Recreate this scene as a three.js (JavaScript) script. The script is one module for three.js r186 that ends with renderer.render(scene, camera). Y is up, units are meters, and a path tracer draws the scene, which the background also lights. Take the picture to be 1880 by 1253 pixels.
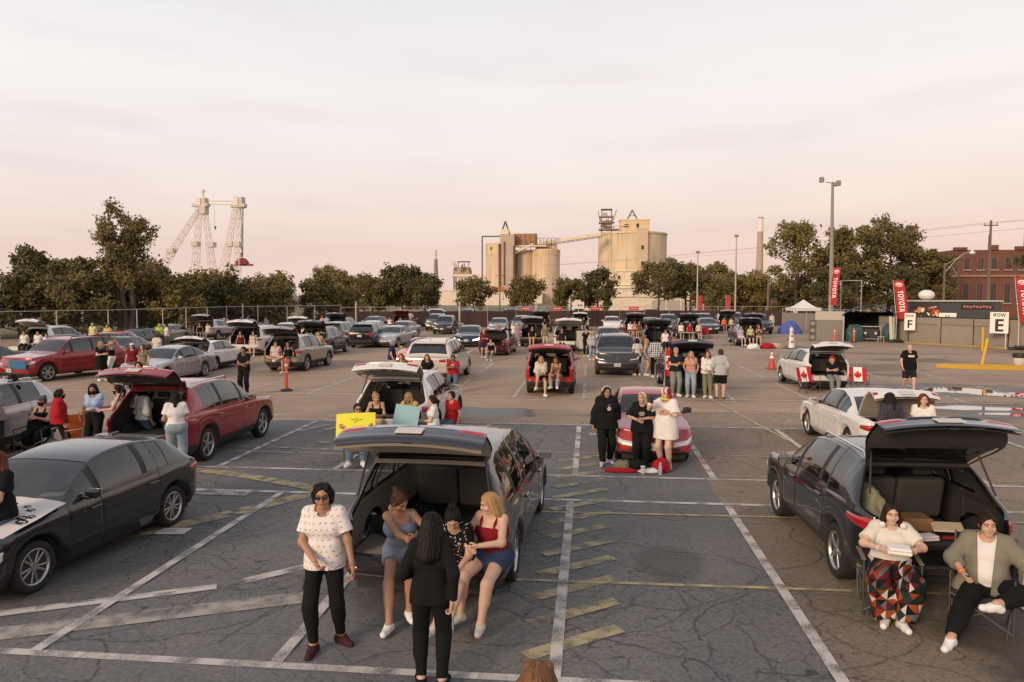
import * as THREE from 'three';
import { RoundedBoxGeometry } from 'three/addons/geometries/RoundedBoxGeometry.js';
import { mergeGeometries, mergeVertices } from 'three/addons/utils/BufferGeometryUtils.js';

// ---------------------------------------------------------------- camera, sky, sun, exposure
const scene = new THREE.Scene();
const camera = new THREE.PerspectiveCamera(49.79, 1880 / 1253, 0.1, 6000);
camera.position.set(0, 3.6, 0);
camera.rotation.order = 'YXZ';
camera.rotation.set(-0.06251, 0.10533, 0);
const renderer = new THREE.WebGLRenderer({ antialias: true });
renderer.setSize(1024, 682);
renderer.toneMapping = THREE.LinearToneMapping;
renderer.toneMappingExposure = 1.2;
renderer.shadowMap.enabled = true;

const lin = c => (c <= 0.04045 ? c / 12.92 : Math.pow((c + 0.055) / 1.055, 2.4));
const srgb = (r, g, b) => new THREE.Color().setRGB(lin(r / 255), lin(g / 255), lin(b / 255));
const RGB = (r, g, b) => new THREE.Color().setRGB(r, g, b);
const lerp = (a, b, t) => a + (b - a) * t, clamp = (x, a = 0, b = 1) => Math.min(b, Math.max(a, x));
const smooth = (a, b, x) => { const t = clamp((x - a) / (b - a)); return t * t * (3 - 2 * t); };
function rng(seed) { let s = seed >>> 0 || 1; return () => { s = (s + 0x6D2B79F5) | 0; let t = Math.imul(s ^ (s >>> 15), 1 | s); t = (t + Math.imul(t ^ (t >>> 7), 61 | t)) ^ t; return ((t ^ (t >>> 14)) >>> 0) / 4294967296; }; }
const hash3 = (x, y, z) => { let h = Math.imul(x, 374761393) ^ Math.imul(y, 668265263) ^ Math.imul(z, 2147483647 - 61); h = Math.imul(h ^ (h >>> 13), 1274126177); return ((h ^ (h >>> 16)) >>> 0) / 4294967296; };
function vnoise(x, y, z = 0) {
  const X = Math.floor(x), Y = Math.floor(y), Z = Math.floor(z), f = t => t * t * (3 - 2 * t), u = f(x - X), v = f(y - Y), w = f(z - Z);
  const l = (k) => lerp(lerp(hash3(X, Y, k), hash3(X + 1, Y, k), u), lerp(hash3(X, Y + 1, k), hash3(X + 1, Y + 1, k), u), v);
  return lerp(l(Z), l(Z + 1), w);
}
const fbm = (x, y, o = 4, z = 0) => { let s = 0, a = 0.5, n = 0; for (let i = 0; i < o; i++) { s += a * vnoise(x, y, z + i * 7.3); n += a; x *= 2.03; y *= 2.03; z *= 2.03; a *= 0.5; } return s / n; };

{ // dusk sky: pale lavender overhead, cream in the middle, peach near the horizon, thin long clouds
  const w = 1024, h = 512, d = new Float32Array(w * h * 4);
  const stops = [[-90, 150, 124, 104], [-4, 200, 168, 146], [0, 238, 207, 194], [3, 241, 213, 200], [7, 246, 229, 219], [11, 248, 239, 233], [15, 248, 242, 239], [19, 241, 237, 238], [25, 228, 226, 231], [40, 204, 202, 209], [90, 178, 179, 191]];
  for (let j = 0; j < h; j++) {
    const el = ((j + 0.5) / h) * 180 - 90;
    let k = 0; while (k < stops.length - 2 && el > stops[k + 1][0]) k++;
    const A = stops[k], B = stops[k + 1], t = clamp((el - A[0]) / (B[0] - A[0]));
    for (let i = 0; i < w; i++) {
      const az = (i / w) * Math.PI * 2, ca = Math.cos(az), sa = Math.sin(az);
      const warm = 0.5 - 0.5 * ca;                       // the afterglow lies towards the left
      let c = [1, 2, 3].map(n => lin(lerp(A[n], B[n], t) / 255) / 1.2);
      if (el > -5) {
        const g = Math.exp(-Math.max(el, 0) / 14) * (warm - 0.5);
        c[0] *= 1 + 0.10 * g; c[2] *= 1 - 0.10 * g;
        const s = 1 / Math.max(0.08, Math.sin(Math.max(el, 2) * Math.PI / 180) + 0.06), X = ca * s, Z = sa * s;
        const cl = fbm(X * 1.1 + 3, Z * 0.9 + 8, 5), wisp = smooth(0.52, 0.8, fbm(ca * 5 + 11, el * 0.62 + sa * 2, 4, 3));
        const b = 1 + 0.10 * (cl - 0.5);
        c = [c[0] * b, c[1] * b * (1 + 0.01 * (cl - 0.5)), c[2] * b * (1 - 0.03 * (cl - 0.5))];
        const lo = wisp * smooth(2, 6, el) * (1 - smooth(12, 26, el)) * 0.07;
        c = [c[0] * (1 - lo * 0.7), c[1] * (1 - lo), c[2] * (1 - lo * 0.75)];
      }
      const o = (j * w + i) * 4; d[o] = c[0]; d[o + 1] = c[1]; d[o + 2] = c[2]; d[o + 3] = 1;
    }
  }
  const sky = new THREE.DataTexture(d, w, h, THREE.RGBAFormat, THREE.FloatType);
  sky.mapping = THREE.EquirectangularReflectionMapping; sky.magFilter = sky.minFilter = THREE.LinearFilter; sky.wrapS = THREE.RepeatWrapping; sky.needsUpdate = true;
  scene.background = sky; scene.environment = sky;
}
const sun = new THREE.DirectionalLight(RGB(1, 0.75, 0.5), 2.4);
sun.position.set(-56, 38, 66); sun.target.position.set(0, 0, -20);
sun.castShadow = true; sun.shadow.radius = 40; sun.shadow.mapSize.set(4096, 4096);
Object.assign(sun.shadow.camera, { left: -110, right: 110, top: 90, bottom: -90, near: 1, far: 400 });
scene.add(sun, sun.target);

// ---------------------------------------------------------------- naming
const used = {};
const numbered = n => { const k = used[n] = (used[n] ?? -1) + 1; return k ? n + '_' + String(k).padStart(3, '0') : n; };
function tag(o, label, category, group, kind) {
  if (label) o.userData.label = label; if (category) o.userData.category = category;
  if (group) o.userData.group = group; if (kind) o.userData.kind = kind; return o;
}
function thing(name, label, category, pos = [0, 0, 0], turn = 0, group) {
  const o = new THREE.Group(); o.name = numbered(name); o.position.set(...pos); o.rotation.y = turn; scene.add(o);
  return tag(o, label, category, group);
}
function mesh(name, geo, mat, parent, pos, rot) {
  const g = Array.isArray(geo) ? (geo.length > 1 ? merge(geo) : geo[0]) : geo;
  const m = new THREE.Mesh(g, mat); m.name = parent ? name : numbered(name); m.castShadow = m.receiveShadow = true;
  if (pos) m.position.set(...pos); if (rot) m.rotation.set(...rot);
  (parent || scene).add(m); return m;
}
function merge(list) {
  const keys = ['position', 'normal', 'uv'].concat(list.every(g => g.attributes.color) ? ['color'] : []);
  return mergeGeometries(list.map(g => { g = g.index ? g.toNonIndexed() : g.clone(); for (const k of Object.keys(g.attributes)) if (!keys.includes(k)) g.deleteAttribute(k); if (!g.attributes.uv) g.setAttribute('uv', new THREE.BufferAttribute(new Float32Array(g.attributes.position.count * 2), 2)); g.morphAttributes = {}; return g; }));
}
const structure = (o, label) => tag(o, label, null, null, 'structure');
const box = (w, h, d, x = 0, y = 0, z = 0, ry = 0) => { const g = new THREE.BoxGeometry(w, h, d); if (ry) g.rotateY(ry); return g.translate(x, y, z); };
const rbox = (w, h, d, x = 0, y = 0, z = 0, r = 0.02, s = 2) => new RoundedBoxGeometry(w, h, d, s, Math.min(r, w / 2.01, h / 2.01, d / 2.01)).translate(x, y, z);
const V = (x, y, z) => new THREE.Vector3(x, y, z);
function bar(a, b, r, r2 = r, n = 8) { // round bar between two points
  const A = V(...a), B = V(...b), d = B.clone().sub(A), g = new THREE.CylinderGeometry(r2, r, d.length(), n, 1);
  g.applyQuaternion(new THREE.Quaternion().setFromUnitVectors(V(0, 1, 0), d.clone().normalize())); const c = A.add(B).multiplyScalar(0.5); return g.translate(c.x, c.y, c.z);
}
const cyl = (r1, r2, h, x = 0, y = 0, z = 0, n = 20) => new THREE.CylinderGeometry(r1, r2, h, n).translate(x, y, z);
const std = (c, roughness = 0.8, o = {}) => new THREE.MeshStandardMaterial({ color: c, roughness, metalness: 0, ...o });
const phys = (c, roughness, o = {}) => new THREE.MeshPhysicalMaterial({ color: c, roughness, metalness: 0, ...o });
function dataTex(n, m, fn, colour = true, repeat) { // fn(u,v) -> [r,g,b] in 0..255
  const d = new Uint8Array(n * m * 4);
  for (let j = 0; j < m; j++) for (let i = 0; i < n; i++) { const c = fn(i / n, j / m), o = (j * n + i) * 4; d[o] = c[0]; d[o + 1] = c[1]; d[o + 2] = c[2]; d[o + 3] = 255; }
  const t = new THREE.DataTexture(d, n, m); t.wrapS = t.wrapT = THREE.RepeatWrapping; t.magFilter = THREE.LinearFilter; t.minFilter = THREE.LinearMipmapLinearFilter; t.generateMipmaps = true;
  if (colour) t.colorSpace = THREE.SRGBColorSpace; if (repeat) t.repeat.set(...repeat); t.needsUpdate = true; return t;
}
function canvasTex(w, h, draw, colour = true) {
  const c = document.createElement('canvas'); c.width = w; c.height = h; draw(c.getContext('2d'), w, h);
  const t = new THREE.CanvasTexture(c); if (colour) t.colorSpace = THREE.SRGBColorSpace; t.wrapS = t.wrapT = THREE.RepeatWrapping; return t;
}
function buildGeo(pos, idx, nor, uv, col) {
  const g = new THREE.BufferGeometry(); g.setAttribute('position', new THREE.Float32BufferAttribute(pos, 3)); if (idx) g.setIndex(idx);
  g.setAttribute('uv', new THREE.Float32BufferAttribute(uv || new Float32Array(pos.length / 3 * 2), 2));
  if (col) g.setAttribute('color', new THREE.Float32BufferAttribute(col, 3));
  if (nor) g.setAttribute('normal', new THREE.Float32BufferAttribute(nor, 3)); else g.computeVertexNormals(); return g;
}
// ---------------------------------------------------------------- cars
const CM = {
  paint: phys(RGB(0.5, 0.5, 0.5), 0.35),
  glass: phys(RGB(0.42, 0.45, 0.44), 0.02, { transmission: 1, thickness: 0, ior: 1.85 }),
  privacy: phys(RGB(0.10, 0.10, 0.10), 0.03, { transmission: 0.9, thickness: 0, ior: 1.85 }),
  trim: std(RGB(0.018, 0.017, 0.016), 0.6), cladding: std(RGB(0.03, 0.029, 0.028), 0.65), lining: std(RGB(0.03, 0.027, 0.025), 0.85), liningPale: std(RGB(0.26, 0.23, 0.19), 0.85),
  seat: std(RGB(0.035, 0.032, 0.03), 0.8), tyre: std(RGB(0.014, 0.0135, 0.013), 0.85), rim: std(RGB(0.5, 0.49, 0.48), 0.32, { metalness: 0.9 }), rimDark: std(RGB(0.05, 0.05, 0.05), 0.35, { metalness: 0.6 }), barrel: std(RGB(0.02, 0.02, 0.02), 0.7),
  tail: phys(RGB(0.34, 0.012, 0.016), 0.12, { clearcoat: 1 }), clear: phys(RGB(0.55, 0.55, 0.53), 0.1, { clearcoat: 1 }), amber: phys(RGB(0.6, 0.18, 0.03), 0.15, { clearcoat: 1 }),
  head: phys(RGB(0.62, 0.62, 0.6), 0.2, { clearcoat: 1 }), chrome: std(RGB(0.75, 0.74, 0.72), 0.15, { metalness: 1 }), plate: std(RGB(0.52, 0.51, 0.48), 0.5), plateInk: std(RGB(0.05, 0.09, 0.32), 0.6),
  headOn: new THREE.MeshStandardMaterial({ color: RGB(0.8, 0.8, 0.8), emissive: RGB(1, 0.97, 0.92), emissiveIntensity: 6 }),
};
const paints = {};
const paint = (k, r, g, b, metal = 0.25) => paints[k] ??= phys(RGB(r, g, b), 0.3, { metalness: metal, clearcoat: 1, clearcoatRoughness: 0.05 });

// body types: sizes in metres; x runs forward, the origin lies on the ground midway between the axles
const TYPES = {
  minivan: { L: 5.1, W: 1.98, H: 1.74, wb: 3.0, fo: 0.93, R: 0.345, nose: 0.78, cowl: 1.06, belt: [1.0, 1.08], cowlX: 1.22, roofF: 0.2, roofR: -2.08, backX: -2.42, tail: 1.1, tum: 0.25, sill: 0.24, pill: [0.62, -0.62, -1.55], winR: -2.02, rails: 0, style: 'van', gateH: 0.42 },
  hatch: { L: 4.25, W: 1.79, H: 1.46, wb: 2.62, fo: 0.86, R: 0.315, nose: 0.7, cowl: 0.98, belt: [0.91, 0.97], cowlX: 0.86, roofF: 0.12, roofR: -1.38, backX: -1.86, tail: 0.97, tum: 0.24, sill: 0.22, pill: [0.25, -0.68], winR: -1.2, style: 'hatch', gateH: 0.5 },
  crossover: { L: 4.4, W: 1.82, H: 1.64, wb: 2.63, fo: 0.87, R: 0.345, nose: 0.86, cowl: 1.1, belt: [1.02, 1.12], cowlX: 0.86, roofF: 0.18, roofR: -1.58, backX: -1.96, tail: 1.1, tum: 0.24, sill: 0.3, pill: [0.2, -0.72], winR: -1.36, rails: 1, clad: 1, style: 'suv', gateH: 0.45 },
  suv: { L: 4.62, W: 1.86, H: 1.7, wb: 2.69, fo: 0.93, R: 0.36, nose: 0.88, cowl: 1.12, belt: [1.04, 1.12], cowlX: 0.9, roofF: 0.2, roofR: -1.7, backX: -2.08, tail: 1.12, tum: 0.23, sill: 0.3, pill: [0.22, -0.74], winR: -1.5, rails: 1, clad: 1, style: 'suv', gateH: 0.45 },
  bigsuv: { L: 5.0, W: 2.0, H: 1.78, wb: 2.87, fo: 0.97, R: 0.38, nose: 0.95, cowl: 1.18, belt: [1.08, 1.14], cowlX: 0.98, roofF: 0.3, roofR: -2.0, backX: -2.28, tail: 1.14, tum: 0.2, sill: 0.32, pill: [0.3, -0.72, -1.4], winR: -1.92, rails: 1, style: 'suv', gateH: 0.42 },
  boxy: { L: 4.23, W: 1.8, H: 1.69, wb: 2.57, fo: 0.82, R: 0.35, nose: 0.92, cowl: 1.12, belt: [1.04, 1.08], cowlX: 0.8, roofF: 0.28, roofR: -1.72, backX: -1.9, tail: 1.1, tum: 0.14, sill: 0.32, pill: [0.22, -0.66], winR: -1.5, rails: 1, clad: 1, style: 'boxy', gateH: 0.42 },
  mini: { L: 3.85, W: 1.73, H: 1.42, wb: 2.5, fo: 0.74, R: 0.31, nose: 0.78, cowl: 1.0, belt: [0.94, 0.98], cowlX: 0.7, roofF: 0.2, roofR: -1.45, backX: -1.72, tail: 0.98, tum: 0.14, sill: 0.22, pill: [-0.35], winR: -1.3, clad: 1, style: 'hatch', gateH: 0.5 },
  fit: { L: 4.07, W: 1.7, H: 1.52, wb: 2.53, fo: 0.78, R: 0.3, nose: 0.72, cowl: 1.04, belt: [0.95, 1.04], cowlX: 1.02, roofF: 0.1, roofR: -1.52, backX: -1.84, tail: 1.02, tum: 0.19, sill: 0.22, pill: [0.3, -0.62], winR: -1.42, style: 'hatch', gateH: 0.38 },
  sedan: { L: 4.6, W: 1.8, H: 1.45, wb: 2.7, fo: 0.9, R: 0.32, nose: 0.7, cowl: 0.96, belt: [0.9, 0.98], cowlX: 0.95, roofF: 0.18, roofR: -0.95, backX: -1.62, deck: 1.03, tail: 0.97, tum: 0.22, sill: 0.21, pill: [0.24, -0.68], winR: -1.3, style: 'sedan', gateH: 0.55 },
  oldsedan: { L: 4.3, W: 1.66, H: 1.4, wb: 2.46, fo: 0.86, R: 0.29, nose: 0.66, cowl: 0.92, belt: [0.87, 0.92], cowlX: 0.78, roofF: 0.12, roofR: -0.85, backX: -1.4, deck: 0.96, tail: 0.92, tum: 0.2, sill: 0.2, pill: [0.2, -0.64], winR: -1.15, style: 'sedan', gateH: 0.55 },
};

function carProto(type, { open = 0, fine = 1, spokes = 10, pale = 0, gateAngle = 1.35 } = {}) {
  const T = TYPES[type], { L, W, H, wb, R } = T, xf = wb / 2 + T.fo, xr = xf - L, hw = W / 2, root = new THREE.Group();
  const isSedan = !!T.deck, Ra = R + 0.055;
  const poly = pts => x => { let i = 0; while (i < pts.length - 2 && x < pts[i + 1][0]) i++; const a = pts[i], b = pts[i + 1]; return lerp(a[1], b[1], clamp((x - a[0]) / (b[0] - a[0]))); };
  const round = (f, d) => x => (f(x - d) + f(x - d / 2) + f(x) + f(x + d / 2) + f(x + d)) / 5;
  const hoodF = lerp(T.nose, T.cowl, 0.35) + 0.02;
  const topPts = [[xf + 0.3, T.nose - 0.1], [xf, T.nose], [xf - 0.3, hoodF], [T.cowlX, T.cowl], [T.roofF + 0.06, H - 0.1], [T.roofF - 0.22, H - 0.035], [T.roofF - 0.6, H], [(T.roofF + T.roofR) / 2 - 0.25, H - 0.004], [T.roofR + 0.45, H - 0.03], [T.roofR, H - (isSedan ? 0.1 : 0.075)]];
  if (isSedan) topPts.push([T.backX, T.deck + 0.01], [xr + 0.12, T.deck], [xr, T.tail - 0.02], [xr - 0.3, T.tail - 0.1]); else topPts.push([T.backX, T.tail + 0.015], [xr, T.tail - 0.06], [xr - 0.3, T.tail - 0.2]);
  const top0 = poly(topPts), top = x => { const d = x > T.cowlX - 0.3 ? 0.12 : x > T.roofR ? 0.14 : isSedan ? 0.13 : 0.055; return (top0(x - d) + 2 * top0(x - d / 2) + 2 * top0(x) + 2 * top0(x + d / 2) + top0(x + d)) / 8; };
  const shoulder = round(poly([[xf + 0.3, T.nose - 0.16], [xf, T.nose - 0.06], [xf - 0.35, lerp(T.nose, T.belt[0], 0.55) - 0.02], [T.cowlX, T.belt[0]], [T.backX, T.belt[1]], [xr + 0.1, T.tail - 0.05], [xr - 0.3, T.tail - 0.1]]), 0.1);
  const sill = poly([[xf, 0.26], [xf - 0.5, T.sill], [xr + 0.5, T.sill], [xr, T.sill + 0.06]]);
  const bot = x => { let y = sill(x); for (const xw of [wb / 2, -wb / 2]) { const q = Ra * Ra - (x - xw) ** 2; if (q > 0) y = Math.max(y, R + Math.sqrt(q) * 0.98); } return y; };
  // plan outline from the middle of the nose round to the middle of the tail
  const plan = [], bowF = T.style === 'boxy' ? 0.07 : 0.13, bowR = isSedan ? 0.09 : 0.06, rxF = 0.42, rzF = 0.2, rxR = isSedan ? 0.3 : 0.34, rzR = isSedan ? 0.16 : 0.2, nF = fine ? 9 : 5, nC = fine ? 9 : 5;
  const zcF = hw - rzF, zcR = hw - rzR;
  for (let i = 0; i <= nF; i++) { const z = zcF * i / nF; plan.push([xf - bowF * (z / zcF) ** 2, z]); }
  const xcF = xf - bowF - rxF, wid = x => hw - 0.02 * smooth(0.2, 1, Math.abs(x) / (L / 2)) ** 2;
  for (let i = 1; i < nC; i++) { const a = i / nC * Math.PI / 2; plan.push([xcF + rxF * Math.cos(a), zcF + rzF * Math.sin(a) * (wid(xcF) - zcF) / rzF]); }
  const xcR = xr + bowR + rxR, xs = new Set(), add = x => { if (x < xcF && x > xcR) xs.add(x); };
  for (let i = 0, n = fine ? 34 : 16; i <= n; i++) add(lerp(xcF, xcR, i / n));
  for (const xw of [wb / 2, -wb / 2]) for (let a = 0; a <= 180; a += fine ? 12 : 20) add(xw + Ra * Math.cos(a * Math.PI / 180));
  const seams = [T.cowlX - 0.05, ...(T.pill.length > 1 ? T.pill.slice(0, 2) : T.pill).map((p, i) => i ? Math.max(p - 0.28, -wb / 2 + Ra * 0.72) : p - 0.02)];
  if (T.pill.length === 1) seams[1] = T.pill[0];
  if (fine) for (const s of seams) for (const d of [-0.016, -0.005, 0.005, 0.016]) add(s + d);
  const pillars = T.pill.map((p, i) => [p - 0.055, p + 0.055]); for (const p of pillars) { add(p[0]); add(p[1]); }
  const wsTop = T.roofF + 0.05, wsBot = T.cowlX - 0.04, bkTop = T.roofR - 0.045, bkBot = isSedan ? T.backX + 0.05 : T.backX + 0.05, winF = T.cowlX - 0.28, hingeX = isSedan ? T.backX - 0.06 : T.roofR + 0.03;
  for (const x of [wsTop, wsBot, bkTop, bkBot, winF, T.winR, hingeX]) add(x);
  for (let i = 1; i < 6; i++) { add(lerp(wsTop, wsBot, i / 6)); add(lerp(bkTop, bkBot, i / 6)); }
  let list = [...xs].sort((a, b) => b - a); const key = new Set([wsTop, wsBot, bkTop, bkBot, winF, T.winR, hingeX, ...pillars.flat()]);
  const isSeam = x => seams.some(s => Math.abs(x - s) < 0.02);
  list = list.filter((x, i) => key.has(x) || isSeam(x) || !list.some((y, j) => j !== i && Math.abs(x - y) < 0.018 && (key.has(y) || isSeam(y) || j < i)));
  for (const x of list) plan.push([x, wid(x)]);
  const ca = []; for (let i = 1; i <= nC; i++) ca.push(i / nC * Math.PI / 2); for (let i = 0; i <= 4; i++) { const x = lerp(bkTop, bkBot, i / 4), q = (xcR - x) / rxR; if (q > 0.02 && q < 0.98) ca.push(Math.asin(q)); } if ((xcR - hingeX) / rxR > 0.02) ca.push(Math.asin((xcR - hingeX) / rxR)); ca.sort((a, b) => a - b);
  for (const a of ca.filter((a, i) => !i || a - ca[i - 1] > 0.02)) { plan.push([xcR - rxR * Math.sin(a), zcR + (wid(xcR) - zcR) * Math.cos(a)]); }
  for (let i = nF - 1; i >= 0; i--) { const z = zcR * i / nF; plan.push([xr + bowR * (z / zcR) ** 2, z]); }
  const nP = plan.length, nrm = plan.map((p, i) => { const a = plan[Math.max(0, i - 1)], b = plan[Math.min(nP - 1, i + 1)]; let dx = b[0] - a[0], dz = b[1] - a[1]; if (i === 0) { dx = 0; dz = 1; } if (i === nP - 1) { dx = 0; dz = -1; } const l = Math.hypot(dx, dz) || 1; return [dz / l, -dx / l]; });
  const S = [0]; for (let i = 1; i < nP; i++) S[i] = S[i - 1] + Math.hypot(plan[i][0] - plan[i - 1][0], plan[i][1] - plan[i - 1][1]);
  // wall section: outward offset at height fraction h
  const rear = isSedan ? 0.04 : 0.05;
  function wallAt(x, z, nx, nz, h) {
    let o = -0.075 * (1 - smooth(0, 0.2, h)) - 0.012 * smooth(0.45, 0.8, h) - 0.028 * smooth(0.84, 1, h) ** 2 + 0.010 * smooth(0.66, 0.72, h) * (1 - smooth(0.74, 0.9, h));
    let ox = 0; if (nx > 0) ox = -0.16 * smooth(0.42, 1, h) ** 1.5 - 0.04 * (1 - smooth(0, 0.25, h)); if (nx < 0) ox = -(rear * smooth(0.42, 0.56, h) + 0.03 * smooth(0.7, 1, h));
    if (fine && isSeam(x) && h > 0.1 && nz > 0.9) { const d = Math.min(...seams.map(s => Math.abs(x - s))); if (d < 0.008) o -= 0.013; }
    const X = x + nx * o + ox * Math.abs(nx), Z = Math.max(0, z + nz * o);
    const y = lerp(bot(x), shoulder(X), h); return [X, y, Z];
  }
  function wall(s, y) { // a point of the lower body at arc length s from the nose and height y
    let i = 1; while (i < nP - 1 && S[i] < s) i++; const t = clamp((s - S[i - 1]) / (S[i] - S[i - 1])), q = (a, k) => lerp(a[i - 1][k], a[i][k], t);
    const x = q(plan, 0), z = q(plan, 1), nx = q(nrm, 0), nz = q(nrm, 1), b = bot(x); const h = clamp((y - b) / (shoulder(x) - b)); const p = wallAt(x, z, nx, nz, h); p[1] = Math.max(b, Math.min(y, shoulder(p[0]))); return [p, [nx, nz]];
  }
  const sAtX = x => { for (let i = nF; i < nP; i++) if (plan[i][0] <= x) return S[i]; return S[nP - 1]; };
  const hr = fine ? [0, 0.05, 0.12, 0.2, 0.32, 0.44, 0.5, 0.56, 0.64, 0.7, 0.74, 0.82, 0.9, 0.95, 1] : [0, 0.1, 0.3, 0.45, 0.55, 0.72, 0.9, 1];
  const gr = fine ? [0.09, 0.3, 0.5, 0.7, 0.86, 0.95, 1] : [0.1, 0.5, 0.86, 1], cr = fine ? [0.96, 0.9, 0.8, 0.65, 0.45, 0.22, 0] : [0.9, 0.6, 0.3, 0];
  const nh = hr.length, ng = gr.length, nc = cr.length, NR = 1 + nh + ng + nc;
  const P = []; // P[col][row]
  for (let i = 0; i < nP; i++) {
    const [x, z] = plan[i], [nx, nz] = nrm[i], col = []; const p0 = wallAt(x, z, nx, nz, 0);
    col.push([p0[0] - nx * 0.2, p0[1] + 0.0, Math.max(0, p0[2] - nz * 0.24)]);
    for (const h of hr) col.push(wallAt(x, z, nx, nz, h));
    const e = col[col.length - 1], X = e[0], tp = Math.max(top(X), e[1] + 0.004), fr = clamp((tp - e[1]) / (H - T.belt[1])), zr = Math.max(0, e[2] - (T.tum + 0.03) * Math.pow(fr, 0.9) * (e[2] / hw) - 0.012), ry = e[1] + (tp - e[1]) * lerp(0.55, 0.945, smooth(0.05, 0.5, fr));
    for (const g of gr) { const b = 4 * g * (1 - g) * 0.028 * fr, q = smooth(0.8, 1, g) * 0.0; col.push([X, lerp(e[1], ry, g), lerp(e[2], zr, Math.pow(g, 1.25)) + b - q]); }
    for (const c of cr) col.push([X, ry + (tp - ry) * (1 - Math.pow(c, 2.4)), zr * c]);
    P.push(col);
  }
  // vertex normals of the whole shell
  const N = P.map(c => c.map(() => [0, 0, 0]));
  const sub = (a, b) => [a[0] - b[0], a[1] - b[1], a[2] - b[2]], cross = (a, b) => [a[1] * b[2] - a[2] * b[1], a[2] * b[0] - a[0] * b[2], a[0] * b[1] - a[1] * b[0]];
  for (let i = 0; i < nP - 1; i++) for (let j = 1; j < NR - 1; j++) { const n = cross(sub(P[i + 1][j], P[i][j + 1]), sub(P[i + 1][j + 1], P[i][j])).map(v => -v); for (const [a, b] of [[i, j], [i + 1, j], [i, j + 1], [i + 1, j + 1]]) for (let k = 0; k < 3; k++) N[a][b][k] += n[k]; }
  for (const c of N) c.forEach((n, j) => { const l = Math.hypot(...n) || 1; c[j] = n.map(v => v / l); });
  let sgn = 0; for (let i = nF + nC; i < nP - nF - nC; i++) sgn += N[i][1 + (nh >> 1)][2]; if (sgn < 0) for (const c of N) c.forEach((n, j) => { c[j] = n.map(v => -v); });
  for (const c of N) { c[0] = [0, -1, 0]; }
  for (let i = 0; i < nP; i++) { N[i][NR - 1][2] = 0; }
  // sort the faces into parts
  const rowWall = j => j >= 1 && j < nh, g0 = nh, c0 = nh + ng; // face rows: 0 under lip, 1..nh-1 wall, nh..nh+ng-1 greenhouse, then crown
  const cls = [];
  const iGateWall = plan.findIndex(([x, z], i) => i > nP - nF - nC - 2 && z < hw * (isSedan ? 0.78 : 0.84) && x < 0);
  for (let i = 0; i < nP - 1; i++) {
    cls.push([]); const xm = (plan[i][0] + plan[i + 1][0]) / 2, Xt = (P[i][nh][0] + P[i + 1][nh][0]) / 2, sideCol = nrm[i][1] > 0.7;
    for (let j = 0; j < NR - 1; j++) {
      let c = 'body';
      const h = rowWall(j) ? hr[j - 1] : null, tall = top(Xt) - shoulder(Xt);
      if (j === 0) c = 'underside';
      else if (rowWall(j)) {
        if (T.clad && j <= (fine ? 3 : 2)) c = 'cladding'; else if (j <= (fine ? 2 : 1) && !T.clad && (plan[i][0] > xcF || plan[i][0] < xcR)) c = plan[i][0] > 0 ? 'cladding_f' : 'cladding_r';
        else if (sideCol && fine && j > (fine ? 2 : 1)) { if (xm < seams[0] && xm > seams[1]) c = 'door0'; else if (seams.length > 2 && xm < seams[1] && xm > seams[2]) c = 'door1'; }
      } else if (j < c0 - 1) { // greenhouse sides
        const r = j - g0;
        if (r >= 1 - 0 && r <= ng - 2 && tall > 0.16 && xm < winF + 0.02 && xm > T.winR) {
          const pi = pillars.findIndex(p => xm > p[0] && xm < p[1]); if (pi >= 0) c = 'pillar' + pi; else { let k = 0; while (k < T.pill.length && xm < T.pill[k]) k++; c = 'win' + k; }
        }
      } else if (j >= c0) {
        const r = j - c0; // crown rows
        if (Xt < wsBot && Xt > wsTop && r >= (fine ? 1 : 0)) c = 'windshield';
        else if (Xt < bkTop && Xt > bkBot && r >= (fine ? 2 : 1)) c = 'backlight';
      }
      const gateCol = i >= iGateWall && iGateWall > 0;
      if (open && !isSedan) {
        if (gateCol && ((rowWall(j) && h >= T.gateH) || j >= nh)) c = 'gate';
        else if (Xt < hingeX && j >= c0 + (fine ? 1 : 0)) c = c === 'backlight' ? 'gateglass' : 'gate';
      } else if (open && isSedan) {
        if (gateCol && ((rowWall(j) && h >= T.gateH) || j >= nh)) c = 'gate'; else if (Xt < hingeX && j >= c0 + (fine ? 1 : 0)) c = 'gate';
      }
      cls[i].push(c);
    }
  }
  const hinge = [hingeX, top(hingeX) - 0.02, 0];
  function collect(pred, off = 0, flip = false, org = [0, 0, 0]) {
    const pos = [], nor = [], idx = [], uv = [];
    for (const sd of [1, -1]) { const map = new Map();
      const vid = (i, j) => { const k = i * NR + j; if (map.has(k)) return map.get(k); const p = P[i][j], n = N[i][j], id = pos.length / 3; map.set(k, id); const f = flip ? -1 : 1; pos.push(p[0] + n[0] * off - org[0], p[1] + n[1] * off - org[1], sd * Math.max(0, p[2] + n[2] * off) - org[2]); nor.push(n[0] * f, n[1] * f, n[2] * sd * f); uv.push(p[0], p[1]); return id; };
      for (let i = 0; i < nP - 1; i++) for (let j = 0; j < NR - 1; j++) if (pred(cls[i][j], sd, i, j)) { const a = vid(i, j), b = vid(i + 1, j), c = vid(i + 1, j + 1), d = vid(i, j + 1); if ((sd > 0) === flip) idx.push(a, b, c, a, c, d); else idx.push(a, c, b, a, d, c); }
    }
    return pos.length ? buildGeo(pos, idx, nor, uv) : null;
  }
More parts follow.
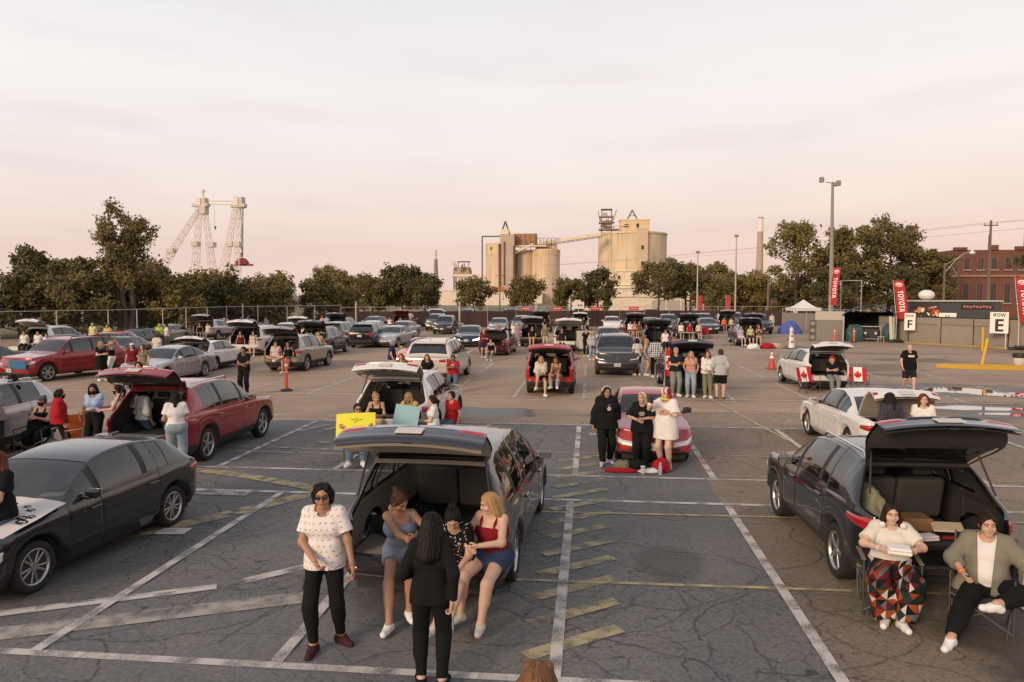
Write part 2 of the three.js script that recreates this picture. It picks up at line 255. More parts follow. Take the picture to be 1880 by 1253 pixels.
  function jamb(isGate, off) { // strips joining the skin to the lining round an opening
    const pos = [], idx = []; const edge = (i1, j1, i2, j2) => { for (const sd of [1, -1]) { const q = pos.length / 3; for (const [i, j] of [[i1, j1], [i2, j2]]) for (const o of [0, off]) { const p = P[i][j], n = N[i][j]; pos.push(p[0] + n[0] * o, p[1] + n[1] * o, sd * Math.max(0, p[2] + n[2] * o)); } idx.push(q, q + 1, q + 3, q, q + 3, q + 2); } };
    const g = (i, j) => i >= 0 && j >= 0 && i < nP - 1 && j < NR - 1 && isGate(cls[i][j]);
    for (let i = 0; i < nP - 1; i++) for (let j = 0; j < NR - 1; j++) if (g(i, j)) { if (!g(i - 1, j) && i > 0) edge(i, j, i, j + 1); if (!g(i + 1, j) && i < nP - 2) edge(i + 1, j, i + 1, j + 1); if (!g(i, j - 1)) edge(i, j, i + 1, j); }
    return buildGeo(pos, idx);
  }
  function patch(ss, y0, y1, off, n = 10, m = 5, org = [0, 0, 0]) { // both sides; ss=[s0,s1]; y0,y1 functions of t
    const F = (f, t) => typeof f === 'function' ? f(t) : f, out = [];
    for (const sd of [1, -1]) {
      const pos = [], idx = []; for (let i = 0; i <= n; i++) for (let j = 0; j <= m; j++) { const t = i / n, v = j / m, [p, q] = wall(lerp(ss[0], ss[1], t), lerp(F(y0, t), F(y1, t), v)); const o = (i === 0 || i === n || j === 0 || j === m) ? -0.004 : off; pos.push(p[0] + q[0] * o - org[0], p[1] - org[1], sd * Math.max(0, p[2] + q[1] * o) - org[2]); }
      for (let i = 0; i < n; i++) for (let j = 0; j < m; j++) { const a = i * (m + 1) + j, b = a + m + 1; if (sd < 0) idx.push(a, b, b + 1, a, b + 1, a + 1); else idx.push(a, b + 1, b, a, a + 1, b + 1); }
      out.push(buildGeo(pos, idx));
    }
    return out;
  }
  const add2 = (name, geo, mat, par = root) => geo && mesh(name, geo, mat, par);
  const lin_ = pale ? CM.liningPale : CM.lining;
  add2('body_shell', collect(c => c === 'body'), CM.paint);
  add2('underside', collect(c => c === 'underside'), CM.trim); for (const k of ['cladding', 'cladding_f', 'cladding_r']) add2('lower_trim', collect(c => c === k), CM.cladding); for (const sd of [1, -1]) T.pill.forEach((p, k) => add2('pillar_trim', collect((c, s) => c === 'pillar' + k && s === sd, -0.003), CM.trim));
  const doors = [];
  if (fine) for (const sd of [1, -1]) for (const k of [0, 1]) { const d = add2('door', collect((c, s) => c === 'door' + k && s === sd), CM.paint); doors.push(d); if (d) { const hx = k === 0 ? seams[1] + 0.15 : seams[2] + 0.2, [p, q] = wall(sAtX(hx), shoulder(hx) - 0.13); mesh('handle', rbox(0.2, 0.03, 0.03, p[0], p[1], sd * (p[2] + 0.016), 0.013), CM.paint, d); } }
  const nw = T.pill.length + 1;
  for (const sd of [1, -1]) for (let k = 0; k < nw; k++) { const g = collect((c, s) => c === 'win' + k && s === sd, -0.006); if (g) { const par = fine && k < 2 && doors[(sd > 0 ? 0 : 2) + k]; add2('window', g, k ? CM.privacy : CM.glass, par || root); } }
  add2('windshield', collect(c => c === 'windshield', -0.006), CM.glass);
  if (!open || isSedan) add2('rear_window', collect(c => c === 'backlight', -0.006), isSedan ? CM.glass : CM.privacy);
  add2('interior_lining', collect((c, s, i, j) => (c === 'body' || c[0] === 'd' || c[0] === 'p') && j > 4 && plan[i][0] < T.cowlX, -0.055, true), lin_);
  // floor, seats, dashboard
  const iw = hw - 0.12, fl = T.sill + 0.16, cargoY = Math.max(fl + 0.16, lerp(bot(xr + 0.1), shoulder(xr + 0.1), T.gateH) - 0.03);
  mesh('chassis', [box(L - 0.5, 0.2, W - 0.34, (xf + xr) / 2, T.sill + 0.03, 0), box(2 * Ra, 0.42, 0.16, wb / 2, R + 0.12, hw - 0.42), box(2 * Ra, 0.42, 0.16, wb / 2, R + 0.12, -hw + 0.42), box(2 * Ra, 0.42, 0.12, -wb / 2, R + 0.12, hw - 0.36), box(2 * Ra, 0.42, 0.12, -wb / 2, R + 0.12, -hw + 0.36)], CM.trim, root);
  mesh('cabin_floor', [box(T.cowlX - 0.2 - xr - 0.2, 0.06, iw * 2, (T.cowlX - 0.2 + xr + 0.2) / 2, fl, 0), box(0.06, T.cowl - fl - 0.05, iw * 2 - 0.06, T.cowlX + 0.05, (T.cowl + fl) / 2 - 0.06, 0)], CM.lining, root);
  mesh('cargo_floor', rbox(0.95 + (isSedan ? 0.1 : 0), 0.05, iw * 2 - 0.02, xr + 0.62, cargoY, 0, 0.01), lin_, root);
  const hk = Math.min(1, (H - fl - 0.16) / 1.1), seatAt = (x, z, w) => [rbox(0.5, 0.16, w, x + 0.12, fl + 0.27, z, 0.06), rbox(0.14, 0.6 * hk, w, x - 0.17, fl + 0.28 + 0.3 * hk, z, 0.06).translate(-x, -fl - 0.3, 0).rotateZ(0.22).translate(x, fl + 0.3, 0), rbox(0.09, 0.17, 0.26, x - 0.32, fl + 0.98 * hk, z, 0.04)];
  const s1 = T.pill[0] - 0.05; for (const z of [0.38, -0.38]) mesh('seat', seatAt(s1, z, 0.5), CM.seat, root);
  const s2 = s1 - 0.9; mesh('rear_bench', [...seatAt(s2, 0.3, 0.6), ...seatAt(s2, -0.3, 0.6)], CM.seat, root);
  mesh('dashboard', rbox(0.4, 0.2, iw * 2 - 0.1, T.cowlX - 0.2, T.cowl - 0.13, 0, 0.07), CM.trim, root);
  mesh('steering_wheel', new THREE.TorusGeometry(0.18, 0.016, 8, 24).rotateY(Math.PI / 2).rotateZ(-0.4).translate(T.cowlX - 0.5, T.cowl - 0.08, -0.38), CM.trim, root);
  if (isSedan) mesh('parcel_shelf', box(0.5, 0.03, iw * 2 - 0.16, T.backX + 0.35, T.belt[1] - 0.06, 0), lin_, root);
  // lights, grille, plates
  const sFc = S[nF], nz_ = T.nose, sEnd = S[nP - 1], sRc = S[nP - 1 - nF], boxy = T.style === 'boxy';
  const part2 = (name, list, mat, par) => list.map(g => mesh(name, g, mat, par || root));
  if (boxy) part2('headlight', patch([0.42, 0.66], nz_ - 0.26, nz_ - 0.1, 0.012), CM.head); else part2('headlight', patch([sFc - 0.26, sFc + 0.34], t => nz_ - 0.25 + 0.09 * t, t => nz_ - 0.1 + 0.07 * t, 0.014, 14), CM.head);
  mesh('grille', patch([0.02, boxy ? 0.4 : sFc - 0.3], T.style === 'suv' ? nz_ - 0.34 : nz_ - 0.2, nz_ - 0.1, 0.006, 8, 6), CM.trim, root);
  if (T.style !== 'boxy') mesh('grille_bar', patch([0.0, sFc - 0.32], nz_ - 0.16, nz_ - 0.135, 0.014, 8, 3), CM.chrome, root);
  mesh('lower_intake', patch([0.02, sFc - 0.1], 0.33, t => 0.46 - 0.05 * t, 0.006, 8, 4), CM.trim, root);
  { const [p] = wall(0, nz_ - 0.16); mesh('emblem', cyl(0.05, 0.05, 0.02, 0, 0, 0, 16).rotateZ(Math.PI / 2).translate(p[0] + 0.012, nz_ - 0.16, 0), CM.chrome, root); }
  const plateGeo = () => rbox(0.02, 0.15, 0.3, 0, 0, 0, 0.006), ink = (x, sd) => { const g = []; let z = -0.11; const r = rng(Math.round(L * 1000)); for (let i = 0; i < 7; i++) { if (i !== 4) { g.push(box(0.004, 0.07, 0.008, sd * 0.0105, 0, z)); if (r() > 0.3) g.push(box(0.004, 0.01, 0.02, sd * 0.0105, r() > 0.5 ? 0.03 : -0.03, z + 0.008)); if (r() > 0.4) g.push(box(0.004, 0.05, 0.008, sd * 0.0105, 0.005, z + 0.018)); } z += 0.034; } return g; };
  { const py = Math.min(0.52, nz_ - 0.22), [p] = wall(0, py), pl = mesh('licence_plate', plateGeo(), CM.plate, root, [p[0] + 0.02, py, 0]); if (fine) mesh('plate_number', ink(0, 1), CM.plateInk, pl); }
  const tY = T.tail, gateS = iGateWall > 0 ? S[iGateWall] : sRc, tl = { van: [0.34, 0.13], hatch: [0.28, 0.12], suv: [0.36, 0.13], boxy: [0.27, 0.1], sedan: [0.24, 0.12] }[T.style];
  if (T.style === 'boxy') { part2('tail_light', patch([gateS - 0.2, gateS - 0.02], tY - 0.3, tY - 0.1, 0.012), CM.tail); } else { part2('tail_light', patch([gateS - tl[0] - 0.1, gateS - 0.006], t => tY - 0.18 - 0.06 * t, t => tY - 0.1 + 0.02 * t, 0.012, 14), CM.tail); part2('reverse_light', patch([gateS - 0.14, gateS - 0.012], tY - 0.3, tY - 0.25, 0.008, 5), CM.clear); }
  part2('reflector', patch([gateS - 0.06, gateS + 0.1], T.sill + 0.2, T.sill + 0.25, 0.006, 5, 3), CM.tail);
  // tailgate or boot lid
  const gatePlateY = isSedan ? tY - 0.22 : T.style === 'van' ? tY - 0.28 : tY - 0.27;
  let gate = root, org = [0, 0, 0];
  if (open) {
    org = hinge; gate = mesh(isSedan ? 'boot_lid' : 'tailgate', collect(c => c === 'gate', 0, false, org), CM.paint, root, hinge); gate.rotation.z = isSedan ? -Math.abs(gateAngle) : -gateAngle;
    if (!isSedan) add2('rear_window', collect(c => c === 'gateglass', -0.006, false, org), CM.privacy, gate);
    mesh('inner_panel', [collect((c, s, i, j) => c === 'gate', -0.05, true, org)], lin_, gate);
    mesh('door_jamb', jamb(c => c === 'gate' || c === 'gateglass', -0.06), CM.paint, root);
    const [p] = wall(sEnd, tY - 0.25); mesh('latch', [rbox(0.03, 0.05, 0.1, p[0] - hinge[0] + 0.06, lerp(bot(xr), shoulder(xr), T.gateH) + 0.06 - hinge[1], 0, 0.01), rbox(0.03, 0.04, 0.16, p[0] - hinge[0] + 0.06, lerp(bot(xr), shoulder(xr), T.gateH) + 0.07 - hinge[1], 0.26, 0.01)], CM.trim, gate);
    if (!isSedan) { const a = gate.rotation.z, q = [bkBot - 0.05 - hinge[0], T.tail + 0.12 - hinge[1]]; for (const sd of [1, -1]) mesh('gas_strut', bar([hinge[0] + (q[0] * Math.cos(a) - q[1] * Math.sin(a)) * 0.55, hinge[1] + (q[0] * Math.sin(a) + q[1] * Math.cos(a)) * 0.55, sd * (hw - 0.3)], [xr + 0.24, T.tail + 0.16, sd * (hw - 0.2)], 0.013), CM.trim, root); }
  }
  if (T.style !== 'boxy') part2('gate_light', patch([gateS + 0.008, gateS + (T.style === 'sedan' ? 0.12 : 0.3)], t => tY - 0.24 + 0.03 * t, t => tY - 0.08 - 0.03 * t, 0.01, 8, 4, org), CM.tail, gate);
  { const [p] = wall(sEnd, gatePlateY), pl = mesh('licence_plate', plateGeo(), CM.plate, gate, [p[0] - 0.014 - org[0], gatePlateY - org[1], 0]); if (fine && gate === root) mesh('plate_number', ink(0, -1), CM.plateInk, pl); }
  if (!isSedan) mesh('trim_bar', patch([gateS + 0.3, sEnd - 0.01], tY - 0.15, tY - 0.115, 0.016, 6, 3, org), T.style === 'van' ? CM.chrome : CM.paint, gate);
  if (!isSedan) { // spoiler
    const zz = (hw - T.tum) * 0.86; mesh('spoiler', rbox(0.22, 0.035, zz * 2, hinge[0] - 0.1 - org[0], hinge[1] + 0.012 - org[1], 0, 0.016), CM.paint, gate);
  }
  mesh('rear_bumper', patch([sRc - 0.1, sEnd - 0.005], T.sill + 0.14, t => T.sill + 0.17, 0.012, 8, 3), T.clad ? CM.cladding : CM.trim, root);
  // mirrors, rails, wheels
  for (const sd of [1, -1]) { const mx = T.cowlX - 0.36, mz = hw - 0.03, my = T.belt[0] + 0.1; const m = mesh('mirror', [rbox(0.09, 0.13, 0.19, mx, my, sd * (mz + 0.1), 0.045, 4), rbox(0.06, 0.05, 0.14, mx + 0.02, my - 0.05, sd * (mz + 0.02), 0.02)], CM.paint, root); mesh('mirror_glass', rbox(0.012, 0.11, 0.18, mx - 0.053, my, sd * (mz + 0.1), 0.005), CM.chrome, m); }
  if (T.rails) for (const sd of [1, -1]) { const z = sd * (hw - T.tum - 0.12), y = H - 0.01; mesh('roof_rail', [bar([T.roofF - 0.25, y + 0.02, z], [T.roofR + 0.2, y + 0.01, z], 0.017, 0.017, 6), bar([T.roofF - 0.25, y + 0.02, z], [T.roofF - 0.15, y - 0.05, z], 0.02, 0.02, 6), bar([T.roofR + 0.2, y + 0.01, z], [T.roofR + 0.12, y - 0.07, z], 0.02, 0.02, 6)], CM.chrome, root); }
  mesh('antenna', rbox(0.16, 0.06, 0.03, T.roofR + 0.25, H + 0.0, 0, 0.014), CM.paint, root);
  const tw = 0.215, seg = fine ? 36 : 18, rr = R * 0.70;
  const tyreG = new THREE.LatheGeometry([[rr, -tw / 2 + 0.02], [rr + 0.03, -tw / 2], [R - 0.025, -tw / 2 + 0.004], [R, -tw / 2 + 0.03], [R, tw / 2 - 0.03], [R - 0.025, tw / 2 - 0.004], [rr + 0.03, tw / 2], [rr, tw / 2 - 0.02]].map(p => new THREE.Vector2(...p)), seg).rotateX(Math.PI / 2);
  const rimG = []; rimG.push(new THREE.LatheGeometry([[rr + 0.004, 0.06], [rr + 0.006, 0.09], [rr - 0.018, 0.088], [rr - 0.024, 0.05]].map(p => new THREE.Vector2(...p)), seg).rotateX(Math.PI / 2), cyl(0.055, 0.065, 0.05, 0, 0, 0, 14).rotateX(Math.PI / 2).translate(0, 0, 0.055));
  for (let k = 0; k < spokes; k++) { const a = k / spokes * Math.PI * 2 + (spokes === 10 ? (k % 2 ? 0.1 : -0.1) : 0), sw = spokes > 6 ? 0.028 : 0.055; rimG.push(rbox(rr - 0.05, sw, 0.022, (rr + 0.05) / 2, 0, 0.062, 0.008, 1).rotateZ(a)); }
  const barrelG = [cyl(rr, rr, 0.11, 0, 0, -0.02, seg).rotateX(Math.PI / 2), cyl(rr * 0.6, rr * 0.6, 0.03, 0, 0, 0.035, 16).rotateX(Math.PI / 2)];
  const rimM = merge(rimG), barM = merge(barrelG);
  for (const sx of [1, -1]) for (const sd of [1, -1]) { const w = mesh('wheel', barM, CM.barrel, root, [sx * wb / 2, R, sd * (hw - tw / 2 - 0.035)]); if (sd < 0) w.rotation.y = Math.PI; mesh('tyre', tyreG, CM.tyre, w); mesh('rim', rimM, CM.rim, w); }
  return root;
}
const protoCache = {};
function car(label, type, colour, x, z, heading, o = {}) { // heading 0 = nose towards the stage (+z), PI = away
  const k = type + JSON.stringify([o.open, o.fine, o.spokes, o.pale, o.gateAngle]);
  const proto = protoCache[k] ??= carProto(type, o), c = proto.clone();
  c.name = numbered('parked_car'); c.position.set(x, 0, z); c.rotation.y = heading - Math.PI / 2; scene.add(c);
  tag(c, label, 'car', o.group || 'cars parked in rows on the lot');
  c.traverse(m => { if (!m.isMesh) return; if (m.material === CM.paint) m.material = colour; if (o.rim && m.name === 'rim') m.material = o.rim; if (o.lit && m.name === 'headlight') m.material = CM.headOn; if (o.roof && m.name === 'roof_rail') m.material = o.roof; if (o.tint && m.name === 'window') m.material = o.tint; if (o.mirror && m.name === 'mirror') m.material = o.mirror; });
  return c;
}
// ---------------------------------------------------------------- people: smooth-joined capsules meshed with surface nets
function netMesh(f, mn, mx, cell, colour) {
  const n = [0, 1, 2].map(k => Math.ceil((mx[k] - mn[k]) / cell) + 2), [nx, ny, nz] = n, at = (i, j, k) => (k * ny + j) * nx + i, val = new Float32Array(nx * ny * nz), B = 4;
  for (let k0 = 0; k0 < nz; k0 += B) for (let j0 = 0; j0 < ny; j0 += B) for (let i0 = 0; i0 < nx; i0 += B) {
    const h = (B - 1) / 2, d = f(mn[0] + (i0 + h) * cell, mn[1] + (j0 + h) * cell, mn[2] + (k0 + h) * cell), far = Math.abs(d) > cell * 4.2 + 0.012;
    for (let k = k0; k < Math.min(k0 + B, nz); k++) for (let j = j0; j < Math.min(j0 + B, ny); j++) for (let i = i0; i < Math.min(i0 + B, nx); i++) val[at(i, j, k)] = far ? d : f(mn[0] + i * cell, mn[1] + j * cell, mn[2] + k * cell);
  }
  const id = new Int32Array(nx * ny * nz).fill(-1), pos = [], idx = [], nor = [], uv = [], col = colour ? [] : null;
  const C = [[0, 0, 0], [1, 0, 0], [0, 1, 0], [1, 1, 0], [0, 0, 1], [1, 0, 1], [0, 1, 1], [1, 1, 1]], E = [[0, 1], [2, 3], [4, 5], [6, 7], [0, 2], [1, 3], [4, 6], [5, 7], [0, 4], [1, 5], [2, 6], [3, 7]];
  const off = C.map(c => at(c[0], c[1], c[2])), v = new Float32Array(8);
  for (let k = 0; k < nz - 1; k++) for (let j = 0; j < ny - 1; j++) for (let i = 0; i < nx - 1; i++) {
    const o = at(i, j, k); let m = 0; for (let q = 0; q < 8; q++) if (val[o + off[q]] < 0) m |= 1 << q; if (m === 0 || m === 255) continue; for (let q = 0; q < 8; q++) v[q] = val[o + off[q]];
    let x = 0, y = 0, z = 0, c = 0; for (const [a, b] of E) if ((v[a] < 0) !== (v[b] < 0)) { const t = v[a] / (v[a] - v[b]); x += lerp(C[a][0], C[b][0], t); y += lerp(C[a][1], C[b][1], t); z += lerp(C[a][2], C[b][2], t); c++; }
    const px = mn[0] + (i + x / c) * cell, py = mn[1] + (j + y / c) * cell, pz = mn[2] + (k + z / c) * cell, e = cell * 0.5;
    id[at(i, j, k)] = pos.length / 3; pos.push(px, py, pz); let gx = f(px + e, py, pz) - f(px - e, py, pz), gy = f(px, py + e, pz) - f(px, py - e, pz), gz = f(px, py, pz + e) - f(px, py, pz - e); const l = Math.hypot(gx, gy, gz) || 1; nor.push(gx / l, gy / l, gz / l);
    uv.push(px + pz * 0.6, py + pz * 0.2); if (col) col.push(...colour(px, py, pz));
  }
  const q = (a, b, c, d, fl) => { if (a < 0 || b < 0 || c < 0 || d < 0) return; if (fl) idx.push(a, b, c, a, c, d); else idx.push(a, c, b, a, d, c); }, X = 1, Y = nx, Z = nx * ny;
  for (let k = 1; k < nz - 1; k++) for (let j = 1; j < ny - 1; j++) for (let i = 1, o = at(1, j, k); i < nx - 1; i++, o++) {
    const s = val[o] < 0;
    if (s !== (val[o + X] < 0)) q(id[o - Y - Z], id[o - Z], id[o], id[o - Y], s);
    if (s !== (val[o + Y] < 0)) q(id[o - X - Z], id[o - X], id[o], id[o - Z], s);
    if (s !== (val[o + Z] < 0)) q(id[o - X - Y], id[o - Y], id[o], id[o - X], s);
  }
  return buildGeo(pos, idx, nor, uv, col);
}
const smin = (a, b, k) => { const h = Math.max(k - Math.abs(a - b), 0) / k; return Math.min(a, b) - h * h * k * 0.25; };
// bone: [ax,ay,az, bx,by,bz, ra, rb, cut?]; a cut bone ends flat at b
const bone = (a, b, ra, rb = ra, cut = 0) => [a[0], a[1], a[2], b[0], b[1], b[2], ra, rb, cut, (b[0] - a[0]) ** 2 + (b[1] - a[1]) ** 2 + (b[2] - a[2]) ** 2 || 1e-9];
function dBone(q, x, y, z) {
  const dx = q[3] - q[0], dy = q[4] - q[1], dz = q[5] - q[2]; let t = ((x - q[0]) * dx + (y - q[1]) * dy + (z - q[2]) * dz) / q[9]; const raw = t; t = t < 0 ? 0 : t > 1 ? 1 : t;
  const ex = x - q[0] - dx * t, ey = y - q[1] - dy * t, ez = z - q[2] - dz * t; let d = Math.sqrt(ex * ex + ey * ey + ez * ez) - (q[6] + (q[7] - q[6]) * t);
  if (q[8]) d = Math.max(d, (raw - 1) * Math.sqrt(q[9])); return d;
}
const dBones = (bs, k, inf = 0) => (x, y, z) => { let d = 9; for (const b of bs) { const e = dBone(b, x, y, z); d = d > 8 ? e : smin(d, e, k); } return d - inf; };
const ell = (x, y, z, c, r) => { const X = (x - c[0]) / r[0], Y = (y - c[1]) / r[1], Z = (z - c[2]) / r[2], k = Math.hypot(X, Y, Z); return (k - 1) * Math.min(r[0], r[1], r[2]) * (k > 1 ? 1 : 1); };

const CELL = [0.0045, 0.009, 0.014];
const headF = (x, y, z) => {
  const X = Math.abs(x); let d = ell(X, y, z, [0, 0.032, -0.012], [0.076, 0.084, 0.096]); d = smin(d, ell(X, y, z, [0, -0.035, 0.02], [0.06, 0.08, 0.07]), 0.03);
  d = smin(d, ell(X, y, z, [0, -0.094, 0.056], [0.028, 0.02, 0.024]), 0.03); d = smin(d, ell(X, y, z, [0.04, -0.03, 0.058], [0.026, 0.026, 0.024]), 0.02);
  d = smin(d, dBone(bone([0.008, 0.034, 0.083], [0.048, 0.03, 0.066], 0.011, 0.008), X, y, z), 0.014);
  d = Math.max(d, -(ell(X, y, z, [0.031, 0.012, 0.099], [0.019, 0.012, 0.02]) - 0.0)); d = Math.min(d, ell(X, y, z, [0.0305, 0.011, 0.074], [0.0145, 0.0105, 0.013]));
  d = smin(d, dBone(bone([0, 0.016, 0.088], [0, -0.022, 0.107], 0.008, 0.011), X, y, z), 0.012); d = smin(d, ell(X, y, z, [0.012, -0.026, 0.094], [0.009, 0.007, 0.009]), 0.008);
  d = smin(d, ell(X, y, z, [0, -0.052, 0.085], [0.022, 0.0065, 0.01]), 0.006); d = smin(d, ell(X, y, z, [0, -0.062, 0.083], [0.018, 0.006, 0.01]), 0.005);
  d = smin(d, ell(X, y, z, [0.078, -0.002, -0.008], [0.01, 0.032, 0.019]), 0.01); d = smin(d, dBone(bone([0, -0.06, -0.028], [0, -0.17, -0.045], 0.054, 0.056), X, y, z), 0.03); return d;
};
const headCol = (x, y, z) => {
  const X = Math.abs(x);
  if (z > 0.06 && Math.hypot((X - 0.0305) / 0.013, (y - 0.011) / 0.008) < 1) return Math.hypot(X - 0.0305, y - 0.011) < 0.0065 ? [0.08, 0.06, 0.05] : [1.1, 1.15, 1.25];
  if (z > 0.06 && Math.hypot((X - 0.0305) / 0.018, (y - 0.0115) / 0.012) < 1) return [0.45, 0.38, 0.36];
  if (z > 0.05 && Math.abs(y - 0.036 + 0.25 * Math.abs(X - 0.032)) < 0.0055 && X > 0.012 && X < 0.053) return [0.22, 0.18, 0.16];
  if (z > 0.07 && Math.hypot(X / 0.025, (y + 0.057) / 0.0125) < 1) return [0.95, 0.62, 0.6];
  return [1, 1, 1];
};
// a relaxed hand: palm along -y, thumb on +x, palm facing +z; curl bends the fingers towards +z
function handBones(curl) {
  const b = [bone([-0.022, -0.02, 0], [-0.026, -0.075, 0.004], 0.015, 0.013), bone([0, -0.012, 0], [0, -0.08, 0.004], 0.017, 0.013), bone([0.022, -0.02, 0], [0.024, -0.078, 0.004], 0.015, 0.013), bone([0, 0.02, 0], [0, -0.02, 0], 0.026, 0.02)];
  const fl = [[0.028, 0.07], [0.0095, 0.08], [-0.0095, 0.074], [-0.028, 0.058]];
  for (const [x, l] of fl) { let p = [x, -0.084, 0.004], a = 0.15 + curl * 0.5; for (const k of [0.44, 0.31, 0.25]) { const q = [p[0] + x * 0.06, p[1] - Math.cos(a) * l * k, p[2] + Math.sin(a) * l * k]; b.push(bone(p, q, 0.0095 - (0.44 - k) * 0.008, 0.0088 - (0.44 - k) * 0.008)); p = q; a += 0.2 + curl * 0.75; } }
  b.push(bone([0.024, -0.022, 0.004], [0.048, -0.052, 0.016], 0.0125, 0.0105), bone([0.048, -0.052, 0.016], [0.05, -0.082, 0.026 + curl * 0.012], 0.0105, 0.0088)); return b;
}
const geoCache = {};
const headGeo = l => geoCache['h' + l] ??= netMesh(headF, [-0.1, -0.16, -0.13], [0.1, 0.13, 0.13], CELL[l], headCol);
const handGeo = (l, curl) => geoCache['n' + l + curl] ??= (() => { const b = handBones(curl); return netMesh((x, y, z) => { let d = 9; for (let i = 0; i < b.length; i++) { const e = dBone(b[i], x, y, z); d = d > 8 ? e : smin(d, e, i < 4 ? 0.014 : 0.005); } return d; }, [-0.06, -0.18, -0.04], [0.075, 0.05, 0.11], [0.0045, 0.0065, 0.0085][l], () => [1, 1, 1]); })();
function hairGeo(style, l) {
  return geoCache['r' + style + l] ??= (() => {
    const skull = (x, y, z) => smin(ell(Math.abs(x), y, z, [0, 0.034, -0.014], [0.09, 0.098, 0.11]), ell(Math.abs(x), y, z, [0, -0.03, -0.03], [0.082, 0.07, 0.08]), 0.03);
    const face = (x, y, z) => (z - 0.006) * 0.826 - (y + 0.012) * 0.56 - 0.02 * Math.abs(x) / 0.08, B = [];
    const side = (len, r, out = 0.086) => { if (len > 0.2) for (const s of [-1, 1]) B.push(bone([s * 0.064, 0.06, 0.03], [s * 0.086, -0.06, 0.022], 0.024, 0.024), bone([s * 0.086, -0.06, 0.022], [s * (out + 0.012), -len * 0.8, 0.05], 0.025, 0.02)); for (const s of [-1, 1]) B.push(bone([s * 0.062, 0.02, -0.02], [s * out, -0.1, -0.03], 0.035, r), bone([s * out, -0.1, -0.03], [s * (out + 0.006), -len, -0.045], r, r * 0.7)); B.push(bone([0, 0, -0.06], [0, -len, -0.085], 0.07, r + 0.03), bone([0.045, -0.05, -0.05], [0.05, -len, -0.08], 0.05, r), bone([-0.045, -0.05, -0.05], [-0.05, -len, -0.08], 0.05, r)); };
    if (style === 'long') side(0.3, 0.034); if (style === 'verylong') { side(0.42, 0.04, 0.092); } if (style === 'bob') side(0.13, 0.036, 0.088); if (style === 'wavy') { side(0.22, 0.046, 0.1); }
    if (style === 'mop') { for (const s of [-1, 1]) B.push(bone([s * 0.05, 0.09, 0.03], [s * 0.084, 0.01, 0.012], 0.03, 0.026), bone([s * 0.08, 0.02, -0.02], [s * 0.076, -0.07, -0.03], 0.034, 0.026)); B.push(bone([0, 0.0, -0.08], [0, -0.09, -0.075], 0.06, 0.045), bone([-0.05, 0.1, 0.03], [0.05, 0.105, 0.03], 0.03)); }
    if (style === 'bun') B.push(bone([0, 0.075, -0.1], [0, 0.09, -0.11], 0.045)); if (style === 'topbun') B.push(bone([0, 0.12, -0.06], [0, 0.13, -0.06], 0.042));
    if (style === 'pony') B.push(bone([0, 0.04, -0.1], [0, -0.02, -0.15], 0.03, 0.035), bone([0, -0.02, -0.15], [0, -0.2, -0.13], 0.035, 0.02));
    const nape = style === 'short' || style === 'bun' || style === 'topbun' || style === 'pony' ? -0.07 : -9, fluff = style === 'short' ? 0.002 : 0.006;
    const f = (x, y, z) => { let d = skull(x, y, z); d = Math.max(d, face(x, y, z)); d = Math.max(d, nape - y + Math.max(0, z) * 1.2); for (const b of B) d = smin(d, dBone(b, x, y, z), 0.018); if (style === 'bob' || style[0] === 'b' && style !== 'bob') d = Math.max(d, face(x, Math.max(y, -0.02), z) - 0.012); if (y > 0.05) d += 0.007 * Math.exp(-((x - 0.012) * (x - 0.012)) / 0.00012); const a = Math.atan2(x, -z - 0.01); return d + fluff * (Math.sin(a * 23 + 6 * vnoise(x * 20, y * 12, z * 20)) * 0.35 + (vnoise(x * 60, y * 22, z * 60) - 0.5)); };
    const len = { long: 0.38, verylong: 0.5, bob: 0.21, wavy: 0.3, pony: 0.26 }[style] || 0.18; return netMesh(f, [-0.16, -len, -0.22], [0.16, 0.2, 0.13], [0.0055, 0.010, 0.015][l], (x, y, z) => { const k = 0.55 + 0.9 * vnoise(Math.atan2(x, -z - 0.01) * 14, y * 5, 2); return [k, k, k]; });
  })();
}
const skinMats = {}, clothMats = {};
const SKINS = { pale: [0.56, 0.36, 0.27], fair: [0.5, 0.3, 0.21], tan: [0.36, 0.19, 0.115], brown: [0.24, 0.12, 0.07], dark: [0.1, 0.05, 0.032] };
const skin = k => skinMats[k] ??= phys(RGB(...SKINS[k]), 0.55, { vertexColors: true });
const weave = dataTex(128, 128, (u, v) => { const k = 128 + 60 * Math.sin(u * Math.PI * 64) * Math.sin(v * Math.PI * 64) + 50 * (hash3(Math.floor(u * 128), Math.floor(v * 128), 3) - 0.5); return [k, k, k]; }, false, [9, 9]);
const cloth = (c, o = {}) => clothMats[c.join() + (o.key || '')] ??= phys(o.map ? RGB(1, 1, 1) : RGB(...c), 0.92, { specularIntensity: 0.5, bumpMap: weave, bumpScale: 0.0006, map: o.map || null, vertexColors: !!o.vc });
const HAIR = { black: [0.01, 0.008, 0.007], dark: [0.022, 0.013, 0.009], brown: [0.06, 0.03, 0.016], auburn: [0.11, 0.035, 0.016], chestnut: [0.15, 0.075, 0.035], blond: [0.36, 0.22, 0.1], grey: [0.3, 0.28, 0.26], red: [0.3, 0.02, 0.03] };
const hairMat = k => clothMats['hair' + k] ??= phys(RGB(...HAIR[k]), 0.6, { vertexColors: true, specularIntensity: 0.35 });

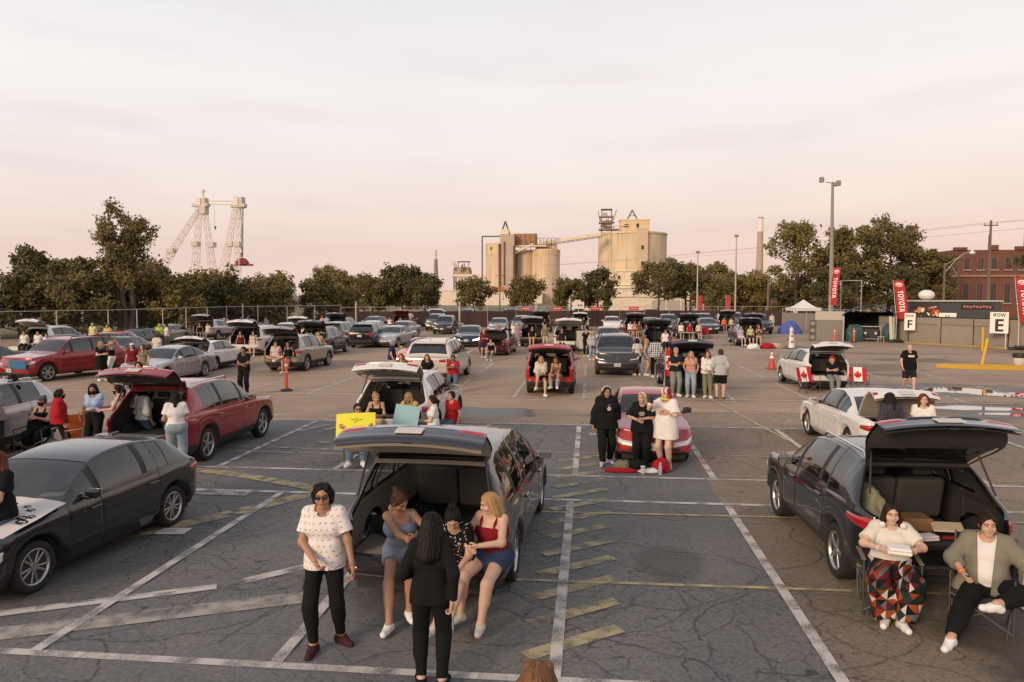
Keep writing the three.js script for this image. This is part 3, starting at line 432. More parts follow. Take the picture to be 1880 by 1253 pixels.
const add3 = (a, b, s = 1) => [a[0] + b[0] * s, a[1] + b[1] * s, a[2] + b[2] * s], mix3 = (a, b, t) => [lerp(a[0], b[0], t), lerp(a[1], b[1], t), lerp(a[2], b[2], t)];
const sub3 = (a, b) => [a[0] - b[0], a[1] - b[1], a[2] - b[2]], len3 = a => Math.hypot(...a), norm3 = a => { const l = len3(a) || 1; return a.map(v => v / l); }, dot3 = (a, b) => a[0] * b[0] + a[1] * b[1] + a[2] * b[2], cross3 = (a, b) => [a[1] * b[2] - a[2] * b[1], a[2] * b[0] - a[0] * b[2], a[0] * b[1] - a[1] * b[0]];
function ik(a, c, l1, l2, pole) { const d = sub3(c, a), D = Math.min(len3(d), (l1 + l2) * 0.995), u = norm3(d), k = (l1 * l1 - l2 * l2 + D * D) / (2 * D), h = Math.sqrt(Math.max(0, l1 * l1 - k * k)), p = norm3(sub3(pole, u.map(v => v * dot3(pole, u)))); return [add3(add3(a, u, k), p, h), add3(a, u, D)]; }

/* spec: H height, b bulk, f female, lod, skin, hair [style,colour], top {c,sl,hem,loose}, low {c,len,loose}, shoe, sit (seat height), feet, wr, lean, side, twist, head [yaw,pitch,roll], curl */
function person(label, x, z, turn, o) {
  const root = thing('person', label, 'person', [x, o.y || 0, z], turn, o.group || 'people gathered in the car park');
  const s = (o.H || 1.68) / 1.7, lod = o.lod ?? 1, b = o.b || 1, fem = o.f, cell = [0.012, 0.018, 0.029][lod]; root.scale.setScalar(s);
  const sc = p => p.map(v => v / s), seated = o.sit !== undefined, lean = o.lean || 0, tw = o.twist || 0, sd = o.side || 0;
  const pel = o.pel ? sc(o.pel) : seated ? [0, o.sit / s + 0.1, 0] : [0, 0.94, 0];
  const up = norm3([Math.sin(sd), Math.cos(lean), Math.sin(lean)]), lat = norm3(cross3(up, [Math.sin(tw), 0, Math.cos(tw)])), fwd = cross3(lat, up);
  const T = (l, u, f) => add3(add3(add3(pel, lat, l), up, u), fwd, f), hl = [Math.cos(tw * 0.4), 0, -Math.sin(tw * 0.4)];
  const hip = [add3(pel, hl, 0.088), add3(pel, hl, -0.088)].map(p => [p[0], p[1] - 0.03, p[2]]);
  const sh = [T(0.152 * (0.9 + 0.1 * b) * (fem ? 0.93 : 1), 0.435, -0.01), T(-0.152 * (0.9 + 0.1 * b) * (fem ? 0.93 : 1), 0.435, -0.01)], neck = T(0, 0.475, -0.005);
  const feet = (o.feet ? o.feet.map(sc) : seated ? [[0.11, 0.085, 0.46], [-0.11, 0.085, 0.44]] : [[0.1, 0.085, 0.02], [-0.1, 0.085, -0.02]]);
  const kp = o.knee || [[0.15, 0.2, 1], [-0.15, 0.2, 1]], legs = hip.map((h, i) => ik(h, feet[i], 0.435, 0.43, kp[i]));
  const wrs = (o.wr ? o.wr.map(sc) : [[0.25, pel[1] - 0.06, 0.06], [-0.25, pel[1] - 0.06, 0.06]]), ep = o.elbow || [[0.5, -0.4, -1], [-0.5, -0.4, -1]], arms = sh.map((p, i) => ik(p, wrs[i], 0.285, 0.255, ep[i]));
  const hu = norm3(add3(add3(up, [0, 1, 0], 1.2), fwd, 0)), head = add3(add3(neck, hu, 0.135), fwd, 0.032);
  const B = b, Bl = 0.55 + 0.45 * b;
  const torso = [bone(T(0.07, -0.01, -0.012), T(-0.07, -0.01, -0.012), 0.108 * B), bone(T(0.06, 0.13, 0.01 * B), T(-0.06, 0.13, 0.01 * B), 0.09 * B * (fem ? 0.95 : 1)), bone(T(0.075, 0.29, 0.005), T(-0.075, 0.29, 0.005), 0.1 * Bl), bone(T(0.085, 0.375, -0.012), T(-0.085, 0.375, -0.012), 0.07 * Bl), bone(T(0, 0.46, -0.02), sh[0], 0.05, 0.046 * Bl), bone(T(0, 0.46, -0.02), sh[1], 0.05, 0.046 * Bl), bone(T(0, 0.02, 0), T(0, 0.3, 0), 0.095 * B)];
  if (fem) torso.push(bone(T(0.07, 0.3, 0.075), T(0.072, 0.29, 0.075), 0.062 * Bl), bone(T(-0.07, 0.3, 0.075), T(-0.072, 0.29, 0.075), 0.062 * Bl)); else if (b > 1.1) torso.push(bone(T(0.04, 0.1, 0.06 * (b - 0.8) * 2), T(-0.04, 0.1, 0.06 * (b - 0.8) * 2), 0.1 * b));
  const legB = (i, t, inf, cut) => { const [k, a] = legs[i], h = hip[i], out = []; const R = [0.084 * Bl, 0.057 * Bl, 0.052 * Bl, 0.036 * Bl]; if (t <= 1) out.push(bone(h, mix3(h, k, t), R[0] + inf, lerp(R[0], R[1], t) + inf * (t < 1 ? 1.35 : 1), cut)); else { out.push(bone(h, k, R[0] + inf, R[1] + inf)); const q = t - 1, cf = mix3(k, a, 0.3); cf[2] -= 0.012; out.push(bone(k, mix3(k, a, q), R[1] + inf, lerp(R[1], R[3], q) + inf * (o.low?.flare || 1), cut)); if (!inf || q > 0.55) out.push(bone(mix3(k, a, 0.08), mix3(cf, a, 0.25), R[2] + inf, R[2] * 0.92 + inf)); } return out; };
  const armB = (i, t, inf, cut) => { const [e, w] = arms[i], p = sh[i], R = [0.046 * Bl, 0.039 * Bl, 0.027 * (0.75 + 0.25 * b)]; if (t <= 1) return [bone(p, mix3(p, e, t), R[0] + inf * 0.5, lerp(R[0], R[1], t) + inf * 1.3, cut)]; const q = t - 1; return [bone(p, e, R[0] + inf * 0.5, R[1] + inf), bone(e, mix3(e, w, q), R[1] + inf * 0.9, lerp(R[1], R[2], q) + inf * 0.8, cut)]; };
  const bb = list => { const mn = [9, 9, 9], mx = [-9, -9, -9]; for (const q of list) for (let k = 0; k < 3; k++) { mn[k] = Math.min(mn[k], Math.min(q[k], q[k + 3]) - Math.max(q[6], q[7]) - 0.05); mx[k] = Math.max(mx[k], Math.max(q[k], q[k + 3]) + Math.max(q[6], q[7]) + 0.05); } return [mn, mx]; };
  const bodyB = [...torso, bone(T(0, 0.43, -0.012), add3(head, hu, -0.06), 0.052 * Bl, 0.05), ...[0, 1].flatMap(i => [...legB(i, 2, 0), ...armB(i, 2, 0)])];
  const fd = i => { const v = o.toe?.[i] || [[0.3, -0.12, 1], [-0.3, -0.12, 1]][i]; return norm3(v); };
  const footB = (i, inf) => { const a = legs[i][1], d = fd(i); const heel = add3(a, [d[0] * -0.035, -0.045, d[2] * -0.035]), toe = add3(add3(a, d, 0.15), [0, -0.048 + (o.toe ? 0 : 0.018), 0]); return [bone(a, heel, 0.036 + inf, 0.036 + inf), bone(heel, toe, 0.034 + inf, 0.028 + inf), bone(a, mix3(heel, toe, 0.6), 0.036 + inf, 0.032 + inf)]; };
  const [mn, mx] = bb(bodyB); bodyB.push(...footB(0, -0.004), ...footB(1, -0.004));
  const G = [netMesh(dBones(bodyB, 0.035), add3(mn, [-0.05, -0.09, -0.1]), add3(mx, [0.05, 0.02, 0.2]), cell, () => [1, 1, 1])];
  // head and hands
  const hq = new THREE.Matrix4().makeBasis(V(...lat), V(...hu), V(...cross3(lat, hu))).multiply(new THREE.Matrix4().makeRotationFromEuler(new THREE.Euler(o.head?.[1] || 0, o.head?.[0] || 0, o.head?.[2] || 0, 'YXZ'))).setPosition(...head);
  G.push(headGeo(lod).clone().applyMatrix4(hq));
  for (const i of [0, 1]) { const [e, w] = arms[i], d = o.hand?.[i] ? norm3(o.hand[i]) : norm3(add3(norm3(sub3(w, e)), [0, -0.15, 0.05])), inw = o.palm?.[i] || (i ? [0.9, 0.1, 0.3] : [-0.9, 0.1, 0.3]); const Y = d.map(v => -v), pz = norm3(sub3(inw, Y.map(v => v * dot3(inw, Y)))), X = cross3(Y, pz), M = new THREE.Matrix4().makeBasis(V(...X), V(...Y), V(...pz)); const mir = (dot3(X, cross3(pz, d)) >= 0); const th = dot3(X, [0, 0, 1]) + dot3(X, [0, 1, 0]) * 0.5; if (th < 0) M.multiply(new THREE.Matrix4().makeScale(-1, 1, 1)); let hg = handGeo(lod, o.curl ?? 0.5).clone().applyMatrix4(M.setPosition(...add3(w, d, 0.012))); if (th < 0) { const ix = hg.index.array; for (let k = 0; k < ix.length; k += 3) { const t = ix[k]; ix[k] = ix[k + 1]; ix[k + 1] = t; } } G.push(hg); }
  const body = mesh('body', merge(G), skin(o.skin || 'fair'), root);
  const hairP = o.hair || ['short', 'dark']; if (hairP[0] !== 'bald') { const hm = mesh('hair', hairGeo(hairP[0], lod), hairMat(hairP[1]), root); hm.applyMatrix4(hq); }
  const fold = (amp, fx, fy) => (px, py, pz) => lod === 2 ? 0 : -amp * (Math.sin(px * fx + pz * 8 + 5 * vnoise(px * 6, py * 5, pz * 6)) * 0.5 + 0.5 + vnoise(px * 11, py * fy, pz * 11)) * 0.75;
  // lower garment
  const lw = o.low || { c: [0.03, 0.035, 0.05], len: 1.95 };
  if (lw.skirt) { const hemY = lw.skirt; const bs = [torso[0].slice(), bone(T(0.05, 0.1, 0), T(-0.05, 0.1, 0), 0.09 * B)]; if (seated) for (const i of [0, 1]) bs.push(...legB(i, Math.min(lw.len || 0.8, 1.9), 0.035, 1)); else bs.push(bone(add3(pel, [0.04, 0, 0]), [pel[0] + 0.06, hemY, pel[2] + 0.01], 0.12 * B, 0.17 * B, 1), bone(add3(pel, [-0.04, 0, 0]), [pel[0] - 0.06, hemY, pel[2] + 0.01], 0.12 * B, 0.17 * B, 1)); const fo = fold(0.012, 45, 4), f0 = dBones(bs, 0.06, 0.014); const [m0, m1] = bb(bs); mesh('skirt', netMesh((px, py, pz) => f0(px, py, pz) + fo(px, py, pz), m0, m1, cell), cloth(lw.c, lw), root); }
  else { const inf = (lw.loose ?? [0.013, 0.015, 0.02][lod]), bs = [torso[0].map((v, k) => k === 6 || k === 7 ? v + inf * 0.9 : v), bone(T(0.06, 0.07, 0), T(-0.06, 0.07, 0), 0.1 * B + inf * 0.3), ...legB(0, lw.len ?? 1.95, inf, 1), ...legB(1, lw.len ?? 1.95, inf, 1)], f0 = dBones(bs, 0.03), fo = fold(0.007 + inf * 0.35, 26, 9), cutP = T(0, lw.high ?? 0.03, 0); const [m0, m1] = bb(bs); mesh(lw.len < 1.1 ? 'shorts' : 'trousers', netMesh((px, py, pz) => Math.max(f0(px, py, pz) + fo(px, py, pz), dot3(sub3([px, py, pz], cutP), up)), m0, m1, cell, lw.pat), cloth(lw.c, { ...lw, vc: !!lw.pat }), root); }
  // upper garment
  const tp = o.top || { c: [0.03, 0.03, 0.035], sl: 0.6 };
  { const inf = tp.loose ?? [0.013, 0.015, 0.02][lod], sl = tp.sl ?? 0.6, hem = tp.hem ?? -0.06, bs = torso.map(q => q.map((v, k) => k === 6 || k === 7 ? v + inf : v));
    if (tp.hem < -0.06) { const hp = T(0, tp.hem, 0); bs.push(bone(T(0.05, 0.1, 0), [hp[0] + 0.06, hp[1], hp[2]], 0.112 * B + inf + 0.006, 0.128 * B + inf + 0.006, 0), bone(T(-0.05, 0.1, 0), [hp[0] - 0.06, hp[1], hp[2]], 0.112 * B + inf + 0.006, 0.128 * B + inf + 0.006, 0)); if (seated) for (const i of [0, 1]) bs.push(...legB(i, 0.3, inf + 0.012, 1)); }
    if (sl > 0) for (const i of [0, 1]) bs.push(...armB(i, sl, inf + 0.002 + (tp.sleeveLoose || 0), 1)); else for (const i of [0, 1]) { const m = i ? -1 : 1, q = [[0.08, 0.32, 0.125], [0.09, 0.415, 0.075], [0.095, 0.485, -0.01], [0.085, 0.41, -0.085], [0.08, 0.3, -0.095]].map(p => T(m * p[0], p[1], p[2] * Bl)); for (let k = 0; k < 4; k++) bs.push(bone(q[k], q[k + 1], [0.014, 0.016, 0.02][lod])); }
    const f0 = dBones(sl > 0 ? bs : bs.slice(0, -8), 0.03), fo = fold((0.006 + inf * 0.3) * (tp.fold ?? 1), 22, 10), cutP = T(0, hem, 0), nk = T(0, 0.5, 0.03), nr = tp.neck ?? 0.078, strapP = T(0, 0.36, 0);
    const fs = sl > 0 ? null : dBones(bs.slice(-8), 0.01), [m0, m1] = bb(bs);
    const F = (px, py, pz) => { let d = f0(px, py, pz); if (d < 0.06 && d > -0.06) d += fo(px, py, pz); const q = [px, py, pz]; d = Math.max(d, dot3(sub3(cutP, q), up)); if (sl > 0) { if (!tp.hood) d = Math.max(d, nr - Math.hypot(px - nk[0], (py - nk[1]) * 0.8, pz - nk[2])); } else { d = Math.max(d, dot3(sub3(q, strapP), up)); d = Math.min(d, fs(px, py, pz)); } return d; };
    mesh(tp.name || 'shirt', netMesh(F, m0, m1, cell, tp.pat), cloth(tp.c, { ...tp, vc: !!tp.pat }), root);
    if (tp.hood) { const hb = [bone(T(0.06, 0.45, -0.07), T(-0.06, 0.45, -0.07), 0.055), bone(T(0.085, 0.45, -0.02), T(0.05, 0.44, 0.06), 0.04, 0.03), bone(T(-0.085, 0.45, -0.02), T(-0.05, 0.44, 0.06), 0.04, 0.03)], [a0, a1] = bb(hb); mesh('hood', netMesh(dBones(hb, 0.03), a0, a1, cell), cloth(tp.c, tp), root); }
    if (o.jacket) { const J = o.jacket, js = torso.map(q => q.map((v, k) => k === 6 || k === 7 ? v + inf + 0.024 : v)); for (const i of [0, 1]) js.push(...armB(i, J.sl ?? 1.95, 0.042, 1)); if (seated) for (const i of [0, 1]) js.push(bone(T(i ? -0.1 : 0.1, 0.05, 0), T(i ? -0.2 : 0.2, -0.1, 0.05), 0.1 * B, 0.09 * B)); const g0 = dBones(js, 0.03), jc = T(0, J.hem ?? -0.1, 0), fj = fold(0.012, 24, 12), [a0, a1] = bb(js); mesh('jacket', netMesh((px, py, pz) => { const q = sub3([px, py, pz], pel), l = dot3(q, lat), ff = dot3(q, fwd), uu = dot3(q, up); let d = g0(px, py, pz) + fj(px, py, pz); d = Math.max(d, dot3(sub3(jc, [px, py, pz]), up)); if (ff > 0) d = Math.max(d, (J.gap ?? 0.075) * (0.6 + 0.6 * uu) - Math.abs(l)); d = Math.max(d, 0.075 - Math.hypot(px - nk[0], (py - nk[1]) * 0.8, pz - nk[2])); return d; }, a0, a1, cell), cloth(J.c), root); }
  }
  if (o.shoe !== 0) for (const i of [0, 1]) { const bs = footB(i, 0.009), [a0, a1] = bb(bs), y0 = legs[i][1][1] - 0.088; const f0 = dBones(bs, 0.025), an = legs[i][1]; const cutD = fd(i); const sh_ = mesh('shoe', netMesh((px, py, pz) => Math.max(f0(px, py, pz), (py - an[1]) * 1 - 0.012, o.toe ? -9 : y0 - py), a0, a1, [0.0075, 0.012, 0.02][lod]), cloth(o.shoe || [0.7, 0.69, 0.67]), root); }
  if (o.mask) mesh('face_mask', netMesh((px, py, pz) => Math.max(headF(px, py, pz) - 0.006, 0.025 - pz, py + 0.008, -0.1 - py), [-0.1, -0.12, 0], [0.1, 0.02, 0.14], CELL[lod] * 1.3), cloth([0.01, 0.01, 0.012]), root).applyMatrix4(hq);
  if (o.cap) { const cm = mesh('cap', netMesh((px, py, pz) => Math.max(Math.min(ell(px, py, pz, [0, 0.045, -0.01], [0.092, 0.088, 0.112]), Math.max(ell(px, py, pz, [0, 0.055, 0.1], [0.075, 0.012, 0.08]), -pz)), 0.045 - py), [-0.12, 0, -0.14], [0.12, 0.16, 0.21], CELL[lod] * 1.3), cloth(o.cap), root); cm.applyMatrix4(hq); }
  if (o.glasses) { const gm = mesh('sunglasses', [...[-1, 1].flatMap(k => [rbox(0.048, 0.034, 0.006, k * 0.031, 0.01, 0.104, 0.003), bar([k * 0.055, 0.016, 0.1], [k * 0.082, 0.012, -0.005], 0.003, 0.003, 6)]), bar([-0.01, 0.016, 0.107], [0.01, 0.016, 0.107], 0.003, 0.003, 6)], CM.trim, root); gm.applyMatrix4(hq); }
  root.userData.rig = undefined; delete root.userData.rig;
  root.rig = { arms, sh, legs, hip, T, hq, lat, up, fwd, pel, head }; return root;
}
// a band round a wrist, as a child of its wearer
function band(p, i, c) { const [e, w] = p.rig.arms[i], d = norm3(sub3(w, e)), g = new THREE.TorusGeometry(0.031, 0.008, 6, 16); const m = mesh('wristband', g, cloth(c), p); m.position.set(...add3(w, d, -0.02)); m.quaternion.setFromUnitVectors(V(0, 0, 1), V(...d)); return m; }
// printed patch that follows the front of a shirt
function shirtPrint(p, cx, cy, w, h, mat) {
  const sm = p.children.find(c => c.name === 'shirt'), t = new THREE.Mesh(sm.geometry, new THREE.MeshBasicMaterial({ side: THREE.DoubleSide })), ray = new THREE.Raycaster(), n = 8, m = 6, pos = [], uv = [], idx = [];
  for (let j = 0; j <= m; j++) for (let i = 0; i <= n; i++) { const x = cx + (i / n - 0.5) * w, y = cy + (j / m - 0.5) * h; ray.set(V(x, y, 1), V(0, 0, -1)); const k = ray.intersectObject(t)[0]; pos.push(x, y, (k ? k.point.z : 0.12) + 0.004); uv.push(i / n, j / m); }
  for (let j = 0; j < m; j++) for (let i = 0; i < n; i++) { const a = j * (n + 1) + i; idx.push(a, a + 1, a + n + 2, a, a + n + 2, a + n + 1); }
  return mesh('shirt_print', buildGeo(pos, idx, null, uv), mat, p);
}
const printMat = draw => new THREE.MeshStandardMaterial({ roughness: 0.85, map: canvasTex(128, 96, draw) });
// ---------------------------------------------------------------- ground
const uvMetres = (g, x0, z0, sx, sz) => { const p = g.attributes.position, u = g.attributes.uv; for (let i = 0; i < p.count; i++) u.setXY(i, (p.getX(i) - x0) / sx, (p.getZ(i) - z0) / sz); return g; };
const sheet = (x0, x1, z0, z1, y) => new THREE.PlaneGeometry(x1 - x0, z1 - z0).rotateX(-Math.PI / 2).translate((x0 + x1) / 2, y, (z0 + z1) / 2);
const grainTex = dataTex(512, 512, (u, v) => { const k = 110 + 120 * (hash3(Math.floor(u * 512), Math.floor(v * 512), 1) - 0.5) + 90 * (hash3(Math.floor(u * 256), Math.floor(v * 256), 2) - 0.5); return [k, k, k]; }, false);
const FT = (() => { const n = 512, t = new Float32Array(n * n); for (let j = 0; j < n; j++) for (let i = 0; i < n; i++) { const u = i / n, v = j / n; let a = 0, k = 0.5, f = 16, sum = 0; for (let o = 0; o < 4; o++) { const X = u * f, Y = v * f, xi = Math.floor(X), yi = Math.floor(Y), sx = X - xi, sy = Y - yi, q = t => t * t * (3 - 2 * t), h = (p, r) => hash3(((p % f) + f) % f, ((r % f) + f) % f, o + 31); a += k * lerp(lerp(h(xi, yi), h(xi + 1, yi), q(sx)), lerp(h(xi, yi + 1), h(xi + 1, yi + 1), q(sx)), q(sy)); sum += k; k *= 0.5; f *= 2; } t[j * n + i] = a / sum; } return t; })();
const ft = (x, y) => { const X = x * 32, Y = y * 32, i = Math.floor(X), j = Math.floor(Y), u = X - i, v = Y - j, a = i & 511, b = (i + 1) & 511, c = (j & 511) << 9, d = ((j + 1) & 511) << 9; return lerp(lerp(FT[c + a], FT[c + b], u), lerp(FT[d + a], FT[d + b], u), v); };
const ENC = Uint8Array.from({ length: 4097 }, (_, i) => 255 * Math.pow(i / 4096, 1 / 2.2)), enc = v => ENC[v <= 0 ? 0 : v >= 1 ? 4096 : (v * 4096) | 0];
function voro(x, y) { const X = Math.floor(x), Y = Math.floor(y); let a = 9, b = 9; for (let j = -1; j <= 1; j++) for (let i = -1; i <= 1; i++) { const dx = X + i + hash3(X + i, Y + j, 11) - x, dy = Y + j + hash3(X + i, Y + j, 17) - y, d = dx * dx + dy * dy; if (d < a) { b = a; a = d; } else if (d < b) b = d; } return Math.sqrt(b) - Math.sqrt(a); }
{ // near lot: blue-grey coated stalls beside bare brown asphalt, with cracks, stains and patches
  const x0 = -11, x1 = 11, z0 = -23, z1 = -2.5, n = 1400, m = 1304, mask = new Float32Array(n * m), r = rng(5);
  const line = (x, z, a, len, w) => { let s = 0; while (s < len) { a += (r() - 0.5) * 0.55; const st = 0.03; x += Math.cos(a) * st; z += Math.sin(a) * st; s += st; const i = (x - x0) / (x1 - x0) * n, j = (z - z0) / (z1 - z0) * m, rad = w / (x1 - x0) * n * (0.6 + 0.7 * r()); for (let q = -2; q <= 2; q++) for (let p = -2; p <= 2; p++) { const I = Math.round(i + p), J = Math.round(j + q); if (I < 0 || J < 0 || I >= n || J >= m) continue; const d = Math.hypot(I - i, J - j); mask[J * n + I] = Math.max(mask[J * n + I], clamp(1.2 - d / Math.max(rad, 0.7))); } if (r() < 0.004) line(x, z, a + (r() < 0.5 ? 1 : -1) * (0.6 + r() * 0.6), len * 0.35, w * 0.7); } };
  for (let i = 0; i < 120; i++) line(lerp(x0, x1, r()), lerp(z0, -4, r()), (r() - 0.5) * 0.5 + (r() < 0.65 ? 0 : Math.PI / 2), 2 + r() * 6, 0.009 + r() * 0.013);
  line(-6.4, -6.1, 0.05 - Math.PI / 2 + 1.0, 5.2, 0.018); line(-2.6, -6.6, -0.9, 2.2, 0.016); line(0.5, -9.5, 1.0, 3, 0.016); line(3.2, -11.6, 2.2, 5, 0.02); line(4, -6.4, -2.6, 3.4, 0.016); line(-1, -8.2, 0.3, 6, 0.02);
  const stains = [[1.05, -9.9, 0.55, 0.8, 0.35], [5.1, -7.6, 1.5, 1.7, 0.62], [-2, -8.5, 1.0, 0.8, 0.3], [-4.1, -17, 1, 1.4, 0.25], [1.1, -22, 1.8, 0.7, 0.3], [-6.6, -9.2, 1.1, 2.2, 0.3], [6.9, -8.4, 1.2, 1.6, 0.5]];
  const d = new Uint8Array(n * m * 4), bp = new Uint8Array(n * m * 4);
  for (let j = 0; j < m; j++) for (let i = 0; i < n; i++) {
    const x = lerp(x0, x1, (i + 0.5) / n), z = lerp(z0, z1, (j + 0.5) / m), wob = 0.05 * (ft(x * 2, z * 2) - 0.5);
    const big = ft(x * 0.35 + 9, z * 0.35), med = ft(x * 1.7, z * 1.7 + 4), g = hash3(i, j, 1), g2 = hash3(i >> 1, j >> 1, 2), ag = smooth(0.44, 0.6, ft(x * 0.3 + 31, z * 0.3 + 7));
    const paint_ = z > -20.2 && x < 2.36 + wob && !(x > 2.3) || (z > -12.6 + wob && x < 2.33);
    let c = paint_ ? [0.138, 0.142, 0.147] : z < -20.25 + wob ? [0.29, 0.212, 0.148] : z < -12.7 + wob ? [0.225, 0.169, 0.122] : [0.195, 0.149, 0.109];
    const worn = paint_ ? smooth(0.46, 0.66, 0.6 * med + 0.4 * g2) : 0; c = [lerp(c[0], 0.16, worn * 0.6), lerp(c[1], 0.135, worn * 0.6), lerp(c[2], 0.11, worn * 0.6)];
    let k = (0.72 + 0.5 * big + 0.25 * (med - 0.5)) * (0.6 + 0.8 * (0.55 * g + 0.45 * g2));
    for (let q = 0; q < stains.length; q++) { const t = stains[q], ux = (x - t[0]) / t[2], uz = (z - t[1]) / t[3]; if (ux * ux + uz * uz < 2.6) k *= 1 - t[4] * smooth(1.05, 0.7, Math.hypot(ux, uz) + 0.7 * (ft(x * 1.6, z * 1.6) - 0.5)); }
    let al = 0; if (ag > 0.05) { const X = x * 2.7 + 1.5 * ft(x * 1.9, z * 1.9), Z = z * 3.6 + 1.5 * ft(x * 1.9 + 40, z * 1.9); al = ag * smooth(0.045, 0.012, voro(X, Z)) * smooth(0.35, 0.5, ft(x * 1.3 + 5, z * 1.3)); } const crack = Math.max(mask[j * n + i], al * 0.9);
    k *= 1 - 0.78 * crack; const o = (j * n + i) * 4, e = enc; d[o] = e(c[0] * k); d[o + 1] = e(c[1] * k); d[o + 2] = e(c[2] * k); d[o + 3] = 255; bp[o] = bp[o + 1] = bp[o + 2] = clamp(150 + 60 * (g - 0.5) + 50 * (g2 - 0.5) - 140 * crack, 0, 255); bp[o + 3] = 255;
  }
  const tx = (a, col) => { const t = new THREE.DataTexture(a, n, m); t.magFilter = THREE.LinearFilter; t.minFilter = THREE.LinearMipmapLinearFilter; t.generateMipmaps = true; t.anisotropy = 8; if (col) t.colorSpace = THREE.SRGBColorSpace; t.needsUpdate = true; return t; };
  structure(mesh('asphalt_near_stage', uvMetres(sheet(x0, x1, z0, z1, 0.004), x0, z0, x1 - x0, z1 - z0), std(RGB(1, 1, 1), 0.82, { map: tx(d, true), bumpMap: tx(bp), bumpScale: 0.006 })), 'cracked blue-grey coated and brown bare asphalt of the nearest stalls');
}
{ // whole lot
  const x0 = -48, x1 = 48, z0 = -94, z1 = 8, n = 1150, m = 1150, d = new Uint8Array(n * m * 4), r = rng(77), spots = Array.from({ length: 130 }, () => [lerp(-30, 30, r()), lerp(-90, -18, r()), 0.4 + r() * 1.6, 0.3 + r() * 0.7, 0.1 + r() * 0.25]);
  const seam = [-26.2, -32, -41.5, -52.5, -58.8, -66]; const sp = new Float32Array(n * m).fill(1);
  for (const [ox, oz, rx, rz, a] of spots) for (let j = Math.floor((oz - 2 * rz - z0) / (z1 - z0) * m); j < (oz + 2 * rz - z0) / (z1 - z0) * m; j++) for (let i = Math.floor((ox - 2 * rx - x0) / (x1 - x0) * n); i < (ox + 2 * rx - x0) / (x1 - x0) * n; i++) { if (i < 0 || j < 0 || i >= n || j >= m) continue; const x = lerp(x0, x1, i / n), z = lerp(z0, z1, j / m); sp[j * n + i] *= 1 - a * smooth(1.1, 0.5, Math.hypot((x - ox) / rx, (z - oz) / rz) + 0.8 * (ft(x, z) - 0.5)); }
  for (let j = 0; j < m; j++) for (let i = 0; i < n; i++) {
    const x = lerp(x0, x1, (i + 0.5) / n), z = lerp(z0, z1, (j + 0.5) / m), big = ft(x * 0.12, z * 0.3), g = hash3(i, j, 5), ln = ft(x * 0.05 + 3, z * 1.1); let k = (0.68 + 0.42 * big + 0.22 * ln) * (0.88 + 0.24 * g) * sp[j * n + i];
    for (let q = 0; q < 6; q++) if (Math.abs(z - seam[q]) < 0.25 && Math.abs(z - seam[q] + 0.3 * (ft(x * 0.3, seam[q]) - 0.5)) < 0.07) k *= 0.72; const wet = x > 8.5 && z > -58 ? smooth(0.5, 0.62, ft(x * 0.22 + 50, z * 0.4)) * smooth(8.5, 12, x) * smooth(-58, -46, z) : 0; k *= 1 - 0.42 * wet;
    const o = (j * n + i) * 4, e = enc; d[o] = e(0.335 * k); d[o + 1] = e(0.24 * k); d[o + 2] = e(0.165 * k); d[o + 3] = 255;
  }
  const t = new THREE.DataTexture(d, n, m); t.magFilter = THREE.LinearFilter; t.minFilter = THREE.LinearMipmapLinearFilter; t.generateMipmaps = true; t.colorSpace = THREE.SRGBColorSpace; t.needsUpdate = true; const gb = grainTex.clone(); gb.repeat.set(30, 32); gb.needsUpdate = true;
  structure(mesh('car_park_asphalt', uvMetres(sheet(x0, x1, z0, z1, 0), x0, z0, x1 - x0, z1 - z0), std(RGB(1, 1, 1), 0.8, { map: t, bumpMap: gb, bumpScale: 0.004 })), 'wide brown asphalt car park with stains and seams');
}
{
  const t = dataTex(256, 256, (u, v) => { const a = fbm(u * 8, v * 8, 4), g = hash3(Math.floor(u * 256), Math.floor(v * 256), 4); return [108 + 50 * (a - 0.5) + 18 * g, 98 + 46 * (a - 0.5) + 18 * g, 76 + 36 * (a - 0.5) + 14 * g]; }, true, [300, 300]);
  structure(mesh('ground', sheet(-2000, 2000, -3000, 1000, -0.02), std(RGB(1, 1, 1), 0.95, { map: t })), 'dusty ground stretching away beyond the fences');
  structure(mesh('road', sheet(-300, 300, -112, -96, -0.012), std(RGB(0.13, 0.115, 0.1), 0.85)), 'grey road running behind the far fence');
}
// ---------------------------------------------------------------- painted markings: one group, each stripe a piece
const wearTex = dataTex(512, 512, (u, v) => { const a = fbm(u * 9, v * 9, 4), f = hash3(Math.floor(u * 512), Math.floor(v * 512), 9); const k = a + 0.42 * (f - 0.5) > 0.39 ? 255 : 30; return [k, k, k]; }, false);
const wearHeavy = dataTex(512, 512, (u, v) => { const a = fbm(u * 12, v * 12, 4), f = hash3(Math.floor(u * 512), Math.floor(v * 512), 9); const k = a + 0.5 * (f - 0.5) > 0.46 ? 255 : 0; return [k, k, k]; }, false);
const MK = { white: std(RGB(0.52, 0.49, 0.46), 0.75, { alphaMap: wearTex, transparent: true }), old: std(RGB(0.36, 0.335, 0.3), 0.8, { alphaMap: wearHeavy, transparent: true }), yellow: std(RGB(0.37, 0.315, 0.19), 0.8, { alphaMap: wearHeavy, transparent: true }), lane: std(RGB(0.42, 0.35, 0.2), 0.8, { alphaMap: wearTex, transparent: true }) };
const marks = new THREE.Group(); marks.name = 'parking_markings'; scene.add(marks); structure(marks, 'white and yellow parking lines painted on the asphalt');
let stripeN = 0;
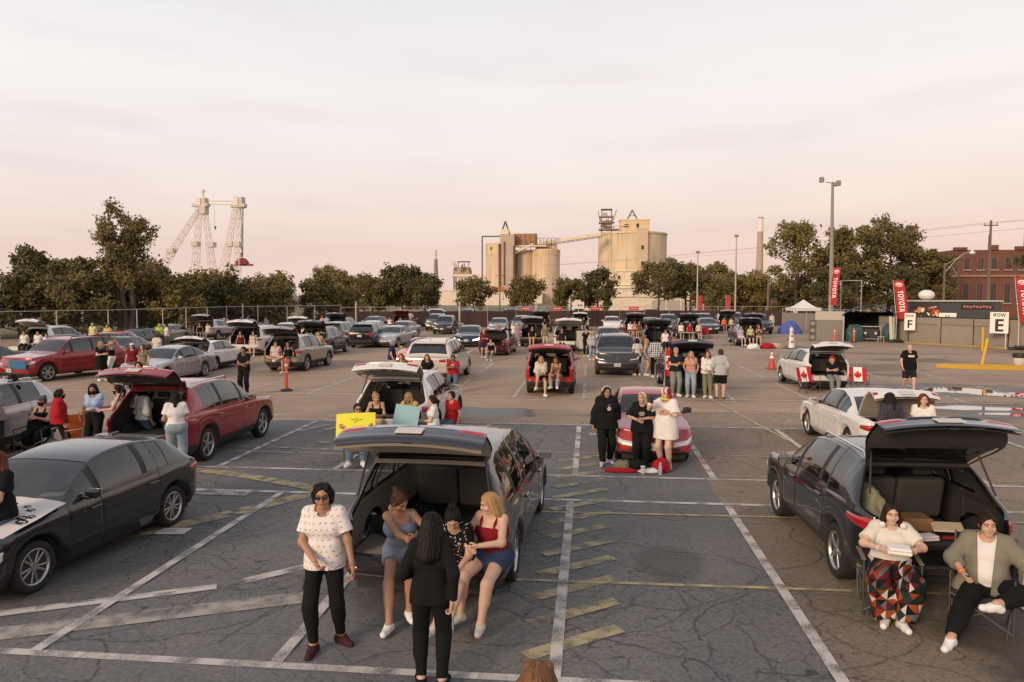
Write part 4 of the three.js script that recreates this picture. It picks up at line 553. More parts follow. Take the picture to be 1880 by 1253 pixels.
function stripe(pts, w, mat, lift = 0) { // ribbon along a polyline on the ground
  const pos = [], uv = [], idx = [], n = pts.length; let s = stripeN * 0.37; stripeN++; const y = 0.0082 + lift + (stripeN % 5) * 0.0007;
  for (let i = 0; i < n; i++) { const a = pts[Math.max(0, i - 1)], b = pts[Math.min(n - 1, i + 1)], l = Math.hypot(b[0] - a[0], b[1] - a[1]), nx = -(b[1] - a[1]) / l * w / 2, nz = (b[0] - a[0]) / l * w / 2; if (i) s += Math.hypot(pts[i][0] - pts[i - 1][0], pts[i][1] - pts[i - 1][1]); pos.push(pts[i][0] + nx, y, pts[i][1] + nz, pts[i][0] - nx, y, pts[i][1] - nz); uv.push(s / 2, stripeN * 0.137, s / 2, stripeN * 0.137 + w / 2); if (i) { const q = 2 * i; idx.push(q - 2, q, q - 1, q - 1, q, q + 1); } }
  const g = buildGeo(pos, idx, null, uv); if (g.attributes.normal.getY(0) < 0) { const ix = g.index.array; for (let k = 0; k < ix.length; k += 3) { const t = ix[k]; ix[k] = ix[k + 1]; ix[k + 1] = t; } g.computeVertexNormals(); }
  return mesh('stripe', g, mat, marks);
}
const arc = (f, n = 14) => Array.from({ length: n + 1 }, (_, i) => f(i / n)), seg2 = (a, b, n = 6) => arc(t => [lerp(a[0], b[0], t), lerp(a[1], b[1], t)], n);
{
  const xsA = [-10.9, -8.2, -5.55, -3.03, -0.31, 2.36, 5.0, 7.6, 10.2], xsB = [-12.9, -10.3, -7.72, -5.2, -2.75, -0.27, 2.44, 4.97, 7.57, 10.15], xsF = [-20.8, -18.2, -15.6, -12.9, -10.2, -7.6, -5.05, -2.65, -0.18, 2.5, 4.95, 7.55, 10.1, 12.6, 15.2];
  for (const x of xsA) stripe(seg2([x, -12.62], [x, -6.66]), 0.125, MK.white, 0.01);
  for (const x of xsB) stripe(seg2([x, -20.05], [x, -14.5]), 0.125, MK.white, 0.01);
  for (const z of [-6.6, -12.68, -14.42, -20.2]) stripe(seg2([-16, z], [22, z - 0.15], 10), 0.12, MK.white, 0.003);
  for (const [a, b] of [[-30.8, -25.6], [-38.2, -32.9]]) { for (const x of xsF) stripe(seg2([x, a], [x, b], 3), 0.12, MK.white); stripe(seg2([-24, b + 0.1], [16, b - 0.12], 8), 0.11, MK.white, 0.003); stripe(seg2([-24, a - 0.1], [16, a - 0.3], 8), 0.1, MK.old, 0.003); }
  for (const [a, b] of [[-50.9, -45.5], [-57.8, -52.6], [-70, -64.8]]) for (const x of xsF) stripe(seg2([x, a], [x, b], 3), 0.12, MK.white);
  for (const z of [-45.4, -51.6, -58.2, -64.6]) stripe(seg2([-24, z], [17, z - 0.2], 8), 0.1, MK.old, 0.003);
  stripe(seg2([-1.6, -9.02], [7.5, -9.2]), 0.075, MK.lane, 0.005); stripe(seg2([-1.6, -11.95], [7.5, -12.2]), 0.075, MK.lane, 0.005); stripe(seg2([-9, -16.0], [-2.5, -15.85]), 0.1, MK.old, 0.005); stripe(seg2([-1.2, -16.6], [6, -16.7]), 0.06, MK.lane, 0.005); stripe(seg2([2.6, -14.75], [9, -14.9]), 0.06, MK.lane, 0.005);
  stripe(seg2([4.1, -26.5], [4.9, -18.6]), 0.1, MK.lane, 0.006); stripe(seg2([2.5, -22.5], [5.6, -23.3]), 0.08, MK.old, 0.005); stripe(seg2([2.3, -24.2], [8, -22.4]), 0.08, MK.old, 0.005);
  for (let i = 0; i < 13; i++) { const z = -7.2 - i * 0.72; stripe(seg2([-0.62, z + 0.12], [0.34, z - 0.6]), 0.2, MK.yellow, 0.006); }
  // curved arrow sweep and worn zebra band on the left
  stripe(arc(t => [lerp(-10.5, -4.9, t), -8.1 - 4.7 * Math.pow(t, 2.0)]), 0.34, MK.yellow, 0.007);
  stripe(arc(t => [lerp(-4.85, -9.6, t), -12.9 - 1.45 * Math.sin(t * Math.PI * 0.5)]), 0.3, MK.yellow, 0.007);
  stripe(seg2([-7.4, -6.45], [-3.3, -8.25]), 0.34, MK.old, 0.007); stripe(seg2([-8, -6.75], [-4.55, -8.42]), 0.17, MK.white, 0.007); stripe(seg2([-4.3, -8.62], [-3.65, -9.25]), 0.18, MK.white, 0.007);
  stripe(seg2([-7.5, -12.5], [-6.1, -12.5]), 0.26, MK.old, 0.007); stripe(seg2([-6.5, -10.35], [-6.05, -10.4]), 0.3, MK.white, 0.007); stripe(seg2([-9.2, -16.6], [-5.4, -16.35]), 0.12, MK.old, 0.007); stripe(seg2([-6.6, -17.2], [-4.6, -16.9]), 0.16, MK.old, 0.007);
  for (let i = 0; i < 4; i++) stripe(seg2([-7.6 + i * 0.55, -18.5], [-7.2 + i * 0.55, -19.6]), 0.16, MK.old, 0.007);
  // stall numbers painted along the lines
  for (const [x, z, s] of [[-1.7, -24.9, '83'], [4.7, -25.1, '59'], [-9.2, -21.0, '40'], [9.3, -20.9, '38'], [12.2, -21, '2'], [-11.9, -26.2, '41'], [0.1, -18.9, '8'], [-7, -36.6, '31'], [7.4, -40.4, '24'], [-5.6, -44.3, '12']]) {
    const t = canvasTex(128, 64, c => { c.fillStyle = '#000'; c.fillRect(0, 0, 128, 64); c.fillStyle = '#ddd'; c.font = 'bold 60px sans-serif'; c.textAlign = 'center'; c.fillText(s, 64, 54); }, false); const mt = std(RGB(0.5, 0.47, 0.44), 0.8, { alphaMap: t, transparent: true });
    mesh('stall_number', new THREE.PlaneGeometry(0.9, 0.5).rotateX(-Math.PI / 2).translate(x, 0.017, z), mt, marks);
  }
}
{ // puddles left on the asphalt at the right
  const wm = phys(RGB(0.022, 0.02, 0.018), 0.03, { clearcoat: 1, clearcoatRoughness: 0.01 }), damp = std(RGB(0.055, 0.047, 0.04), 0.4);
  const blob = (cx, cz, rx, rz, sd, k = 0.5) => { const p = [], n = 90; for (let i = 0; i < n; i++) { const a = i / n * Math.PI * 2, q = 1 + k * (fbm(Math.cos(a) * 1.9 + sd, Math.sin(a) * 1.9 + sd * 2, 4) - 0.5) * 2.2; p.push(new THREE.Vector2(cx + Math.cos(a) * rx * q, -(cz + Math.sin(a) * rz * q))); } return new THREE.ShapeGeometry(new THREE.Shape(p)).rotateX(-Math.PI / 2); };
  const P = [[13.8, -29.2, 1.9, 0.95, 3], [15.9, -28.2, 2.2, 0.6, 14], [12.1, -24.6, 1.6, 0.5, 5], [14.2, -23.4, 2.3, 0.45, 9], [11.0, -36.5, 1.3, 0.4, 21], [9.6, -31.2, 1.4, 0.35, 31], [8.6, -19.2, 1.3, 0.3, 41], [13.4, -52.5, 1.6, 0.8, 51], [10.8, -54, 1.2, 0.5, 61], [-3.2, -22.4, 1.5, 0.5, 71]];
  P.forEach(([x, z, rx, rz, s], i) => { if (i !== 9) structure(mesh('puddle', blob(x, z, rx * 0.9, rz * 0.9, s).translate(0, 0.0065 + i * 0.0003, 0), wm), 'still puddle mirroring the pale sky'); structure(mesh('damp_patch', blob(x, z, rx * 1.5, rz * 1.7, s + 4, 0.7).translate(0, 0.0048 + i * 0.0001, 0), damp), 'dark damp patch of asphalt'); });
}
// ---------------------------------------------------------------- trees
const leafGeo = (() => { const r = rng(3), gs = []; for (let i = 0; i < 9; i++) { const g = new THREE.PlaneGeometry(0.17, 0.1, 2, 1), p = g.attributes.position; for (let k = 0; k < p.count; k++) p.setZ(k, 0.05 * Math.cos(p.getX(k) * 12)); g.rotateX(r() * 6.3).rotateY(r() * 6.3).rotateZ(r() * 6.3).translate((r() - 0.5) * 0.5, (r() - 0.5) * 0.42, (r() - 0.5) * 0.5); gs.push(g); } return merge(gs); })();
const leafMat = phys(RGB(1, 1, 1), 0.75, { side: THREE.DoubleSide, transmission: 0.3, thickness: 0 }), barkMat = std(RGB(0.07, 0.052, 0.038), 0.95);
function tree(label, x, z, H, spread, o = {}) {
  const r = rng(Math.round(Math.abs(x * 91 + z * 17 + H * 7)) + (o.seed || 0)), root = thing(o.name || 'tree', label, o.cat || 'tree', [x, 0, z], 0, o.group || 'trees round the car park');
  const wood = [], tips = [], t0 = o.trunk ?? 0.25, tr = H * 0.02 + 0.05, up = o.up ?? 0.5, dens = o.dens ?? 1;
  const grow = (p, d, len, rad, lv) => { const q = p.clone().addScaledVector(d, len); wood.push(bar(p.toArray(), q.toArray(), rad, rad * 0.6, lv > 1 ? 4 : 6)); if (lv >= (o.depth ?? 3)) { tips.push([p.clone().lerp(q, 0.5), q, len]); return; }
    const n = lv === 1 ? 4 : 4; for (let i = 0; i < n; i++) { const dd = d.clone().multiplyScalar(0.65).add(V(r() - 0.5, (r() - 0.5) * 0.8 + up * 0.5, r() - 0.5).multiplyScalar(1.5)).normalize(); grow(p.clone().lerp(q, 0.35 + 0.65 * (i + r() * 0.6) / n), dd, len * (0.5 + r() * 0.22), rad * 0.5, lv + 1); } };
  const stems = o.stems || 1; for (let s = 0; s < stems; s++) {
    const ln = stems > 1 ? (s - (stems - 1) / 2) * (o.fan ?? 0.1) : (r() - 0.5) * 0.05, base = V(stems > 1 ? (s - (stems - 1) / 2) * spread * 0.14 : 0, -0.1, (r() - 0.5) * 0.2 * (stems - 1)), h = H * 0.86 * (stems > 1 ? [1, 0.8, 0.9][s % 3] : 1); let prev = base; const N = 7, pts = [base];
    for (let i = 1; i <= N; i++) { const t = i / N, q = V(base.x + ln * h * t + (r() - 0.5) * 0.08 * H * t, h * t, base.z + (r() - 0.5) * 0.06 * H * t); wood.push(bar(prev.toArray(), q.toArray(), tr * (1 - (i - 1) / N * 0.85), tr * (1 - t * 0.85), 7)); prev = q; pts.push(q); }
    const nl = o.limbs || 14; for (let i = 0; i < nl; i++) { const t = lerp(t0, 0.98, (i + r() * 0.7) / nl), k = t * N, a = Math.floor(Math.min(k, N - 0.01)), p = pts[a].clone().lerp(pts[a + 1], k - a), sh = o.shape === 'cone' ? 1.05 - t : o.shape === 'top' ? Math.sin(Math.PI * clamp((t - t0) / (1 - t0) * 0.75 + 0.25)) : Math.sin(Math.PI * clamp((t - t0) / (1.05 - t0) * 0.8 + 0.16)); const az = i * 2.4 + r(); const d = V(Math.cos(az), up * (0.4 + t * 0.9) + (r() - 0.5) * 0.3, Math.sin(az)).normalize(); grow(p, d, spread * (0.42 + 0.25 * r()) * (0.35 + 0.65 * sh), tr * 0.42 * (1 - t * 0.6), 1); }
  }
  mesh('trunk', wood, o.bark || barkMat, root);
  const per = (o.per || 9) * 0.5, cs = o.size ?? 1, inst = []; const c0 = o.c || [0.05, 0.052, 0.017], up3 = V(0, 1, 0);
  for (const [a, b, len] of tips) { if (r() > (o.keep ?? 0.84)) continue; const n = Math.max(2, Math.round(per * dens * (0.6 + r() * 0.8))); for (let i = 0; i < n; i++) { const t = r(), rad = len * 0.42 + 0.16, g = () => (r() + r() + r() - 1.5) * rad; const p = a.clone().lerp(b, t * 1.2).add(V(g(), g() * 0.7 - (o.droop || 0) * r(), g())); if (p.y < 0.1) continue; inst.push([p, cs * (0.7 + r() * 0.7), 0.7 + r() * 0.6, r()]); } }
  const m = new THREE.InstancedMesh(leafGeo, leafMat, inst.length), M = new THREE.Matrix4(), Q = new THREE.Quaternion(), E = new THREE.Euler(), S = V(1, 1, 1), col = new THREE.Color();
  inst.forEach(([p, s, k, hue], i) => { E.set(r() * 6.3, r() * 6.3, r() * 6.3); M.compose(p, Q.setFromEuler(E), S.setScalar(s)); m.setMatrixAt(i, M); col.setRGB(c0[0] * k * (2.8 + 0.5 * hue), c0[1] * k * (2.8 - 0.4 * hue), c0[2] * k * 1.6); m.setColorAt(i, col); });
  m.name = 'crown'; m.userData.kind = 'stuff'; m.castShadow = m.receiveShadow = true; root.add(m); return root;
}
{
  const dk = [0.036, 0.036, 0.012], md = [0.05, 0.047, 0.015], ol = [0.07, 0.062, 0.018], gr = [0.075, 0.068, 0.028], gL = 'trees behind the chain-link fence', gC = 'trees along the road beyond the screen fence', gR = 'trees behind the grey barrier';
  // left of the lot
  tree('slender open-crowned tree with dark leaves apart from the forked tall tree', -49.3, -60, 8.4, 3.6, { c: dk, shape: 'cone', keep: 0.7, trunk: 0.1, limbs: 18, size: 1.15, group: gL });
  tree('tall feathery tree with forked trunk rising above the thicket', -40.2, -60, 12.3, 3.7, { c: [0.062, 0.056, 0.022], stems: 3, fan: 0.07, shape: 'top', up: 0.95, trunk: 0.4, limbs: 9, per: 8, keep: 0.72, droop: 0.6, size: 0.9, group: gL });
  tree('leafy tree with pointed top next to the forked tall tree', -45.2, -62.5, 7.6, 3.2, { c: md, limbs: 15, shape: 'cone', trunk: 0.08, keep: 0.85, size: 1.1, group: gL });
  tree('narrow poplar-like tree under the leaning crane mast', -40.4, -66, 6.6, 1.9, { c: [0.045, 0.05, 0.02], shape: 'cone', up: 1.1, trunk: 0.1, size: 1.05, group: gL });
  tree('broad yellow-green maple below the crane towers', -38.8, -72, 5.0, 3.8, { c: ol, trunk: 0.16, limbs: 16, per: 10, size: 1.15, group: gL });
  tree('greyish willow-like tree next to the red crane spreader', -34.6, -77, 5.2, 3.8, { c: [0.075, 0.066, 0.032], trunk: 0.15, limbs: 16, size: 1.15, group: gL });
  tree('round dark tree where the chain-link fence meets the screen fence', -30.2, -80, 5.4, 3.2, { c: md, trunk: 0.1, size: 1.2, group: gL });
  tree('thin see-through tree with several pale stems standing alone', -31.4, -88, 7.6, 3.0, { c: gr, stems: 3, fan: 0.06, shape: 'top', trunk: 0.45, limbs: 8, keep: 0.75, group: gL });
  for (const [i, [x, z, h, s, c]] of [[-55, -57, 5.2, 4, dk], [-51.5, -54.5, 4.6, 3.6, dk], [-47.2, -56.5, 5.0, 3.8, dk], [-43.6, -58, 4.6, 3.6, md], [-41.2, -64, 5.4, 3.6, md], [-37.4, -63.5, 4.8, 3.4, ol], [-36.4, -70, 4.6, 3.4, dk], [-33.6, -74.5, 4.0, 3.2, md], [-29, -84.5, 3.8, 3.4, ol], [-46, -70, 6.4, 4.4, dk], [-53, -68, 6.5, 4.6, md]].entries()) tree('dense leafy bush-tree filling in the dark thicket behind the chain-link fence', x, z, h, s, { c, trunk: 0.04, limbs: 14, per: 11, size: 1.3, seed: i, group: 'thicket trees behind the chain-link fence' });
  // centre
  tree('low spreading pale tree at the end of the big dark clump', -48.5, -137, 5.6, 5, { c: gr, trunk: 0.1, size: 1.7, group: gC });
  tree('broad olive tree in the dark clump near the thin chimney', -41.6, -138, 6.2, 5.4, { c: md, trunk: 0.1, limbs: 18, size: 1.8, per: 10, group: gC });
  tree('tall dark tree with a knobbly top in the dark clump', -36.2, -140, 8.6, 5.2, { c: dk, trunk: 0.1, limbs: 18, size: 1.9, per: 10, group: gC });
  tree('round dark tree closing the dark clump next to the thin chimney', -31.6, -139, 6.6, 4.4, { c: dk, trunk: 0.08, limbs: 16, size: 1.9, per: 10, group: gC });
  tree('small round tree below the loading hopper', -22.3, -140, 5.6, 4.4, { c: [0.06, 0.054, 0.024], trunk: 0.2, size: 1.7, group: gC });
  tree('spreading tree in front of the grouped silos', -12.6, -141, 5.9, 4.8, { c: [0.06, 0.052, 0.022], trunk: 0.22, keep: 0.85, size: 1.7, group: gC });
  tree('bushy tree between the grouped silos and the wide silo', -3.6, -141, 5.8, 4.8, { c: md, trunk: 0.1, size: 1.8, per: 10, group: gC });
  tree('dark leafy tree overlapping the pale base of the wide silo', 1.6, -143, 8.6, 4.6, { c: dk, trunk: 0.12, keep: 0.8, size: 1.7, group: gC });
  tree('broad flat-topped tree in front of the wide silo', 12.6, -138, 9.4, 5.8, { c: [0.055, 0.05, 0.024], shape: 'top', trunk: 0.28, limbs: 16, up: 0.4, size: 1.7, per: 10, group: gC });
  tree('broad two-stemmed tree beside the flat-topped tree at the wide silo', 18.4, -141, 9.2, 5.6, { c: [0.058, 0.053, 0.026], shape: 'top', stems: 2, fan: 0.12, trunk: 0.3, up: 0.4, size: 1.7, group: gC });
  tree('loose spreading tree beside the slim lamp posts', 23.4, -143, 9.2, 5.4, { c: gr, shape: 'top', trunk: 0.3, keep: 0.75, size: 1.7, group: gC });
  tree('round green tree at the foot of the tall chimney', 31.0, -146, 6.6, 5.6, { c: md, trunk: 0.1, size: 1.8, group: gC });
  tree('low hedge-like tree between the tall chimney and the slim lamp post', 27.4, -142, 5.2, 4.4, { c: md, trunk: 0.08, size: 1.7, group: gC });
  tree('small bushy tree in front of the low brown building', 21.2, -118, 5.4, 4.2, { c: md, trunk: 0.08, size: 1.5, group: gC });
  tree('leaning bushy tree between the lamp posts and the low brown building', 26.0, -119, 6.0, 4.4, { c: ol, trunk: 0.08, size: 1.5, group: gC });
  tree('dark shrub-like tree behind the white canopy', 30.4, -116, 5.2, 4.2, { c: dk, trunk: 0.06, size: 1.5, group: gC });
  // right
  tree('open-branched sunlit tree with gaps beside the tall floodlight pole', 28.2, -104, 13.8, 6.4, { c: [0.07, 0.062, 0.022], trunk: 0.24, limbs: 18, keep: 0.72, size: 1.35, up: 0.6, group: gR });
  tree('dense broad tree between the floodlight pole and the ragged-top tree', 35.6, -106, 12.8, 6.4, { c: [0.06, 0.055, 0.018], trunk: 0.16, limbs: 20, per: 11, size: 1.5, group: gR });
  tree('large tree with ragged top behind the banners', 41.6, -108, 13.2, 6.2, { c: [0.052, 0.05, 0.018], trunk: 0.18, limbs: 20, per: 10, keep: 0.86, size: 1.5, group: gR });
  tree('rounded tree next to the brick building', 45.6, -106, 10.2, 4.6, { c: md, trunk: 0.1, limbs: 18, per: 11, size: 1.5, group: gR });
  tree('low tree under the open-branched sunlit tree', 32, -100, 6.6, 4.6, { c: dk, trunk: 0.12, size: 1.3, group: gR });
  tree('shady undergrowth tree behind the barrier', 40.2, -101, 6.4, 5.0, { c: dk, trunk: 0.08, size: 1.35, group: gR });
  tree('dark dense tree partly covering the brick building', 44.0, -75, 9.6, 3.4, { c: [0.032, 0.036, 0.014], trunk: 0.08, limbs: 20, per: 12, size: 1.2, group: gR });
}
// ---------------------------------------------------------------- fences and barriers
const steel = std(RGB(0.3, 0.29, 0.27), 0.5, { metalness: 0.6 }), galv = std(RGB(0.42, 0.4, 0.37), 0.55, { metalness: 0.3 });
function along(pts, step, fn) { for (let i = 0; i < pts.length - 1; i++) { const [a, b] = [pts[i], pts[i + 1]], L = Math.hypot(b[0] - a[0], b[1] - a[1]), n = Math.max(1, Math.round(L / step)); for (let k = 0; k < n; k++) fn([lerp(a[0], b[0], k / n), lerp(a[1], b[1], k / n)], [lerp(a[0], b[0], (k + 1) / n), lerp(a[1], b[1], (k + 1) / n)], i, k); } }
const chainTex = dataTex(64, 64, (u, v) => { const a = Math.abs(((u + v) % 1) - 0.5), b = Math.abs(((u - v + 1) % 1) - 0.5), k = a > 0.47 || b > 0.47 ? 255 : 0; return [k, k, k]; }, false);
{
  const f = thing('chain_link_fence', 'tall chain-link fence with grey posts before the thicket', 'fence', [0, 0, 0]), cm = std(RGB(0.07, 0.065, 0.06), 0.6, { alphaMap: chainTex, transparent: true, side: THREE.DoubleSide, metalness: 0.3 });
  along([[-43, -38.5], [-38.8, -44.7], [-35.2, -50.6], [-34, -66], [-26.4, -76]], 3, (a, b) => { const d = Math.hypot(b[0] - a[0], b[1] - a[1]), ry = -Math.atan2(b[1] - a[1], b[0] - a[0]), H = 2.5; mesh('post', cyl(0.04, 0.04, H, a[0], H / 2, a[1], 8), galv, f); mesh('top_rail', bar([a[0], H, a[1]], [b[0], H, b[1]], 0.026, 0.026, 6), galv, f); const g = new THREE.PlaneGeometry(d, H - 0.1), u = g.attributes.uv; for (let i = 0; i < u.count; i++) u.setXY(i, u.getX(i) * d / 0.11, u.getY(i) * H / 0.11); mesh('wire_mesh', g.rotateY(ry).translate((a[0] + b[0]) / 2, H / 2, (a[1] + b[1]) / 2), cm, f); });
}
{
  const f = thing('screened_fence', 'long fence with dark maroon privacy screen across the end of the lot', 'fence', [0, 0, 0]), sm = [std(RGB(0.045, 0.024, 0.022), 0.9), std(RGB(0.055, 0.03, 0.027), 0.9), std(RGB(0.038, 0.021, 0.02), 0.9)]; let n = 0; const r = rng(8);
  along([[-26.4, -76], [-5, -81], [20, -86.4], [26, -87.6]], 3, (a, b) => { const d = Math.hypot(b[0] - a[0], b[1] - a[1]), ry = -Math.atan2(b[1] - a[1], b[0] - a[0]); mesh('post', cyl(0.035, 0.035, 2.35, a[0], 1.17, a[1] - 0.05, 8), galv, f); const g = new THREE.PlaneGeometry(d - 0.04, 1.75, 8, 3), p = g.attributes.position; for (let i = 0; i < p.count; i++) { const e = p.getY(i) > 0.8; p.setZ(i, 0.04 * Math.sin(p.getX(i) * 5 + n)); if (e) p.setY(i, 0.9 - 0.06 * Math.sin((p.getX(i) / d + 0.5) * Math.PI) * (0.4 + r())); } g.computeVertexNormals(); mesh('screen_panel', g.rotateY(ry).translate((a[0] + b[0]) / 2, 0.98, (a[1] + b[1]) / 2), sm[n++ % 3].clone(), f).material.side = THREE.DoubleSide; mesh('top_rail', bar([a[0], 2.3, a[1] - 0.05], [b[0], 2.3, b[1] - 0.05], 0.022, 0.022, 6), galv, f); });
  for (const x of [-7.0, -3.6, 0.6, 4.9]) { const z = -81 - (x + 5) * 0.216 + 0.02; const s = tag(mesh('fence_sign', rbox(1.1, 0.42, 0.03, 0, 0, 0, 0.01), std(RGB(0.42, 0.04, 0.04), 0.6), null, [x, 2.12, z], [0, -0.21, 0]), 'small red sign hung on the top rail of the maroon screen fence', 'sign', 'red signs along the maroon screen fence'); mesh('lettering', rbox(0.8, 0.1, 0.01, 0, 0, 0.018, 0.004), std(RGB(0.5, 0.3, 0.28), 0.6), s); }
  for (const [x, z, h, lab] of [[-24.5, -75.3, 2.9, 'thin white post in a concrete foot where the maroon screen begins'], [-13.9, -78, 2.9, 'thin white post in a concrete foot beside the dark car by the maroon screen fence'], [-5.8, -79.8, 2.9, 'thin white post in front of the maroon screen fence below the grouped silos'], [-33.4, -68, 2.8, 'thin white post standing where the chain-link fence bends']]) { const p = thing('marker_post', lab, 'post', [x, 0, z], 0, 'white posts along the fences'); mesh('pole', cyl(0.06, 0.06, h, 0, h / 2, 0, 10), std(RGB(0.55, 0.53, 0.5), 0.6), p); mesh('footing', rbox(0.9, 0.6, 0.9, 0, 0.3, 0, 0.15, 3), std(RGB(0.4, 0.36, 0.31), 0.9), p); }
  const sg = thing('notice_board', 'white board sign on a post in front of the maroon screen fence', 'sign', [-1.2, 0, -79.2]); mesh('pole', cyl(0.04, 0.04, 2.2, 0, 1.1, 0, 8), galv, sg); mesh('panel', rbox(1.2, 0.75, 0.04, 0, 2.5, 0.04, 0.01), std(RGB(0.62, 0.58, 0.52), 0.6), sg); mesh('panel_top', rbox(0.7, 0.2, 0.04, -0.1, 2.98, 0.04, 0.01), std(RGB(0.62, 0.58, 0.52), 0.6), sg); for (const x of [-0.12, 0.08, 0.26]) mesh('letter', rbox(0.12, 0.2, 0.012, x + 0.1, 2.5, 0.066, 0.004), CM.trim, sg);
}
{
  const w = thing('barrier_wall', 'long grey fabric-covered barrier wall below the food truck', 'barrier', [0, 0, 0]), ms = [0, 1, 2].map(i => std(RGB(0.235 + i * 0.012, 0.2 + i * 0.011, 0.165 + i * 0.01), 0.9)), dk = std(RGB(0.02, 0.02, 0.02), 0.8); let n = 0;
  along([[22.6, -60.4], [25.4, -56.3], [29.4, -50.8], [36, -42]], 2.5, (a, b) => { const d = Math.hypot(b[0] - a[0], b[1] - a[1]), ry = -Math.atan2(b[1] - a[1], b[0] - a[0]), cx = (a[0] + b[0]) / 2, cz = (a[1] + b[1]) / 2; const g = new THREE.BoxGeometry(d - 0.03, 1.35, 0.05, 12, 4, 1), p = g.attributes.position; for (let i = 0; i < p.count; i++) p.setZ(i, p.getZ(i) + 0.02 * Math.sin(p.getX(i) * 6 + p.getY(i) * 3 + n)); g.computeVertexNormals(); mesh('fabric_panel', g.rotateY(ry).translate(cx, 0.75, cz), ms[n % 3], w); mesh('top_band', rbox(d - 0.02, 0.5, 0.08, 0, 0, 0, 0.02).rotateY(ry).translate(cx, 1.7, cz), ms[(n + 1) % 3], w); mesh('seam_post', box(0.06, 1.9, 0.1, a[0], 0.95, a[1], ry), dk, w); mesh('cap_strip', box(d, 0.07, 0.14, cx, 1.985, cz, ry), dk, w); n++; });
  const k = thing('kerb_strip', 'thin yellow kerb at the foot of the grey barrier', 'kerb', [0, 0, 0]); along([[23, -58.9], [25.9, -55.0], [29.8, -49.6]], 3, (a, b) => mesh('kerb_block', box(Math.hypot(b[0] - a[0], b[1] - a[1]) - 0.02, 0.1, 0.14, (a[0] + b[0]) / 2, 0.05, (a[1] + b[1]) / 2, -Math.atan2(b[1] - a[1], b[0] - a[0])), std(RGB(0.36, 0.25, 0.06), 0.8), k));
}
// signs on the barrier
function lettered(w, h, draw, mat) { return new THREE.MeshStandardMaterial({ roughness: 0.6, map: canvasTex(w, h, draw) }); }
function signBoard(label, pos, ry, w, h, draw, feet) {
  const s = thing('hanging_sign', label, 'sign', pos, ry, 'white signs along the grey barrier'); mesh('panel', box(w, h, 0.03, 0, 0, 0), std(RGB(0.72, 0.69, 0.65), 0.6), s); mesh('print', new THREE.PlaneGeometry(w - 0.02, h - 0.02).translate(0, 0, 0.0185), lettered(256, Math.round(256 * h / w), draw), s); return s;
}
const plainBg = (c, w, h) => { c.fillStyle = '#e2ddd6'; c.fillRect(0, 0, w, h); c.fillStyle = '#15110f'; c.textAlign = 'center'; };
const wallTurn = Math.atan2(-5.5, -4) + Math.PI; // sign faces the lot
signBoard('white sign with a bold letter F on the grey barrier', [23.75, 1.62, -57.6], -0.5, 0.72, 1.28, (c, w, h) => { plainBg(c, w, h); c.font = 'bold 84px sans-serif'; c.fillText('ROW', w / 2, 100); c.font = 'bold 300px sans-serif'; c.fillText('F', w / 2, 400); });
signBoard('white toilet sign with two small figures and an arrow on the grey barrier', [25.75, 1.78, -56.2], -0.5, 1.1, 1.05, (c, w, h) => { plainBg(c, w, h); for (const x of [108, 148]) { c.beginPath(); c.arc(x, 42, 9, 0, 7); c.fill(); c.fillRect(x - 9, 54, 18, 34); c.fillRect(x - 7, 86, 5, 26); c.fillRect(x + 2, 86, 5, 26); } c.font = '26px sans-serif'; c.fillText('RESTROOMS', w / 2, 150); c.fillRect(98, 190, 44, 14); c.beginPath(); c.moveTo(142, 178); c.lineTo(168, 197); c.lineTo(142, 216); c.fill(); });
{ const s = signBoard('white sign with a bold letter E standing before the grey barrier', [27.25, 1.75, -52.3], -0.5, 1.05, 1.42, (c, w, h) => { plainBg(c, w, h); c.font = 'bold 76px sans-serif'; c.fillText('ROW', w / 2, 72); c.font = 'bold 290px sans-serif'; c.fillText('E', w / 2, 320); }); mesh('stand', bar([0.4, -0.7, -0.04], [0.4, -1.75, -0.04], 0.035, 0.035, 8), std(RGB(0.6, 0.58, 0.55), 0.6), s); }
// feather banners
function banner(label, x, z, H, lean, ry) {
  const b = thing('feather_banner', label, 'banner', [x, 0, z], ry, 'red feather banners by the barrier and tents'); const red = lettered(128, 640, (c, w, h) => { c.fillStyle = '#a3161f'; c.fillRect(0, 0, w, h); c.strokeStyle = '#f0e4e0'; c.lineWidth = 7; c.beginPath(); c.ellipse(64, 70, 40, 30, 0, 0, 7); c.stroke(); c.beginPath(); c.ellipse(64, 62, 15, 22, 0, 0, 7); c.stroke(); c.beginPath(); c.ellipse(64, 58, 30, 12, 0, 0, 7); c.stroke(); c.save(); c.translate(64, 345); c.rotate(Math.PI / 2); c.fillStyle = '#f0e4e0'; c.font = 'bold 92px sans-serif'; c.textAlign = 'center'; c.fillText('TOYOTA', 0, 32); c.restore(); });
  red.side = THREE.DoubleSide; const y0 = H * 0.38, g = new THREE.BoxGeometry(0.72, H - y0, 0.012, 6, 14, 1), p = g.attributes.position; for (let i = 0; i < p.count; i++) { const t = p.getY(i) / (H - y0) + 0.5; p.setZ(i, p.getZ(i) + 0.06 * Math.sin(t * 5 + p.getX(i) * 3)); p.setX(i, p.getX(i) + lean * t * t * 0.5 - 0.36 * 0); } g.computeVertexNormals();
  mesh('flag', g.translate(0.38, (H + y0) / 2, 0), red, b); mesh('pole', [bar([0, 0.1, 0], [0, y0, 0], 0.03, 0.025, 8), bar([0, y0, 0], [lean * 0.45, H + 0.05, 0], 0.025, 0.012, 8)], std(RGB(0.6, 0.58, 0.55), 0.5), b); mesh('base', [rbox(1.1, 0.18, 0.6, 0, 0.09, 0, 0.06), rbox(0.6, 0.14, 1.0, 0.1, 0.2, 0, 0.06)], CM.trim, b); return b;
}
